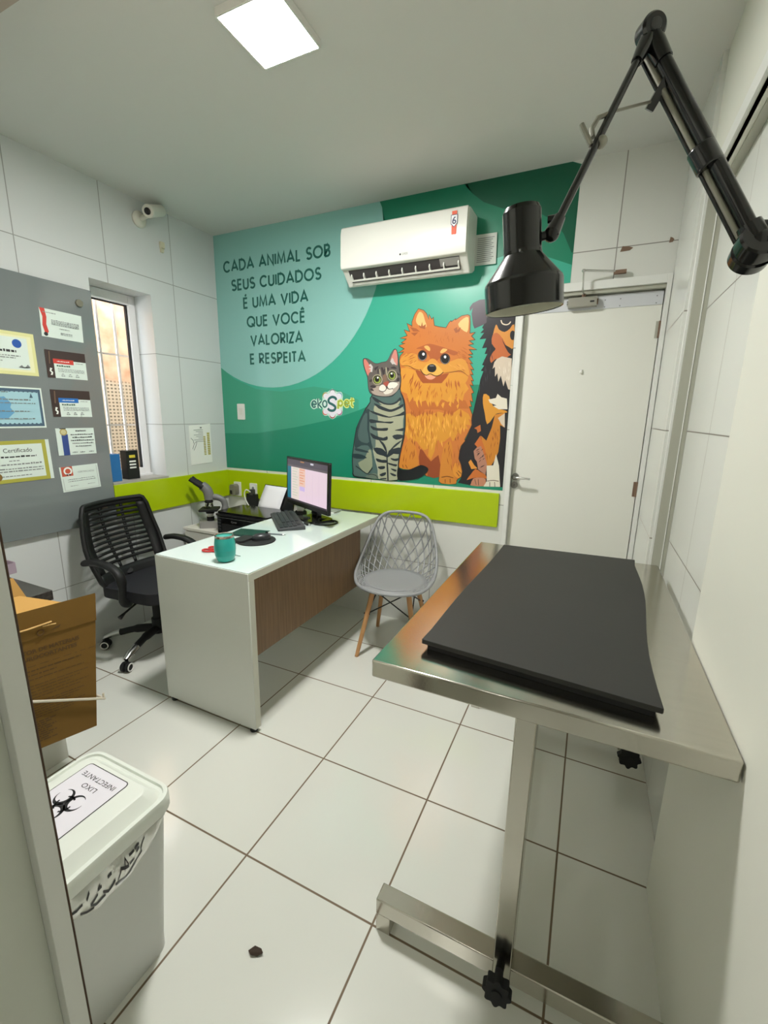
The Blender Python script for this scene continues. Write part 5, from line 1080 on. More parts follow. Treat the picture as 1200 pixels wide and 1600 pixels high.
b = MB(); b.box(-.186, WY0+.045, WZ0+.055, -.182, WY1-.053, WZ1-.064, M_glass); b.build('pane', win)
b = MB(); b.box(-.2, WY0, WZ0-.02, .012, WY1+.006, WZ0+.002, mat('sill_stone', (168,166,158), .4, noise=.1, nscale=60)); struct(b.build('trim_6', bevel=.002))
M_bar = mat('bar_enamel', (238,234,230), .4)
g = struct(bpy.data.objects.new('window_grille', None)); COL.objects.link(g); g.location = (-.3,-.75,.95); ORG[g] = Vector((-.3,-.75,.95))
for y in (-.965, -.85, -.735, -.62, -.505):
    b = MB(); b.box(-.306, y-.007, .95, -.294, y+.007, 2.3, M_bar); b.build('bar', g)
for z in (1.32, 1.78):
    b = MB(); b.box(-.303, -1.05, z-.006, -.297, -.47, z+.006, M_bar); b.build('rail', g)
# outside wall across the alley: plaster above, hollow bricks in the middle, rough render below
def outside_mat():
    m = bpy.data.materials.new('alley_masonry'); m.use_nodes = True; nt = m.node_tree; N = nt.nodes; L = nt.links; bs = N['Principled BSDF']
    g_ = N.new('ShaderNodeNewGeometry'); sp = N.new('ShaderNodeSeparateXYZ'); L.new(g_.outputs['Position'], sp.inputs[0])
    cb = N.new('ShaderNodeCombineXYZ'); L.new(sp.outputs[1], cb.inputs[0]); L.new(sp.outputs[2], cb.inputs[1])
    br = N.new('ShaderNodeTexBrick'); br.offset = 0; br.inputs['Scale'].default_value = 1; br.inputs['Brick Width'].default_value = .034; br.inputs['Row Height'].default_value = .03
    br.inputs['Mortar Size'].default_value = .008; br.inputs['Color1'].default_value = srgb((120,110,96)); br.inputs['Color2'].default_value = srgb((140,128,110)); br.inputs['Mortar'].default_value = srgb((206,190,166))
    L.new(cb.outputs[0], br.inputs['Vector'])
    nz = N.new('ShaderNodeTexNoise'); nz.inputs['Scale'].default_value = 7; nz.inputs['Detail'].default_value = 6; L.new(cb.outputs[0], nz.inputs['Vector'])
    rp = N.new('ShaderNodeValToRGB'); rp.color_ramp.elements[0].position = .3; rp.color_ramp.elements[0].color = srgb((196,150,118)); rp.color_ramp.elements[1].position = .7; rp.color_ramp.elements[1].color = srgb((240,206,176)); L.new(nz.outputs['Fac'], rp.inputs[0])
    def step(z, w):
        mr = N.new('ShaderNodeMapRange'); mr.inputs['From Min'].default_value = z-w; mr.inputs['From Max'].default_value = z+w
        ad = N.new('ShaderNodeMath'); ad.operation = 'MULTIPLY_ADD'; L.new(nz.outputs['Fac'], ad.inputs[0]); ad.inputs[1].default_value = .12; L.new(sp.outputs[2], ad.inputs[2]); L.new(ad.outputs[0], mr.inputs['Value']); return mr.outputs[0]
    m1 = N.new('ShaderNodeMix'); m1.data_type = 'RGBA'; L.new(step(1.66+.06, .02), m1.inputs['Factor']); L.new(br.outputs['Color'], m1.inputs['A']); L.new(rp.outputs[0], m1.inputs['B'])
    m2 = N.new('ShaderNodeMix'); m2.data_type = 'RGBA'; L.new(step(.98+.06, .1), m2.inputs['Factor']); m2.inputs['A'].default_value = srgb((168,140,110)); L.new(m1.outputs['Result'], m2.inputs['B'])
    L.new(m2.outputs['Result'], bs.inputs['Base Color']); bs.inputs['Roughness'].default_value = .95
    return m
M_out = outside_mat()
b = MB(); b.box(-1.35, -2.2, -.2, -1.2, 1.6, 3.2, M_out); b.box(-1.2, .42, -.2, -.2, .6, 2.6, mat('render_grey', (176,160,138), .95)); b.box(-1.4, -2.4, -.3, -.2, 1.7, -.2, M_trimg)
struct(b.build('wall_exterior'))
b = MB(); b.box(-.23, -2.6, -.2, -.2, WY0-.05, 3.0, M_trimg); b.box(-.23, WY1+.05, -.2, -.2, .6, 3.0, M_trimg); struct(b.build('wall_exterior_face'))

# ================================================================== LIGHTS THE PLACE HAS
M_led = mat('led_diffuser', 255, .5, emit=(255,254,250), estr=PANEL_POWER)
lp = thing('ceiling_light', 'square white LED panel glowing on the ceiling', 'ceiling light', (1.54,-1.242,2.638))
L0, L1, L2, L3 = 1.419, 1.660, -1.362, -1.122
b = MB()
for q in ((L0,L2,L1,L2+.006),(L0,L3-.006,L1,L3),(L0,L2+.006,L0+.006,L3-.006),(L1-.006,L2+.006,L1,L3-.006)): b.box(q[0],q[1],2.638,q[2],q[3],H,M_white)
b.box(L0+.006,L2+.006,2.652,L1-.006,L3-.006,2.656,M_white); b.build('frame', lp)
b = MB(); b.box(L0+.006,L2+.006,2.6395,L1-.006,L3-.006,2.65,M_led); b.build('diffuser', lp)
cp = thing('corridor_light', 'square ceiling panel lighting the corridor outside the doorway', 'ceiling light', (2.1,-3.5,2.63))
b = MB(); b.box(1.94,-3.66,2.65,2.26,-3.34,H,M_white); b.build('frame', cp)
b = MB(); b.box(1.95,-3.65,2.64,2.25,-3.35,2.65,mat('corridor_diffuser', 255, .5, emit=(255,254,246), estr=CORRIDOR_POWER)); b.build('diffuser', cp)
# ================================================================== MURAL AND THINGS ON THE WALLS
mural = thing('wall_mural', 'green printed mural of a cat and two dogs covering the back wall', 'mural', (1.2,0,.984))
def yb(part): return {'background': -.0010, 'slogan': -.0022, 'logo': -.0022, 'shepherd': -.0022, 'spitz': -.0034, 'cat': -.0062}[part]
for part, nm in (('background','backing_print'), ('slogan','slogan_lettering'), ('logo','shop_logo'), ('shepherd','tricolour_dog_picture'), ('spitz','orange_dog_picture'), ('cat','tabby_cat_picture')):
    b = MB(); y = yb(part)
    for ci, s in MURAL_ART[part]:
        v = [int(t) for t in s.split()]
        for i in range(2, len(v)): v[i] += v[i-2]
        poly = [(v[i]/10000, v[i+1]/10000) for i in range(0, len(v), 2)]
        y -= .000006 if part != 'background' else .0001
        m = mat('mural_ink_%d' % ci, ART_COLOURS[ci], .32)
        yy = y
        b.flat(poly, m, lambda u, w: (u, yy, w))
    if part == 'background':
        b.box(0, -.0010, .984, 2.19, 0, H, mat('mural_film', (62,172,146), .32))
    part_label(b.build(nm, mural), {'background':'green and pale teal printed backing','slogan':'dark green slogan in capital letters','logo':'flower shaped shop logo','shepherd':'black tan and white dog','spitz':'fluffy orange dog','cat':'grey striped cat'}[part])

# air conditioner
ac = thing('air_conditioner', 'white split air conditioner high on the green mural', 'air conditioner', (1.565,0,2.17))
AX0, AX1 = 1.186, 1.945
M_acw = mat('ac_white', (230,230,222), .25); M_acd = mat('ac_shadow_grey', (64,60,60), .6)
prof = [(0,2.495),(-.14,2.49),(-.176,2.478),(-.18,2.26),(-.165,2.245),(-.115,2.2),(-.10,2.178),(-.03,2.2),(0,2.215)]
b = MB(); b.prism([(-y, z) for y, z in prof], AX0, AX1, M_acw, lambda u, v, w: (w, -u, v)); b.build('body', ac, bevel=.008, seg=3)
b = MB(); b.prism([(.178,2.482),(.192,2.472),(.200,2.44),(.202,2.275),(.196,2.256),(.178,2.25)], AX0+.002, AX1-.002, M_acw, lambda u, v, w: (w, -u, v)); fp = b.build('front_panel', ac, bevel=.004, seg=2)
b = MB(); b.text('GREE', .016, (1.60,-.2035,2.283), (1,0,0), (0,0,1), M_inkg); b.cyl((1.572,-.202,2.288),(1.572,-.2032,2.288),.005,M_ink,n=14); b.build('brand_lettering', fp)
# outlet opening on the sloped underside
def und(u, t, d=0): # u along x, t 0..1 down the slope
    y0, z0, y1, z1 = -.172, 2.252, -.118, 2.197
    ny, nz = -.71, -.70
    return (u, y0+(y1-y0)*t+ny*d, z0+(z1-z0)*t+nz*d)
b = MB(); b.hexa([und(1.225,.02,.0),und(1.9,.02,.0),und(1.9,.98,.0),und(1.225,.98,.0)],[und(1.225,.02,.0012),und(1.9,.02,.0012),und(1.9,.98,.0012),und(1.225,.98,.0012)],M_acd)
b.hexa([und(1.79,.05,.001),und(1.9,.05,.001),und(1.9,.6,.001),und(1.79,.6,.001)],[und(1.79,.05,.003),und(1.9,.05,.003),und(1.9,.6,.003),und(1.79,.6,.003)],mat('ac_grey',(150,148,142),.5))
b.build('outlet', ac)
b = MB()
b.hexa([und(1.228,.66,.016),und(1.9,.66,.016),und(1.9,.78,.016),und(1.228,.78,.016)],[und(1.228,.66,.02),und(1.9,.66,.02),und(1.9,.78,.02),und(1.228,.78,.02)],M_acw)
for k in range(9):
    x = 1.235 + k*.082
    b.hexa([und(x,.3,.002),und(x+.006,.3,.002),und(x+.006,.78,.002),und(x,.78,.002)],[und(x,.4,.016),und(x+.006,.4,.016),und(x+.006,.78,.018),und(x,.78,.018)],M_acw)
b.build('louver', ac)
b = MB(); M_or = mat('sticker_orange', (232,84,40), .5); M_st = mat('sticker_white', (240,240,240), .5); M_nv = mat('sticker_navy', (40,48,90), .5)
b.box(1.862,-.2034,2.345,1.888,-.2022,2.455,M_or)
b.prism([(1.857,2.438),(1.893,2.438),(1.893,2.395),(1.875,2.378),(1.857,2.395)], .2034, .2038, M_nv, lambda u, v, w: (u, -w, v)); b.prism([(1.860,2.435),(1.890,2.435),(1.890,2.397),(1.875,2.382),(1.860,2.397)], .2038, .2042, M_st, lambda u, v, w: (u, -w, v))
b.text('6', .048, (1.875,-.2045,2.394), (1,0,0), (0,0,1), M_nv, bold=.001)
part_label(b.build('energy_sticker', ac), 'orange energy rating sticker with a number six')
# sheets and plates on the back wall
def sheet(name, label, cat, quad, fn, n, group=None):
    pass
b = MB(); b.hexa([(1.946,-.0135,2.239),(2.064,-.0125,2.238),(2.060,-.0115,2.394),(1.942,-.0125,2.395)],[(1.946,-.0145,2.239),(2.064,-.0135,2.238),(2.060,-.0125,2.394),(1.942,-.0135,2.395)],mat('aged_paper',(206,212,204),.8))
for k in range(13):
    z = 2.372-k*.0098; b.box(1.956,-.0152,z,2.048-(k*7%5)*.004,-.0149,z+.0035,M_inkg)
tag(b.build('notice_sheet'), 'printed notice sheet taped to the mural beside the air conditioner', 'paper')
b = MB(); b.rrect(.148,1.365,.218,1.483,.006,.0012,.009,M_white,lambda u,v,w:(u,-w,v)); b.rrect(.168,1.40,.198,1.45,.003,.009,.0105,mat('switch_ivory',(222,222,212),.4),lambda u,v,w:(u,-w,v))
tag(b.build('wall_switch', bevel=.001), 'white blank switch plate on the left end of the mural', 'switch')
for i, x in enumerate((.121, .283)):
    o = thing('wall_outlet', ['white wall outlet with a grey plug on the lime band near the corner', 'white wall outlet with a white plug and cable behind the printer paper'][i], 'outlet', (x,-.018,.765), 'outlets on the lime green band')
    b = MB(); b.rrect(x-.035,.765,x+.035,.878,.006,.018,.026,M_white,lambda u,v,w:(u,-w,v)); b.rrect(x-.022,.785,x+.022,.86,.006,.026,.028,M_paper,lambda u,v,w:(u,-w,v)); b.build('plate', o, bevel=.001)
    b = MB()
    for z in (.842,.805): b.cyl((x,-.0278,z),(x,-.0285,z),.011,M_inkg,n=18)
    b.build('socket', o)
pl = thing('power_adapter', 'grey plug adapter in the outlet nearest the corner', 'plug', (.113,-.028,.77))
b = MB(); b.rrect(.085,.775,.142,.862,.02,.029,.075,mat('plug_grey',(126,122,114),.3),lambda u,v,w:(u,-w,v)); b.build('body', pl, bevel=.006, seg=3)
b = MB(); b.box(.088,-.0765,.785,.112,-.075,.815,M_mblack); b.build('dark_face', pl)
pl = thing('power_plug', 'white plug with a looping white cable in the second outlet', 'plug', (.283,-.03,.80))
b = MB(); b.rrect(.27,.79,.305,.835,.008,.0285,.06,mat('plug_dark',(60,58,58),.4),lambda u,v,w:(u,-w,v)); b.build('body', pl, bevel=.003)
b = MB(); b.tube(spline([(.285,-.06,.815),(.265,-.085,.835),(.25,-.09,.80),(.27,-.095,.75),(.32,-.11,.70)],8),.0045,M_white,n=8); b.build('cable', pl)
b = MB(); b.rrect(.235,.63,.335,.80,.006,.03,.055,M_black,lambda u,v,w:(u,-w,v)); tag(b.build('modem', bevel=.003), 'black box standing against the wall behind the printer', 'modem')

# camera and clip on the left wall
cc = thing('security_camera', 'small white security camera high on the left wall', 'camera', (0,-.59,2.56))
M_cw = mat('camera_white', (224,220,208), .4)
b = MB(); b.lathe([(.0,0),(.045,0),(.045,.012),(.036,.02),(.012,.024)], M_cw, (0,-.60,2.555), (1,0,-.1), 28); b.build('mount', cc)
b = MB(); b.tube([(.02,-.60,2.556),(.06,-.58,2.575),(.085,-.555,2.595)],.014,M_cw,n=12); b.build('arm', cc)
lens = Vector((.14,-.646,2.561)); back = Vector((.075,-.49,2.632)); dv = (lens-back).normalized()
b = MB(); b.lathe([(.0,0),(.026,0),(.032,.012),(.034,.14),(.036,.165),(.033,.176),(.026,.178)], M_cw, back, dv, 28); b.build('body', cc)
b = MB(); b.lathe([(.0,.0),(.019,0),(.0185,.004),(.010,.006),(0,.007)], M_gblack, back+dv*.177, dv, 24); b.build('lens', cc)
b = MB(); b.box(0,-.505,2.615,.045,-.46,2.655,M_cw); b.build('junction_box', cc, bevel=.004)
b = MB(); b.box(0,-.468,2.44,.018,-.438,2.478,mat('clip_ivory',(214,208,180),.5)); b.prism([(.0,2.415),(.012,2.418),(.012,2.44),(.0,2.44)],-.466,-.442,mat('clip_ivory',(214,208,180),.5),lambda u,v,w:(u,w,v))
tag(b.build('cable_clip', bevel=.003), 'small ivory clip stuck on the tiles under the security camera', 'clip')

# poster on the left wall
b = MB(); M_yl = mat('poster_olive', (176,166,70), .8)
b.hexa([(.001,-.352,1.033),(.0035,-.152,1.039),(.0035,-.151,1.331),(.001,-.348,1.319)],[(.002,-.352,1.033),(.0045,-.152,1.039),(.0045,-.151,1.331),(.002,-.348,1.319)],M_paper)
for k in range(8): b.box(.0046,-.31+.02*(k%3),1.285-k*.012,.0049,-.225,1.288-k*.012,M_inkg)
for k in range(12): b.box(.0046,-.19,1.10+k*.014,.0049,-.19+.026,1.11+k*.014,M_yl); b.box(.0046,-.225,1.10+k*.012,.0049,-.205,1.107+k*.012,M_yl)
b.tube(spline([(.0048,-.33,1.15),(.0048,-.31,1.19),(.0048,-.29,1.2),(.0048,-.3,1.17),(.0048,-.32,1.14)],5),.0012,M_ink,n=6); b.tube(spline([(.0048,-.34,1.23),(.0048,-.32,1.21),(.0048,-.32,1.19)],5),.0012,M_ink,n=6); b.box(.0046,-.25,1.298,.0049,-.235,1.308,M_inkg)
tag(b.build('wall_poster'), 'white leaflet with yellow column taped to left wall tiles', 'poster')

# glass notice board and its certificates
M_bd = mat('grey_glass', (122,129,129), .1, coat=.3)
bd = thing('notice_board', 'large grey glass notice board on the left wall', 'notice board', (.026,-1.43,.755))
b = MB(); b.box(.022,-1.93,.755,.030,-.966,2.064,M_bd); b.build('glass_panel', bd, bevel=.0012)
for y, z in ((-1.04,1.983),(-1.04,.835),(-1.86,1.983),(-1.86,.835)):
    b = MB(); b.cyl((.001,y,z),(.022,y,z),.009,M_chrome); b.cyl((.030,y,z),(.042,y,z),.019,mat('standoff_nickel',(166,158,144),.35,.9),n=28); b.build('standoff', bd, bevel=.0015)
GR = 'certificates on the grey notice board'
def cert(label, y0, y1, z0, z1, base, tilt=0.0):
    """returns (builder, fn) ; fn maps u 0..1 (left to right in view: y grows), v 0..1 up"""
    b = MB(); yw, zh = y1-y0, z1-z0
    def q(u, v, d=0): return (.0312+d, y0+yw*u+tilt*v, z0+zh*v - tilt*u)
    b.hexa([q(0,0),q(1,0),q(1,1),q(0,1)], [q(0,0,.0008),q(1,0,.0008),q(1,1,.0008),q(0,1,.0008)], base)
    lay = [.0009]
    def rect(u0, v0, u1, v1, m):
        lay[0] += .00003
        d = lay[0]; b.add([q(u0,v0,d),q(u1,v0,d),q(u1,v1,d),q(u0,v1,d)], [(0,1,2,3)], m)
    def poly(pts, m):
        lay[0] += .00003; d = lay[0]; b.flat(pts, m, lambda u, v: q(u, v, d))
    def disc(u, v, r, m, n=22): poly([(u+r*math.cos(2*PI*k/n)*zh/yw, v+r*math.sin(2*PI*k/n)) for k in range(n)], m)
    def words(u, v, w, h, m, seed=1):
        rd = random.Random(seed); x = u-w/2
        while x < u+w/2:
            l = rd.uniform(.015,.06); rect(x, v, min(x+l, u+w/2), v+h*rd.uniform(.7,1.2), m); x += l+.01
    def txt(s, u, v, size, m, width=None): b.text(s, size, q(u, v, .0016), (0,1,0), (0,0,1), m, width=width)
    def done(nm='certificate'): return tag(b.build(nm), label, 'certificate', GR)
    return rect, poly, disc, words, txt, done, q, b
M_cream = mat('cream_border', (226,224,160), .7); M_olive = mat('olive_border', (176,172,70), .7); M_sky = mat('certificate_sky', (166,206,216), .7); M_slate = mat('slate_border', (74,98,118), .7)
M_brown = mat('certificate_brown', (62,46,42), .6); M_red = mat('certificate_red', (206,62,52), .6); M_blue = mat('certificate_blue', (36,110,190), .6); M_royal = mat('seal_blue', (24,84,170), .5); M_ribbon = mat('ribbon_navy', (52,74,140), .6); M_gold = mat('seal_gold', (176,158,96), .5); M_pap2 = mat('paper_cool', (220,232,224), .75); M_brick = mat('certificate_brick', (196,90,66), .6); M_skyd = mat('map_blue', (104,162,200), .7)
R, Pn, D, Wd, T, done, q, b = cert('white certificate with a red curved left edge, topmost in its column', -1.247, -1.040, 1.783, 1.922, M_pap2, .004)
Pn([(0,1),(.12,1),(.15,.7),(.13,.45),(.17,.2),(.1,.02),(.04,.4),(.06,.7)], M_red); D(.1,.1,.07,M_ink); Wd(.22,.86,.3,.03,M_inkg,3)
for k in range(4): Wd(.58,.62-.05*k,.66,.03,M_inkg,10+k)
Wd(.55,.35,.25,.025,M_inkg,21); Wd(.58,.2,.28,.03,M_inkg,22); Wd(.58,.15,.28,.02,M_inkg,23); done()
for (lab, z0, z1, acc) in (('white and brown certificate with a red bar', 1.579, 1.7195, M_red), ('white and brown certificate with a blue bar', 1.377, 1.519, M_blue)):
    R, Pn, D, Wd, T, done, q, b = cert(lab, -1.247, -1.043, z0, z1, M_pap2)
    R(0,.0,.19,1,M_brown); R(.0,.66,1,1,M_brown); R(.18,.53,.68,.7,acc); Wd(.42,.6,.3,.03,M_paper,31); Wd(.82,.58,.2,.02,M_inkg,32); Wd(.42,.43,.34,.05,mat('green_ink',(70,104,84),.8),33)
    for k in range(3): Wd(.6,.34-.05*k,.66,.02,M_inkg,40+k)
    for u in (.38,.56,.74): Wd(u,.08,.1,.03,M_inkg,50); Pn([(u-.05,.13),(u-.01,.18),(u+.04,.13),(u,.15)],M_inkg)
    Pn([(.07,.1),(.12,.1),(.14,.2),(.1,.26),(.13,.34),(.08,.36),(.06,.24),(.1,.18)], M_paper); Pn([(.07,.5),(.1,.5),(.12,.95),(.09,.95)], mat('brown_print',(112,90,72),.7)); done()
R, Pn, D, Wd, T, done, q, b = cert('white certificate with gold seal and blue ribbon', -1.247, -1.044, 1.17, 1.316, M_pap2)
R(.13,.0,.29,.78,M_ribbon); D(.19,.86,.13,M_gold); D(.19,.86,.09,mat('seal_pale',(206,198,150),.5)); R(.1,.97,.26,1,M_ink); Wd(.64,.87,.28,.05,M_ink,61)
for k, w in enumerate((.6,.52,.62,.56,.42)): Wd(.66,.74-.11*k,w,.04,M_ink if k<3 else M_inkg,70+k)
for u in (.42,.62,.86): Wd(u,.08,.14,.03,M_inkg,80)
done()
R, Pn, D, Wd, T, done, q, b = cert('white certificate with a small red ribbon emblem, lowest in its column', -1.25, -1.042, .967, 1.106, M_pap2, -.006)
R(.04,.62,.32,1,M_brick); D(.2,.82,.16,M_paper); D(.2,.82,.1,M_brick); Pn([(.13,.7),(.18,.62),(.2,.7),(.24,.62),(.27,.7)],M_ink); T('CERTIFICADO',.66,.7,.013,M_inkg,.09)
for k in range(2): Wd(.52,.46-.08*k,.72,.025,M_inkg,90+k)
for u in (.3,.75): Wd(u,.2,.2,.02,M_inkg,93)
for s in ((.04,.05,.96,.065),(.04,.55,.055,.05),(.945,.05,.96,.95)): R(*s,mat('grey_line',(190,196,192),.8))
done()
R, Pn, D, Wd, T, done, q, b = cert('cream bordered certificate with a round blue seal', -1.66, -1.287, 1.58, 1.7835, M_cream)
R(.04,.08,.96,.92,mat('cream_inner',(236,234,190),.7)); R(.07,.13,.91,.87,M_pap2); D(.79,.73,.10,M_royal); Wd(.4,.66,.36,.03,M_inkg,101); T('',.5,.5,.02,M_ink)
Wd(.52,.52,.5,.055,M_ink,102); Wd(.5,.43,.62,.02,M_inkg,103); Wd(.5,.38,.5,.02,M_inkg,104); Wd(.45,.3,.3,.02,M_inkg,105)
for u in (.36,.84): Pn([(u-.07,.18),(u-.03,.24),(u,.17),(u+.04,.26),(u+.07,.19),(u+.01,.2)],M_inkg)
done()
R, Pn, D, Wd, T, done, q, b = cert('pale blue diploma with a dark ornate border', -1.66, -1.287, 1.321, 1.5215, M_pap2)
R(.02,.04,.98,.96,M_slate); R(.06,.1,.95,.89,M_sky)
for k in range(18): D(.05+.052*k,.9,.025,M_slate,10); D(.05+.052*k,.1,.025,M_slate,10)
Pn([(.4,.72),(.55,.76),(.62,.6),(.6,.5),(.64,.38),(.55,.22),(.45,.25),(.38,.4),(.36,.58)], M_skyd); Wd(.5,.68,.7,.03,M_inkg,111); Wd(.6,.6,.6,.02,M_inkg,112); Wd(.5,.4,.66,.025,M_inkg,113); Wd(.62,.22,.5,.02,M_inkg,114); D(.45,.8,.05,M_inkg); Pn([(.84,.75),(.88,.75),(.86,.86)],M_slate); Wd(.45,.86,.3,.02,M_inkg,115); done()
R, Pn, D, Wd, T, done, q, b = cert('gold bordered certificate with a brown seal, lowest of the left column', -1.66, -1.285, 1.05, 1.2575, M_pap2, -.003)
R(.0,.0,.955,1,M_olive); R(.05,.09,.905,.91,M_pap2); T('Certificado',.61,.72,.030,M_ink,.125); Wd(.6,.6,.44,.035,M_ink,121); Wd(.55,.51,.12,.02,M_inkg,122); Wd(.54,.42,.66,.035,M_inkg,123); Wd(.54,.32,.68,.025,M_inkg,124); Wd(.58,.26,.6,.025,M_inkg,125); Wd(.55,.15,.36,.02,M_inkg,126); D(.33,.16,.1,mat('seal_brown',(130,100,40),.5)); done()
# things on the window sill
sb = thing('supplement_box', 'black box with yellow lettering on the window sill', 'box', (-.07,-.77,.98))
b = MB(); b.box(-.105,-.812,.9805,-.045,-.73,1.165,M_black); b.build('carton', sb, bevel=.001)
b = MB(); b.box(-.045,-.793,1.118,-.0446,-.752,1.136,mat('label_yellow',(216,196,60),.5))
for k in range(3): b.box(-.045,-.795,1.09-.02*k,-.0446,-.75,1.10-.02*k,M_paper)
b.build('label', sb)
b = MB(); b.box(-.10,-.935,.9805,-.03,-.865,1.15,mat('carton_blue',(40,110,170),.4)); tag(b.build('medicine_box', bevel=.001), 'blue box on the window sill beside the black box', 'box')
# ================================================================== FURNITURE
# ---- desk
ZD = .765
M_dw = mat('desk_white', (210,212,205), .16); M_de = mat('desk_edge', (206,206,192), .35)
M_glt = mat('desk_glass', (214,228,224), .06, coat=.4)
def wood_mat():
    m = mat('desk_walnut', (116,88,60), .45)
    nt = m.node_tree; N = nt.nodes; L = nt.links; b = N['Principled BSDF']
    tc = N.new('ShaderNodeTexCoord'); mp = N.new('ShaderNodeMapping'); mp.inputs['Scale'].default_value = (40, 40, 1.5); L.new(tc.outputs['Object'], mp.inputs[0])
    nz = N.new('ShaderNodeTexNoise'); nz.inputs['Scale'].default_value = 3; nz.inputs['Detail'].default_value = 5; L.new(mp.outputs[0], nz.inputs['Vector'])
    rp = N.new('ShaderNodeValToRGB'); rp.color_ramp.elements[0].position = .3; rp.color_ramp.elements[0].color = srgb((104,78,50)); rp.color_ramp.elements[1].position = .75; rp.color_ramp.elements[1].color = srgb((130,100,68)); L.new(nz.outputs['Fac'], rp.inputs[0]); L.new(rp.outputs[0], b.inputs['Base Color'])
    return m
M_walnut = wood_mat()
desk = thing('office_desk', 'white glass topped desk with brown side panel', 'desk', (1.14,-.72,0))
b = MB(); b.box(.858,-1.342,ZD-.038,1.418,-.10,ZD-.004,M_de); b.build('top', desk, bevel=.002)
b = MB(); b.box(.859,-1.341,ZD-.004,1.417,-.10,ZD,M_glt); part_label(b.build('glass_sheet', desk, bevel=.001), 'pale green glass sheet')
b = MB(); b.box(.858,-1.347,.022,1.418,-1.343,ZD-.002,M_dw); b.box(.858,-1.343,.022,1.418,-1.310,ZD-.038,M_de); b.build('end_panel', desk, bevel=.002)
b = MB(); b.box(1.375,-1.310,.352,1.393,-.318,ZD-.038,M_walnut); part_label(b.build('modesty_panel', desk, bevel=.0015), 'brown wood side panel')
for x, y in ((.885,-1.328),(1.39,-1.328)):
    b = MB(); b.lathe([(.016,0),(.018,.004),(.014,.023)], M_mblack, (x,y,0), n=16); b.build('foot', desk)

# ---- things on the desk
M_teal = mat('tumbler_teal', (40,160,150), .32)
cup = thing('travel_tumbler', 'teal tumbler standing on the near end of the desk', 'tumbler', (1.215,-1.262,ZD))
b = MB(); b.lathe([(0,.001),(.028,.001),(.036,.006),(.044,.03),(.0465,.055),(.0445,.085),(.040,.112),(.0385,.114),(.038,.112)], M_teal, (1.215,-1.262,ZD), n=40); b.build('cup', cup)
b = MB(); b.lathe([(.0405,.110),(.041,.118),(.0395,.122),(.0375,.118),(.041,.07),(.038,.02),(0,.012)], mat('tumbler_steel',(190,180,170),.25,1.0), (1.215,-1.262,ZD), n=40); part_label(b.build('steel_liner', cup), 'steel rim and inside')
sc_ = thing('scissors', 'red handled scissors lying behind the teal tumbler', 'scissors', (1.10,-1.185,ZD))
for k, (cx, cy) in enumerate(((1.035,-1.160),(1.04,-1.203))):
    b = MB(); b.tube([(cx+.026*math.cos(t),cy+.016*math.sin(t),ZD+.006) for t in [2*PI*i/18 for i in range(18)]],.0042,mat('scissor_red',(190,40,40),.4),n=8,closed=True); b.tube([(cx+.02,cy,ZD+.006),(1.12,-1.185,ZD+.006)],.005,mat('scissor_red',(190,40,40),.4),n=8); b.build('handle', sc_)
b = MB(); b.hexa([(1.11,-1.19,ZD+.002),(1.235,-1.192,ZD+.002),(1.235,-1.189,ZD+.002),(1.11,-1.178,ZD+.002)],[(1.11,-1.19,ZD+.006),(1.235,-1.192,ZD+.004),(1.235,-1.189,ZD+.004),(1.11,-1.178,ZD+.006)],M_chrome); b.build('blade', sc_)
M_pad = mat('mousepad_black', (34,33,34), .6)
b = MB(); b.lathe([(0,0),(.098,0),(.1,.002),(.099,.005),(0,.0055)], M_pad, (1.118,-.952,ZD+.0003), n=44); b.rrect(1.03,-1.04,1.10,-.93,.02,ZD+.004,ZD+.016,M_pad)
tag(b.build('mouse_pad', bevel=.003), 'round black mouse pad on the desk', 'mouse pad')
mz = thing('computer_mouse', 'dark computer mouse on the round pad', 'mouse', (1.135,-.93,ZD+.0058))
b = MB(Matrix.Translation((1.135,-.93,ZD+.0062)) @ Matrix.Rotation(math.radians(-40),4,'Z')); b.rrect(-.03,-.05,.03,.05,.026,0,.012,mat('mouse_grey',(44,46,48),.35)); b.ball((0,0,.012),.03,mat('mouse_grey',(44,46,48),.35),20,12,(.98,1.62,.72)); b.build('shell', mz)
b = MB(Matrix.Translation((1.135,-.93,ZD+.0062)) @ Matrix.Rotation(math.radians(-40),4,'Z')); b.cyl((-.004,.028,.031),(.004,.028,.031),.007,M_mblack); b.build('wheel', mz)
b = MB(Matrix.Translation((1.0,-.865,ZD)) @ Matrix.Rotation(math.radians(12),4,'Z')); b.box(-.09,-.06,.0003,.09,.06,.011,mat('notebook_green',(22,62,54),.4)); b.box(-.088,-.058,.002,.0905,.058,.009,M_paper)
tag(b.build('notebook', bevel=.001), 'dark green notebook lying behind the mouse pad', 'notebook')
b = MB(); b.cyl((1.080,-.828,ZD+.0045),(1.172,-.803,ZD+.0045),.0042,mat('pen_grey',(110,118,122),.3),n=10); b.cyl((1.172,-.803,ZD+.0045),(1.190,-.798,ZD+.0035),.004,M_chrome,.001,n=10); tag(b.build('pen'), 'grey pen lying between the keyboard and the mouse', 'pen')
KM = Matrix.Translation((1.005,-.548,ZD)) @ Matrix.Rotation(math.atan2(-.298,.30),4,'Z')
kb = thing('keyboard', 'dark grey keyboard lying across the white desk', 'keyboard', (1.005,-.548,ZD))
M_kb = mat('keyboard_grey', (62,64,66), .5); M_key = mat('key_grey', (50,52,54), .45)
b = MB(KM); b.hexa([(-.215,-.078,.001),(.215,-.078,.001),(.215,.078,.001),(-.215,.078,.001)],[(-.213,-.076,.014),(.213,-.076,.014),(.213,.076,.024),(-.213,.076,.024)],M_kb); b.build('case', kb, bevel=.003)
b = MB(KM)
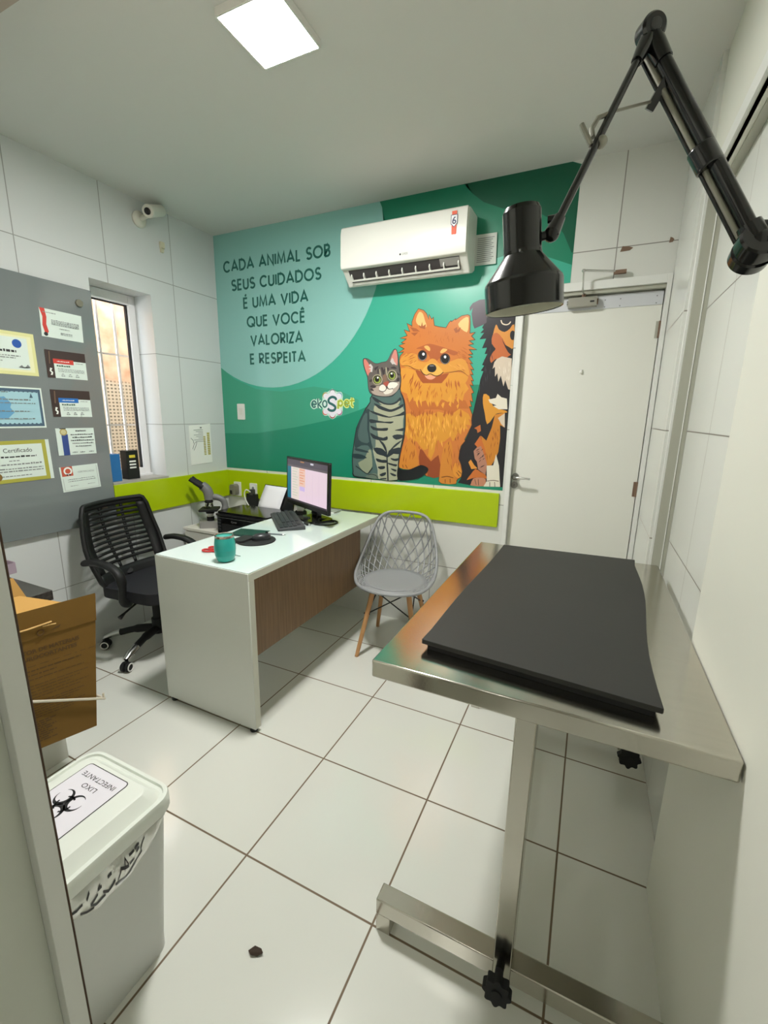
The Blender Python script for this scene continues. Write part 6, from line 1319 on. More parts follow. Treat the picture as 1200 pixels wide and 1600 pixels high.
for r in range(5):
    n = 15 if r < 4 else 9
    for k in range(n):
        if r == 4: wd = [.022,.018,.018,.11,.018,.018,.018,.022,.05][k]; x0 = -.205+sum([.022,.018,.018,.11,.018,.018,.018,.022,.05][:k])+.003*k
        else: wd = .0165; x0 = -.205+.0193*k
        y0 = .058-.0255*r-.02; h = .014+.010*(y0+.085)/.154
        b.box(x0,y0,h,x0+wd,y0+.0185,h+.005,M_key)
    for k in range(4 if r != 0 else 3):
        x0 = .105+.024*k; y0 = .058-.0255*r-.02; h = .014+.010*(y0+.085)/.154
        b.box(x0,y0,h,x0+.019,y0+.0185,h+.005,M_key)
b.build('keys', kb)
# monitor
mo = thing('computer_monitor', 'black computer monitor showing a web page on the desk', 'monitor', (1.13,-.40,ZD))
BR = Vector((1.322,-.578,.842)); hd = Vector((-.90,.4359,0)); nrm = Vector((-.4359,-.90,0)); MWD, MHT = .515, .305
def mp_(u, v, d=0): return tuple(BR + hd*(MWD*(1-u)) + Vector((0,0,MHT*v)) + (nrm*1 - Vector((0,0,0)))*d + Vector((.4359,.9,0))*(.010*v))
b = MB(); M_bz = mat('bezel_black', (16,16,18), .18)
b.hexa([mp_(0,0,-.02),mp_(1,0,-.02),mp_(1,1,-.02),mp_(0,1,-.02)],[mp_(0,0,0),mp_(1,0,0),mp_(1,1,0),mp_(0,1,0)],M_bz)
b.hexa([mp_(.15,.2,-.045),mp_(.85,.2,-.045),mp_(.85,.8,-.045),mp_(.15,.8,-.045)],[mp_(.06,.08,-.02),mp_(.94,.08,-.02),mp_(.94,.92,-.02),mp_(.06,.92,-.02)],M_bz)
hs = b.build('housing', mo, bevel=.003)
def em(n, c, s=1.0): return mat('screen_'+n, (10,10,10), .15, emit=c, estr=s)
b = MB()
def scr(u0, v0, u1, v1, m, d):
    b.add([mp_(u0,v0,d),mp_(u1,v0,d),mp_(u1,v1,d),mp_(u0,v1,d)],[(0,1,2,3)],m)
scr(.03,.095,.97,.95,em('pink',(232,208,222)),.0006)
scr(.03,.84,.97,.95,em('toolbar',(92,84,96),.8),.0009); scr(.03,.80,.97,.84,em('bar',(120,110,118),.7),.0009); scr(.03,.095,.125,.80,em('teal',(40,124,148),.8),.0009)
scr(.03,.095,.97,.13,em('taskbar',(70,58,72),.6),.0011); scr(.36,.915,.45,.94,em('tab',(200,140,90),.8),.0012); scr(.60,.90,.67,.935,em('tab2',(220,220,230),.9),.0012)
scr(.145,.13,.33,.80,em('cream',(228,214,206)),.0010); scr(.33,.42,.48,.80,em('peach',(236,196,182)),.0010); scr(.35,.34,.47,.43,em('lilac',(206,184,232)),.0012)
for k in range(11):
    v = .76-.055*k
    scr(.16,v,.30-(k%3)*.02,v+.014,em('textpink',(222,170,170) if k%2 else (196,204,186)),.0012)
    if k < 6: scr(.345,v,.465-(k%2)*.03,v+.016,em('textorange',(226,150,120)),.0013)
for u in (.52,.66,.80): scr(u,.13,u+.004,.80,em('line',(214,190,206)),.0012)
b.build('screen', hs)
b = MB(); c0 = Vector((1.125,-.402,0))
def bs(u, v, z): p = c0 + hd*u + Vector((.4359,.9,0))*v; return (p.x, p.y, z)
b.prism(rr(-.11,-.10,.11,.07,.05), ZD+.0003, ZD+.014, M_bz, lambda u, v, w: bs(u, v, w)); b.build('base', mo, bevel=.003)
b = MB(); b.prism(rr(-.035,-.02,.035,.02,.01), ZD+.012, .98, M_bz, lambda u, v, w: bs(u, v+.0, w)); b.build('neck', mo)
# small electronics by the monitor
b = MB(Matrix.Translation((.955,-.335,ZD)) @ Matrix.Rotation(.5,4,'Z')); b.box(-.022,-.02,.026,.022,.02,.056,M_white); b.lathe([(.036,.0005),(.04,.004),(.04,.02),(.034,.026)],M_mblack,n=28)
tag(b.build('charger', bevel=.003), 'white charger cube on a round black coil of cable', 'charger')
b = MB(Matrix.Translation((1.07,-.445,ZD)) @ Matrix.Rotation(-.9,4,'Z')); b.box(-.035,-.014,.0005,.035,.014,.026,M_black); b.box(-.02,.014,.004,.03,.03,.018,M_black)
tag(b.build('usb_hub', bevel=.003), 'black hub lying in front of the monitor base', 'hub')
b = MB(Matrix.Translation((1.155,-.545,ZD)) @ Matrix.Rotation(-.6,4,'Z')); b.box(-.03,-.013,.0005,.022,.013,.014,M_black); b.cyl((.022,0,.009),(.034,0,.009),.007,M_chrome)
tag(b.build('bluetooth_dongle', bevel=.002), 'small black adapter on the desk beside the keyboard', 'adapter')
for i, (lab, pts) in enumerate((('black cable looping across the desk under the monitor', [(1.155,-.50,ZD+.006),(1.21,-.53,ZD+.006),(1.285,-.50,ZD+.006),(1.29,-.42,ZD+.006),(1.22,-.39,ZD+.006),(1.18,-.45,ZD+.02),(1.22,-.50,ZD+.016),(1.29,-.46,ZD+.018)]),
        ('black cable trailing from the charger to the printer', [(.94,-.30,ZD+.006),(.90,-.24,ZD+.006),(.88,-.19,ZD+.006),(.91,-.14,ZD+.006),(1.0,-.17,ZD+.006),(1.05,-.24,ZD+.006)]),
        ('white cable between the keyboard and the monitor', [(.915,-.42,ZD+.005),(.90,-.36,ZD+.005),(.94,-.385,ZD+.005),(.995,-.41,ZD+.005),(1.01,-.33,ZD+.005),(.97,-.24,ZD+.005)]))):
    b = MB(); b.tube(spline(pts, 8), .0045 if i < 2 else .0035, M_mblack if i < 2 else M_white, n=8); tag(b.build('cable'), lab, 'cable', 'cables on the desk')
b = MB(); b.box(1.0,-.215,ZD+.0003,1.13,-.125,ZD+.006,M_paper); b.box(1.01,-.20,ZD+.006,1.14,-.12,ZD+.012,mat('booklet_grey',(150,158,150),.7)); tag(b.build('booklet'), 'pale booklets lying on the desk behind the monitor', 'booklet')

# ---- drawer unit with printer and microscope
cab = thing('drawer_unit', 'low white drawer unit in the corner under the printer', 'cabinet', (.44,-.27,0))
b = MB(); b.box(.055,-.49,.04,.845,-.03,.585,mat('cabinet_white',(214,212,202),.4)); b.box(.07,-.47,0,.83,-.05,.04,M_mblack); b.build('body', cab)
b = MB(); b.box(.045,-.505,.585,.85,-.025,.605,mat('cabinet_top',(226,222,212),.35)); b.build('top', cab, bevel=.002)
for z0, z1 in ((.40,.578),(.22,.394),(.046,.214)):
    b = MB(); b.box(.058,-.502,z0,.842,-.49,z1,mat('cabinet_white',(214,212,202),.4)); d = b.build('drawer', cab, bevel=.002)
    b = MB(); b.tube([(.38,-.502,z1-.05),(.38,-.52,z1-.05),(.52,-.52,z1-.05),(.52,-.502,z1-.05)],.005,M_chrome,n=8); b.build('handle', d)
PX0, PX1, PY0, PY1, PZ = .372, .815, -.500, -.205, .6055
pr = thing('printer', 'black multifunction printer beside the desk under the wall outlets', 'printer', ((PX0+PX1)/2,(PY0+PY1)/2,PZ))
b = MB(); b.rrect(PX0,PY0,PX1,PY1,.012,PZ,PZ+.118,M_gblack); b.box(PX0+.05,PY0-.004,PZ+.01,PX1-.05,PY0,PZ+.07,M_mblack); b.build('body', pr, bevel=.004)
b = MB(); b.rrect(PX0-.006,PY0-.006,PX1+.006,PY1+.004,.014,PZ+.122,PZ+.136,M_black); b.rrect(PX0+.004,PY0+.004,PX1-.004,PY1-.04,.014,PZ+.138,PZ+.152,M_gblack); b.build('scanner_lid', pr, bevel=.004)
b = MB(); b.box(PX0,PY0-.0015,PZ+.110,PX1,PY0+.001,PZ+.113,M_inkg); b.text('Canon',.018,(PX0+.16,PY0-.0045,PZ+.085),(1,0,0),(0,0,1),mat('brand_silver',(150,150,150),.4)); part_label(b.build('brand_strip', pr), 'silver line and brand lettering')
b = MB()
for k in range(4): b.rrect(PX0+.012,PZ+.022+.022*k,PX0+.04,PZ+.036+.022*k,.004,.0,.003,mat('button_grey',(50,52,54),.4),lambda u,v,w:(u,PY0-w,v))
b.build('buttons', pr)
b = MB(); b.hexa([(.49,-.225,.735),(.80,-.225,.735),(.80,-.205,.735),(.49,-.205,.735)],[(.50,-.140,.905),(.775,-.140,.895),(.775,-.130,.895),(.50,-.130,.905)],M_gblack); b.build('paper_tray', pr, bevel=.003)
b = MB(); P_ = [[(.50+.195*i/4+.012*(j/6)+(.0),-.232+.085*(j/6)**1.2-.004*math.sin(PI*i/4),.742+.160*(j/6)-.006*i/4) for i in range(5)] for j in range(7)]
vs = [p for row in P_ for p in row]; b.add(vs,[(j*5+i,j*5+i+1,(j+1)*5+i+1,(j+1)*5+i) for j in range(6) for i in range(4)],mat('white_sheet',(236,236,240),.7)); tag(b.build('paper_sheet', solid=.0015), 'blank white sheet standing in the printer feed', 'paper')
# microscope
F = Vector((-.82,-.572,0)).normalized(); S_ = Vector((-F.y,F.x,0)); MO = Vector((.205,-.395,.6055))
def mq(s, t, z): p = MO + F*s + S_*t; return (p.x, p.y, MO.z+z)
M_mg = mat('microscope_grey', (120,120,120), .4); M_mb = mat('microscope_base', (150,148,144), .4)
ms = thing('microscope', 'grey and black microscope in the corner beside the printer', 'microscope', tuple(MO))
b = MB(); b.prism(rr(-.10,-.06,.07,.06,.015),0,.045,M_mb,lambda u,v,w: mq(u,v,w)); b.build('base', ms, bevel=.006)
b = MB(); b.tube([mq(0,0,.045),mq(0,0,.075)],.026,M_mblack,n=20); b.tube([mq(0,0,.075),mq(0,0,.10)],.022,M_white,n=20); b.tube([mq(0,0,.10),mq(0,0,.122)],.03,M_mblack,n=20); b.build('condenser', ms)
b = MB(); b.prism(rr(-.06,-.07,.065,.07,.006),.122,.134,M_mblack,lambda u,v,w: mq(u,v,w)); b.box(*(list(mq(.03,-.02,.134))+list(mq(.01,.02,.139))),M_mblack); b.build('stage', ms, bevel=.001)
b = MB(); b.tube(spline([mq(-.085,0,.03),mq(-.092,0,.09),mq(-.105,0,.14),mq(-.095,0,.19),mq(-.055,0,.214),mq(0,0,.219)],6),[.026]*13+[.022]*18,M_mg,n=14); b.build('arm', ms)
for t in (-1, 1):
    b = MB(); b.lathe([(.0,0),(.018,0),(.02,.004),(.02,.014),(.0,.016)],M_mblack,mq(-.10,t*.026,.06),tuple(S_*t),20); b.build('focus_knob', ms)
b = MB(); b.tube([mq(0,0,.20),mq(0,0,.232)],.034,M_mg,n=24); b.tube(spline([mq(.0,0,.225),mq(.008,0,.26),mq(.025,0,.285),mq(.045,0,.30)],5),[.034]*8+[.033]*8,M_mg,n=18); b.build('head', ms)
b = MB()
b.lathe([(.026,0),(.03,.008),(.024,.02)],M_mblack,mq(.004,0,.176),(0,0,1),20)
b.build('nosepiece', ms)
for a in range(4):
    dx, dy = math.cos(a*PI/2+.6), math.sin(a*PI/2+.6); p0 = Vector(mq(.004+dx*.014,dy*.014,.182)); p1 = Vector(mq(.004+dx*.026,dy*.026,.147))
    b = MB(); b.tube([p0,p0.lerp(p1,.55),p0.lerp(p1,.6),p1],[.009,.009,.007,.006],M_chrome,n=12); b.build('objective', ms)
for t in (-1, 1):
    b = MB(); b.tube([mq(.035,t*.02,.292),mq(.085,t*.028,.328),mq(.087,t*.028,.33),mq(.115,t*.03,.352)],[.019,.017,.0145,.016],M_mblack,n=18); b.build('eyepiece', ms)

# ---- grey lattice chair
GC = Matrix.Translation((1.648,-.335,0)) @ Matrix.Rotation(math.radians(9),4,'Z')
M_gp = mat('chair_grey', (150,152,154), .42); M_lw = mat('chair_beech', (196,146,96), .45, noise=.08, nscale=30, stretch=(6,6,1))
gc = thing('visitor_chair', 'grey plastic lattice back chair with wooden legs', 'chair', (1.648,-.335,0))
ZS = .445
RIMP = [(0,-.218,.424),(.10,-.208,.427),(.188,-.158,.436),(.234,-.075,.462),(.244,.015,.508),(.232,.095,.585),(.204,.155,.680),(.168,.195,.762),(.112,.216,.803),(0,.224,.812)]
def rim(th):  # th: 0 = front middle, PI = back middle ; returns rim point
    th = math.atan2(math.sin(th), math.cos(th)); sg = 1 if th >= 0 else -1
    q = abs(th)/PI*9; i = min(8, int(q)); t = q-i
    def g(k):
        if k < 0: p = RIMP[-k]; return Vector((-p[0], p[1], p[2]))
        if k > 9: p = RIMP[18-k]; return Vector((-p[0], p[1], p[2]))
        return Vector(RIMP[k])
    p0, p1, p2, p3 = g(i-1), g(i), g(i+1), g(i+2)
    v = .5*((2*p1)+(-p0+p2)*t+(2*p0-5*p1+4*p2-p3)*t*t+(-p0+3*p1-3*p2+p3)*t**3)
    return Vector((v.x*sg, v.y, v.z))
def seat(th): return Vector((.188*math.sin(th), -.185*math.cos(th)-.015, ZS-.008))
def shell(th, t):
    a, c = seat(th), rim(th)
    p = a.lerp(c, t); out = Vector((math.sin(th), -math.cos(th), 0))
    p += out*(.035*math.sin(PI*t)*min(1, max(0,(c.z-a.z))/.2)); p.z -= .04*math.sin(PI*t)*min(1, max(0,(c.z-a.z))/.3)
    return p
b = MB(GC); n = 56; k = 7
vs = [(0,0,ZS-.022)]
for j in range(1, k+1):
    for i in range(n):
        p = seat(2*PI*i/n); r_ = j/k; vs.append((p.x*r_, p.y*r_, ZS-.022+.018*r_**3))
fs = [(0, 1+i, 1+(i+1) % n) for i in range(n)]
for j in range(k-1):
    for i in range(n): fs.append((1+j*n+i, 1+(j+1)*n+i, 1+(j+1)*n+(i+1) % n, 1+j*n+(i+1) % n))
# lip joining the seat to the rim at the front
b.add(vs, fs, M_gp)
vs = []; na = 24
for i in range(na+1):
    th = -.2*PI*1.0 + .4*PI*i/na
    for j in range(4): vs.append(shell(th, j/3))
b.add(vs, [(i*4+j, (i+1)*4+j, (i+1)*4+j+1, i*4+j+1) for i in range(na) for j in range(3)], M_gp)
b.build('seat', gc, solid=.007)
b = MB(GC); b.tube([rim(2*PI*i/90) for i in range(90)], .0095, M_gp, n=10, closed=True); b.build('rim', gc)
b = MB(GC)
th0, th1 = .2*PI, 1.8*PI
for fam in (1, -1):
    for i in range(-3, 25):
        base = th0 + (th1-th0)*(i/21)
        pts = []
        for q in range(13):
            t = q/12; th = (base if fam > 0 else th0+th1-base) + fam*.72*t
            if th0-.02 <= th <= th1+.02: pts.append(shell(th, t))
        # ribs that start beyond the ends are clipped by the rim
        if len(pts) > 2: b.tube(pts, .004, M_gp, n=6)
for t in (.0,): b.tube([shell(th0+(th1-th0)*i/50, t) for i in range(51)], .006, M_gp, n=8)
b.build('lattice', gc)
FEET = {(-1,-1):(-.178,-.205),(1,-1):(.185,-.185),(-1,1):(-.17,.20),(1,1):(.18,.20)}
for sx, sy in FEET:
    fx, fy = FEET[(sx,sy)]
    b = MB(GC); b.tube([(fx,fy,0),(sx*.105,sy*.105,ZS-.03)],[.0115,.0165],M_lw,n=16); b.build('leg', gc)
M_wire = mat('wire_black', (22,22,24), .45)
b = MB(GC)
def lp_(sx, sy, z):
    fx, fy = FEET[(sx,sy)]; t = z/(ZS-.03); return (fx+(sx*.105-fx)*t, fy+(sy*.105-fy)*t, z)
for a_, c_ in (((-1,-1),(1,-1)),((-1,1),(1,1)),((-1,-1),(-1,1)),((1,-1),(1,1))):
    b.tube([lp_(*a_,.255), lp_(*c_,.40)], .004, M_wire, n=8); b.tube([lp_(*c_,.255), lp_(*a_,.40)], .004, M_wire, n=8)
b.build('cross_wire', gc)
for s_ in FEET:
    b = MB(GC); p = lp_(*s_,.255); b.cyl((p[0]-.016*s_[0],p[1],p[2]),(p[0]+.02*s_[0],p[1],p[2]),.006,M_wire,n=10); b.build('bolt', gc)
b = MB(GC); b.lathe([(.10,0),(.11,.008),(.11,.016)],M_wire,(0,0,ZS-.042),n=24); b.build('mounting_plate', gc)

# ---- office chair
OC = thing('office_chair', 'black swivel office chair with slotted mesh back behind the desk', 'chair', (.345,-.99,0))
OM = Matrix.Translation((.345,-.99,0)) @ Matrix.Rotation(math.radians(7),4,'Z')   # local +x is the way it faces
M_oc = mat('chair_black', (13,13,14), .55); M_fab = mat('seat_fabric', (26,26,32), .75, bump=.2, bscale=300)
def bk(u, v, d=0):  # u across -1..1 (local y), v up 0..1
    x = -.155 - .135*v**1.15 + .05*(u*u) - .03*math.sin(PI*v) - d
    return (x, u*(.258-.045*abs(v-.45)**1.2*1.6-.012*v), .425+.462*v)
b = MB(OM)
W_ = [(-1,-.80),(-.34,-.28),(.34,.40),(.88,1)]
rows = 12
def cell(u0, v0, u1, v1, n=6):
    vs = []
    for j in range(2):
        for i in range(n+1): vs.append(bk(u0+(u1-u0)*i/n, v0+(v1-v0)*j))
    b.add(vs, [(i, i+1, n+2+i, n+1+i) for i in range(n)], M_oc)
def grid(u0, v0, u1, v1, nu, nv):
    vs = [bk(u0+(u1-u0)*i/nu, v0+(v1-v0)*j/nv) for j in range(nv+1) for i in range(nu+1)]
    b.add(vs, [(j*(nu+1)+i, j*(nu+1)+i+1, (j+1)*(nu+1)+i+1, (j+1)*(nu+1)+i) for j in range(nv) for i in range(nu)], M_oc)
V0, V1 = .17, .93
grid(-1, 0, 1, V0, 14, 3); grid(-.95, V1, .95, 1, 14, 2); 
grid(-1, V0, -.74, V1, 2, 14); grid(.74, V0, 1, V1, 2, 14)
step_ = (V1-V0)/rows
for r in range(rows):
    z0 = V0+step_*r; z1 = z0+step_*.58; zt = z0+step_
    if r > 0: cell(-.74, z0, .74, z1, 10)
    for uc in (-.74+.52-.12*r/rows, .74-.52+.12*r/rows): cell(uc-.035, z0 if r == 0 else z1, uc+.035, zt, 1)
b.build('backrest', OC, solid=.007, weld=True)
b = MB(OM); edge = [bk(-1,v/10,0) for v in range(1,10)]+[bk(-.95,.985)]+[bk(u/10,1.0) for u in range(-9,10,2)]+[bk(.95,.985)]+[bk(1,v/10,0) for v in range(9,0,-1)]+[bk(u/10,.0) for u in range(9,-10,-3)]
b.tube(edge, .013, M_oc, n=10, closed=True); b.build('back_frame', OC)
b = MB(OM); b.tube([(-.165,-.02,.47),(-.19,0,.42),(-.10,0,.36),(.0,0,.355)],.022,M_oc,n=10); b.build('back_bracket', OC)
b = MB(OM); b.rrect(-.18,-.235,.26,.235,.09,.385,.448,M_fab); b.build('seat', OC, bevel=.025, seg=4)
b = MB(OM); b.rrect(-.14,-.19,.20,.19,.07,.355,.386,M_oc); b.box(-.09,-.11,.32,.09,.11,.36,M_mblack); b.build('seat_pan', OC, bevel=.008)
for s in (-1, 1):
    b = MB(OM); y = s*.285
    path = spline([(-.165,y,.600),(-.09,y,.612),(.01,y,.600),(.07,y,.565),(.085,y,.50),(.06,y*.95,.41),(.04,s*.22,.366),(.0,s*.16,.362)],6)
    b.tube(path,[.018]*24+[.015]*(len(path)-24),M_oc,n=12,flat=1.5); b.build('armrest', OC)
b = MB(OM); b.tube([(-.0,-.12,.335),(.02,-.235,.315),(.02,-.27,.30)],[.006,.006,.013],M_mblack,n=10); b.build('lever', OC)
b = MB(OM); b.cyl((0,0,.10),(0,0,.33),.026,M_mblack,n=20); b.cyl((0,0,.085),(0,0,.18),.036,M_mblack,n=20); b.build('gas_lift', OC)
ctr = Vector((.345,-.99,0))
a0 = math.atan2(-1.178+.99, .092-.345)
for i in range(5):
    a = a0 + i*2*PI/5
    d = Vector((math.cos(a), math.sin(a), 0)); e = ctr + d*.305; sd = Vector((-d.y, d.x, 0))
    b = MB(); b.tube(spline([ctr+Vector((0,0,.115)), ctr+d*.12+Vector((0,0,.115)), ctr+d*.22+Vector((0,0,.098))],5),[.024]*6+[.019]*5,M_mblack,n=10,flat=1.1); lg = b.build('leg', OC)
    b = MB(); b.tube([ctr+d*.215+Vector((0,0,.10)), ctr+d*.27+Vector((0,0,.088)), e+Vector((0,0,.072))],[.0205,.018,.014],M_chrome,n=10,flat=1.2); b.build('chrome_tip', lg)
    b = MB()
    for s in (-1, 1): b.lathe([(.0,0),(.022,0),(.027,.004),(.027,.017),(.022,.021),(.0,.021)],M_mblack,tuple(e+sd*(s*.004)+d*.0+Vector((0,0,.0275))),tuple(sd*s),22)
    b.box(e.x-.01,e.y-.01,.03,e.x+.01,e.y+.01,.06,M_mblack)
    cs_ = b.build('caster', OC)
    for s in (-1, 1):
        b = MB(); b.tube([tuple(e+sd*(s*.0255)+d*(.0205*math.cos(t))+Vector((0,0,.0275+.0205*math.sin(t)))) for t in [2*PI*k_/20 for k_ in range(20)]],.0035,M_white,n=6,closed=True); b.build('caster_ring', cs_)
# ---- exam table
et = thing('exam_table', 'stainless steel examination table against the right wall', 'table', (2.582,-1.235,0))
TX0, TX1, TY0, TY1, TZ = 2.222, 2.941, -1.806, -.662, .84
b = MB(); b.box(TX0,TY0,TZ-.045,TX1,TY1,TZ,M_steel); b.build('tabletop', et, bevel=.004, seg=3)
for y0, y1 in ((TY0+.004,TY0+.095),(TY1-.095,TY1-.004)):
    b = MB(); b.box(2.560,y0,.075,2.603,y1,TZ-.04,M_steel); b.build('post', et, bevel=.003)
    b = MB(); yy0, yy1 = (y0+.006, y0+.056) if y0 < -1.2 else (y1-.056, y1-.006)
    b.box(2.239,yy0,.058,2.932,yy1,.108,M_steel); b.build('foot_bar', et, bevel=.003)
    for x0, x1 in ((2.239,2.281),(2.890,2.932)):
        b = MB(); b.box(x0,yy0+.001,0,x1,yy1-.001,.059,M_steel); b.build('foot', et, bevel=.002)
def knob(c, ax, r=.030):
    b = MB(); A = Vector(ax); q = Vector((0,0,1)).rotation_difference(A)
    pts = [((r*(1+.12*math.cos(8*t)))*math.cos(t), (r*(1+.12*math.cos(8*t)))*math.sin(t)) for t in [2*PI*k/96 for k in range(96)]]
    def fn(u, v, w): p = Vector(c) + q @ Vector((u, v, w)); return tuple(p)
    b.prism(pts, 0, .024, M_mblack, fn); b.tube([fn(0,0,-.03 if r < .035 else -.11), fn(0,0,0)], .010, M_mblack, n=14); b.tube([fn(0,0,.024),fn(0,0,.028)],.012,M_mblack,n=14)
    return part_label(b.build('knob', et, bevel=.003), 'black lobed clamp knob')
knob((2.579,-1.832,.100), (.05,-1,.12)); 
knob((2.912,-.87,.098), (.05,-1,.12), .038)
M_rub = mat('rubber_mat', (42,42,39), .62, noise=.12, nscale=6, bump=.1, bscale=60)
mt = thing('rubber_mat', 'thick black rubber mat on the steel exam table', 'mat', (2.57,-1.24,TZ))
def wav(a, c, n, amp): 
    return [(a[0]+(c[0]-a[0])*i/n+amp*math.sin(PI*i/n*2.3)*(1 if 0 < i < n else 0), a[1]+(c[1]-a[1])*i/n) for i in range(n)]
cs = [(2.311,-1.706),(2.826,-1.749),(2.850,-.724),(2.342,-.758)]
out = wav(cs[0],cs[1],1,0)+wav(cs[1],cs[2],14,-.009)+wav(cs[2],cs[3],1,0)+wav(cs[3],cs[0],14,.003)
b = MB(); b.prism(out, TZ+.016, TZ+.028, M_rub); b.build('top_layer', mt, bevel=.0025)
b = MB(); b.prism([(p[0]+(.014 if p[0] < 2.5 else -.012), p[1]+(.008 if p[1] < -1.2 else -.01)) for p in cs], TZ+.0004, TZ+.016, M_mblack); b.build('lower_layer', mt)
# ---- arm lamp
al = thing('examination_lamp', 'black jointed arm lamp reaching over the exam table', 'lamp', (2.94,-1.575,1.66))
M_lb = mat('lamp_black', (15,15,15), .2, coat=.2); M_lin = mat('lamp_liner', (216,214,196), .4); M_lg = mat('spring_grey', (150,148,136), .4, .6)
hb, ht = Vector((2.499,-1.725,1.614)), Vector((2.483,-1.741,1.788)); ax = (ht-hb).normalized(); Ls = (ht-hb).length
b = MB(); b.lathe([(.0690,.002),(.0705,0),(.0715,.003),(.0715,.046),(.070,.051),(.035,.094),(.034,.10),(.034,Ls-.010),(.031,Ls-.003),(.018,Ls),(0,Ls)], M_lb, tuple(hb), tuple(ax), 48, open_=True); sh = b.build('lamp_shade', al)
b = MB(); b.lathe([(.0692,.0015),(.0685,.004),(.0675,.040),(.045,.066),(.040,.074),(0,.076)], M_lin, tuple(hb), tuple(ax), 48, open_=True); part_label(b.build('shade_liner', sh), 'cream inside of the shade')
b = MB(); b.lathe([(.0,.010),(.028,.012),(.039,.018),(.042,.03),(.036,.048),(.018,.07)], mat('bulb_glass',(200,206,190),.15), tuple(hb), tuple(ax), 32); b.build('bulb', sh)
kn = Vector((2.537,-1.722,1.742)); E1 = Vector((2.662,-1.520,2.137)); J1 = Vector((2.884,-1.550,1.735))
b = MB(); b.tube([hb+ax*.118+(kn-(hb+ax*.118)).normalized()*.032, kn], .008, M_lb, n=12); b.ball(kn, .014, M_lb); b.tube([kn, kn+(E1-kn).normalized()*.036], [.014,.0105], M_lb, n=14); w0 = kn+(E1-kn).normalized()*.035; b.cyl(w0+Vector((-.02,.0,.0)), w0, .007, M_lb, n=10); b.build('swivel', al)
b = MB(); b.tube([kn, E1], .0072, M_lb, n=12); b.build('upper_arm', al)
b = MB(); d1 = (J1-E1).normalized(); sd = d1.cross(Vector((.4,.9,0))).normalized()
if sd.x > 0: sd = -sd
b.tube([E1, J1], .0135, M_lb, n=16); b.build('lower_arm', al)
b = MB(); b.tube([E1+d1*.03+sd*.0185, J1-d1*.02+sd*.0185], .0062, M_lg, n=12); part_label(b.build('tension_tube', al), 'grey tension tube')
b = MB(); b.tube([E1+d1*.02+sd*.026, J1-d1*.01+sd*.026], .0042, M_lb, n=10); b.build('tension_rod', al)
cm = E1.lerp(J1, .575)
b = MB(); b.tube([cm-d1*.022+sd*.010, cm+d1*.022+sd*.010], .0235, M_lb, n=22); b.build('collar', al, bevel=.003)
b = MB(); axv = Vector((.42,-.9,-.1)).normalized(); b.lathe([(0,0),(.020,0),(.023,.004),(.023,.032),(.019,.037),(0,.037)], M_lb, tuple(E1+Vector((0,0,.006))-axv*.018), tuple(axv), 30); b.tube([E1, E1+(kn-E1).normalized()*.066], [.017,.010], M_lb, n=14); b.tube([E1, E1+d1*.06], [.019,.016], M_lb, n=14); b.build('elbow_joint', al)
b = MB(); b.lathe([(0,0),(.011,0),(.010,.003),(0,.004)], mat('joint_cap',(58,58,58),.3), tuple(E1+Vector((0,0,.006))+axv*.0182), tuple(axv), 24); b.build('joint_cap', al)
b = MB(); p = E1+d1*.105; b.tube([p+sd*.05+d1*.008, p-sd*.006-d1*.02], [.011,.012], M_lb, n=4); b.build('clip', al)
b = MB(); q0 = kn.lerp(E1, .60); b.tube([p+sd*.038, q0], .0028, M_lg, n=8); b.build('brace_rod', al)
q1 = kn.lerp(E1, .47); ua = (E1-kn).normalized(); sdk = Vector((-.9,-.42,0)); 
b = MB(); b.tube([q1+sdk*.004+ua*.055, q1+sdk*.02+ua*.045, q1+sdk*.022+ua*.02, q1+sdk*.012-ua*.0], .0045, M_lg, n=8); b.tube([q1+sdk*.04+ua*.012+Vector((0,0,.012)), q1+sdk*.008-ua*.018], .005, M_lg, n=8); b.ball(q1-sdk*.008-ua*.01,.011,M_lg,14,8); b.build('tension_lever', al)
b = MB(); b.ball(J1, .026, M_lb, 22, 14); wv = Vector((.95,-.25,-.16)).normalized()
b.lathe([(.0,-.044),(.026,-.044),(.034,-.039),(.0355,-.020),(.032,-.017),(.032,-.010),(.0365,-.008),(.0365,.016),(.033,.020),(.015,.0205),(.012,.022),(.0,.022)], M_lb, tuple(J1), tuple(Vector((.12,-.86,.40)).normalized()), 34); b.tube([J1-d1*.04, J1], [.02,.024], M_lb, n=16); b.build('shoulder_joint', al)
b = MB(); b.tube([J1, (2.944,-1.575,1.72)], .015, M_lb, n=16); b.box(2.936,-1.625,1.66,2.944,-1.525,1.78,M_lb); b.build('wall_bracket', al, bevel=.002)

# ---- counter at the left with granite top, sharps boxes and tray
M_gran = mat('granite', (66,64,62), .25, noise=1.1, nscale=85)
b = MB(); b.box(.005,-2.44,0,.81,-1.792,.705,mat('counter_white',(206,206,196),.4)); tag(b.build('counter_cabinet', bevel=.002), 'white counter base below the granite slab', 'cabinet')
b = MB(); b.box(.002,-2.445,.706,.852,-1.778,.745,M_gran); tag(b.build('granite_worktop', bevel=.002), 'dark grey speckled granite worktop at the left', 'worktop')
b = MB(); M_lav = mat('tray_lilac', (168,150,164), .35)
b.prism(rr(.30,-1.90,.53,-1.735,.012), .7455, .749, M_lav)
o_, i_ = rr(.30,-1.90,.53,-1.735,.012), rr(.304,-1.896,.526,-1.739,.010)
n = len(o_); vs = [(u,v,.749) for u,v in o_]+[(u,v,.79) for u,v in o_]+[(u,v,.79) for u,v in i_]+[(u,v,.749) for u,v in i_]
b.add(vs, [(k_*n+i,k_*n+(i+1)%n,(k_+1)*n+(i+1)%n,(k_+1)*n+i) for k_ in range(3) for i in range(n)], M_lav)
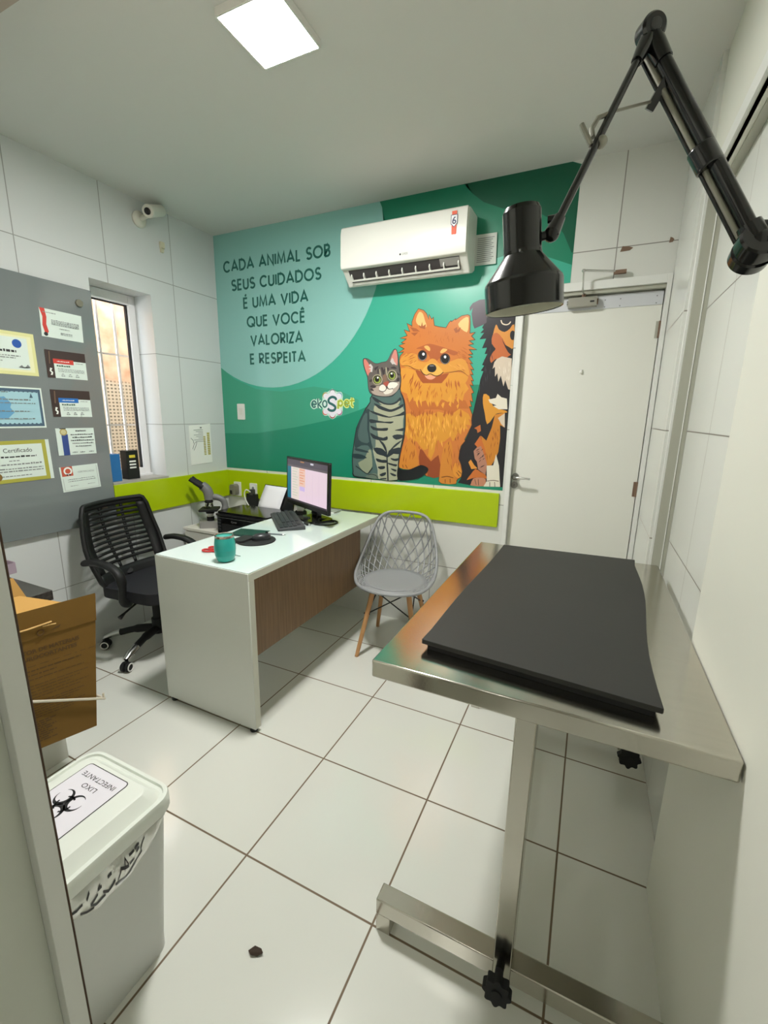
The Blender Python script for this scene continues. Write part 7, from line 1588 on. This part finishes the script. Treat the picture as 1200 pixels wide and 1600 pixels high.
b.prism(rr(.298,-1.902,.532,-1.733,.012), .788, .7905, mat('tray_rim',(230,226,226),.3)) if False else None
tag(b.build('tray'), 'small lilac plastic tray on the granite worktop', 'tray')
M_card = mat('cardboard', (114,82,22), .85, noise=.05, nscale=20); M_cardl = mat('cardboard_inside', (196,150,80), .85); M_cut = mat('cardboard_edge', (216,176,112), .85); M_prt = mat('brown_print_ink', (92,66,28), .85)
sx = thing('sharps_container', 'tall brown cardboard sharps disposal box hung beside the counter', 'box', (.935,-1.87,.22))
def sf(u, v, d=0):  # face: u 0 (near, left) .. 1 (far, right), v up 0..1
    y = -2.045 + u*(.275+.06*v); z = .262 - .062*u + v*(.505+.034*u)
    return (1.0+d, y, z)
b = MB(); n = 10
b.hexa([sf(0,0,-.13),sf(1,0,-.13),sf(1,0,0),sf(0,0,0)],[sf(0,.86,-.13),sf(1,.86,-.13),sf(1,.86,0),sf(0,.86,0)],M_card); b.build('body', sx, bevel=.003)
b = MB(); b.hexa([sf(0,.80,.0006),sf(1,.80,.0006),sf(1,.97,.0006),sf(0,.97,.0006)],[sf(0,.80,.004),sf(1,.80,.004),sf(.99,1.0,.004),sf(0,1.0,.004)],M_card); b.build('front_flap', sx, bevel=.001)
b = MB(); b.hexa([sf(-.05,.86,-.132),sf(.62,.86,-.132),sf(.62,.86,-.129),sf(-.05,.86,-.129)],[sf(-.1,1.19,-.165),sf(.46,1.14,-.165),sf(.46,1.14,-.162),sf(-.1,1.19,-.162)],M_cardl)
b.hexa([sf(-.1,1.04,-.10),sf(.42,1.04,-.10),sf(.66,.985,-.008),sf(-.1,.985,-.008)],[sf(-.1,1.045,-.10),sf(.42,1.045,-.10),sf(.66,.99,-.008),sf(-.1,.99,-.008)],M_cardl); b.build('open_flap', sx)
b = MB()
b.prism([(0.0,.80),(.0,.86),(.05,.875),(.2,.872),(.2,.80)], .004, .0065, M_card, lambda u, v, w: sf(u, v, w))
b.tube([sf(.0,.845,.006),sf(.03,.872,.007),(sf(.08,.877,.008)),sf(.3,.878,.009),sf(.52,.890,.012)],.0028,M_cut,n=6); b.tube([sf(.50,.872,.009),sf(.44,.872,.009),sf(.56,.868,.012)],.0022,M_cut,n=6); b.build('torn_edge', sx)
b = MB(); nz_ = [0.0045]
def line_(v, u0, u1, h, seed, dash=.0):
    rd = random.Random(seed); u = u0
    while u < u1:
        l = rd.uniform(.02,.09)
        b.add([sf(u,v,.0009),sf(min(u+l,u1),v,.0009),sf(min(u+l,u1),v+h,.0009),sf(u,v+h,.0009)],[(0,1,2,3)],M_prt); u += l+(.012 if not dash else dash)
def ptxt(s, u, v, size, width, bold=.0): 
    o = sf(u, v, .0052 if v > .79 else .0012); r_ = Vector(sf(1,v))-Vector(sf(0,v)); b.text(s, size, o, tuple(r_), (0,0,1), M_prt, bold=bold, width=width)
ptxt('COLETOR DE MATERIAIS', .44, .700, .020, .235, .0008); ptxt('PERFUROCORTANTES', .44, .655, .020, .215, .0008)
line_(.61,.06,.98,.004,5,.04); line_(.575,.06,.82,.009,6); line_(.545,.2,.55,.008,7); line_(.515,.06,.85,.006,8)
for k in range(5): line_(.47-.022*k,.06,.9-.1*(k%3),.005,20+k)
for k in range(7): line_(.345-.018*k,.05,.85-.07*(k%4),.006,40+k)
for k in range(10): line_(.20-.016*k,.05,.5-.05*(k%3),.010,60+k)
b.tube([sf(.42+.03*math.cos(t),.83+.018*math.sin(t),.0055) for t in [2*PI*k/20 for k in range(20)]],.0022,M_prt,n=6,closed=True); b.add([sf(.52,.825,.0055),sf(.6,.83,.0055),sf(.62,.85,.0055),sf(.56,.84,.0055)],[(0,1,2,3)],M_prt)
part_label(b.build('printing', sx), 'dark printed instructions')
M_rod = mat('rod_white', (214,206,188), .4)
wh = thing('wire_holder', 'white wire holder clasping the cardboard sharps box', 'holder', (.92,-1.87,.30))
b = MB(); b.tube([(.812,-1.735,.30),(1.0105,-1.735,.302),(1.0125,-1.752,.314),(1.0105,-2.03,.475),(.812,-2.05,.47)],.0048,M_rod,n=10); b.tube([(1.006,-1.735,.303),(1.006,-1.735,.325)],.004,M_rod,n=8); b.build('ring', wh)
b = MB(); b.box(.8105,-1.80,.18,.816,-1.735,.33,M_rod); b.build('wall_plate', wh, bevel=.001)

# ---- waste bin
BX0, BX1, BY0, BY1 = 1.462, 1.788, -2.425, -2.030; ZL = .482
M_bin = mat('bin_grey', (206,208,204), .35); M_lid = mat('bin_lid', (222,226,218), .3)
bn = thing('waste_bin', 'pale grey biohazard waste bin with lid beside the doorway', 'bin', ((BX0+BX1)/2,(BY0+BY1)/2,0))
b = MB(); lo = rr(1.490,-2.395,1.748,-2.066,.035); hi = rr(1.470,-2.415,1.776,-2.042,.04); n = len(lo)
b.add([(u,v,.0) for u,v in lo]+[(u,v,.03) for u,v in lo]+[(u,v,.45) for u,v in hi],[tuple(range(n))[::-1]]+[(k_*n+i,k_*n+(i+1)%n,(k_+1)*n+(i+1)%n,(k_+1)*n+i) for k_ in range(2) for i in range(n)],M_bin); b.build('body', bn)
b = MB()
def ring(poly_list):
    n = len(poly_list[0][0]); vs = [(u,v,z) for poly, z in poly_list for u, v in poly]
    b.add(vs,[(k_*n+i,k_*n+(i+1)%n,(k_+1)*n+(i+1)%n,(k_+1)*n+i) for k_ in range(len(poly_list)-1) for i in range(n)]+[tuple((len(poly_list)-1)*n+i for i in range(n))],M_lid)
R_ = lambda k, r: rr(BX0+k,BY0+k,BX1-k,BY1-k,r)
ring([(R_(.003,.045),.440),(R_(0,.048),.446),(R_(0,.048),ZL-.008),(R_(.003,.046),ZL),(R_(.011,.04),ZL),(R_(.013,.038),ZL-.006),(R_(.020,.032),ZL-.007),(R_(.044,.022),ZL+.018),(R_(.050,.020),ZL+.0195),(R_(.07,.018),ZL+.020)])
b.build('lid', bn, smooth=30)
b = MB(); LX0, LX1, LY0, LY1 = 1.535, 1.690, -2.30, -2.085; zt = ZL+.0205; M_lab = mat('label_white', (226,222,230), .22); M_lk = mat('label_black', (26,24,28), .4)
b.prism(rr(LX0,LY0,LX1,LY1,.012), zt, zt+.0003, M_lk); b.prism(rr(LX0+.0022,LY0+.0022,LX1-.0022,LY1-.0022,.010), zt+.0003, zt+.0005, M_lab)
b.text('INFECTANTE',.018,(1.6125,-2.108,zt+.0008),(-1,0,0),(0,-1,0),M_lk,width=.120); b.text('LIXO',.018,(1.6125,-2.132,zt+.0008),(-1,0,0),(0,-1,0),M_lk,width=.05)
bc = Vector((1.606,-2.192)); kk = .00105
def bz(poly): b.add([(bc.x-u*kk, bc.y-v*kk, zt+.0008) for u, v in poly], [tuple(range(len(poly)))], M_lk)
def arcband(cx, cy, r0, r1, a0, a1, n=20, taper=False, ex=0, ey=0):
    for i in range(n):
        q = []
        for a, s in ((a0+(a1-a0)*i/n, i/n), (a0+(a1-a0)*(i+1)/n, (i+1)/n)):
            t = math.radians(a)
            if taper:
                q.append(((cx+r1*math.cos(t), cy+r1*math.sin(t)), (cx+ex+r0*math.cos(t), cy+ey+r0*math.sin(t))))
            else: q.append(((cx+r1*math.cos(t), cy+r1*math.sin(t)), (cx+r0*math.cos(t), cy+r0*math.sin(t))))
        bz([q[0][0], q[1][0], q[1][1], q[0][1]])
for th in (90, 210, 330):
    t = math.radians(th); cx, cy = 22*math.cos(t), 22*math.sin(t)
    arcband(cx, cy, 16.5, 21.5, th+24, th+336, 36, True, 4.4*math.cos(t), 4.4*math.sin(t))
    if 0: bz([(9*math.cos(t)-3*math.sin(t),9*math.sin(t)+3*math.cos(t)),(9*math.cos(t)+3*math.sin(t),9*math.sin(t)-3*math.cos(t)),(2*math.cos(t)+2*math.sin(t),2*math.sin(t)-2*math.cos(t)),(2*math.cos(t)-2*math.sin(t),2*math.sin(t)+2*math.cos(t))])
for th in (30, 150, 270): arcband(0, 0, 17.5, 21.5, th-36, th+36, 14)
part_label(b.build('warning_label', bn), 'white label with black biohazard symbol')
b = MB(); hx = (BX0+BX1)/2; b.box(hx-.03,BY1-.002,.42,hx+.05,BY1+.008,.455,M_lid); b.build('hinge', bn, bevel=.002)
# crumpled bag showing below the lid
bg_ = thing('bin_bag', 'crumpled clear bag with black print below the bin lid', 'bag', (1.775,-2.17,.36))
M_bag = mat('bag_film', (214,216,208), .25, trans=.35, bump=.5, bscale=30)
b = MB(); rd = random.Random(4); nu, nv = 46, 8
def bag(i, j):
    u, v = i/nu, j/nv; y = -2.335 + .268*u
    dep = .10*math.sin(PI*min(1, max(0, .06+u*.9)))**.6 + .004*math.sin(23*u)
    z = .450 - dep*v; bl = .010*math.sin(PI*v)*(.5+.5*math.sin(PI*u)) + .0016*math.sin(19*u+6*v) + .001*math.sin(43*u-9*v+1)
    return (1.7775-.0055*(1-0)*v*.9 + max(-.002, bl) + .002, y, z)
b.add([bag(i,j) for j in range(nv+1) for i in range(nu+1)], [(j*(nu+1)+i,j*(nu+1)+i+1,(j+1)*(nu+1)+i+1,(j+1)*(nu+1)+i) for j in range(nv) for i in range(nu)], M_bag); b.build('film', bg_, smooth=60)
b = MB()
def bp_(u, v): p = Vector(bag(u*nu, v*nv)); return (p.x+.0012, p.y, p.z)
def mark(pts, w=.03):
    for (u0, v0), (u1, v1) in zip(pts, pts[1:]):
        n = 4
        for k in range(n):
            a_ = (u0+(u1-u0)*k/n, v0+(v1-v0)*k/n); c_ = (u0+(u1-u0)*(k+1)/n, v0+(v1-v0)*(k+1)/n)
            b.add([bp_(a_[0],a_[1]-w),bp_(c_[0],c_[1]-w),bp_(c_[0],c_[1]+w),bp_(a_[0],a_[1]+w)],[(0,1,2,3)],M_lk)
x = .84
for gl in ([[(0,0),(0,.2)]],[[(0,0),(0,.2)],[(0,.0),(.04,.2)],[(.04,0),(.04,.2)]],[[(0,0),(0,.2)],[(0,0),(.04,0)],[(0,.1),(.03,.1)]],[[(0,0),(0,.2)],[(0,0),(.04,0)],[(0,.2),(.04,.2)]],[[(0,.2),(.02,0)],[(.02,0),(.04,.2)]]):
    for st in gl: mark([(x-p[0]*1.15, .28+p[1]*1.3) for p in st], .04)
    x -= .055
for st in ([(.62,.55),(.55,.42),(.52,.7)],[(.75,.62),(.68,.78),(.58,.82),(.5,.76)],[(.5,.6),(.44,.75),(.4,.62)],[(.36,.55),(.30,.7),(.34,.8),(.42,.78)],[(.30,.3),(.27,.45)],[(.24,.5),(.2,.62),(.16,.6)],[(.33,.86),(.28,.93),(.23,.88)],[(.48,.35),(.45,.38)],[(.38,.33),(.36,.42),(.39,.4)]): mark(st, .045)
b.build('black_print', bg_)

# ---- odds and ends on the floor and walls
b = MB(); b.add([(1.955,-1.992,.003),(1.968,-1.999,.007),(1.985,-1.992,.003),(1.996,-1.982,.009),(1.984,-1.974,.004),(1.966,-1.978,.008)],[(0,1,2,3,4,5)],mat('dead_leaf',(64,50,40),.8)); tag(b.build('dead_leaf', solid=.002), 'small dark curled leaf lying on the floor tiles', 'leaf')
b = MB(); 
for x, z, w, h in ((2.699,2.236,.028,.012),(2.886,2.250,.010,.012)): b.prism([(x-w,z-h),(x+w*.5,z-h*.9),(x+w,z),(x+w*.3,z+h*.6),(x-w*.7,z+h)], 0, .002, M_rust, lambda u, v, w_: (u, -w_, v))
struct(b.build('trim_7'), 'rusty filled screw holes in the tiles above the door')
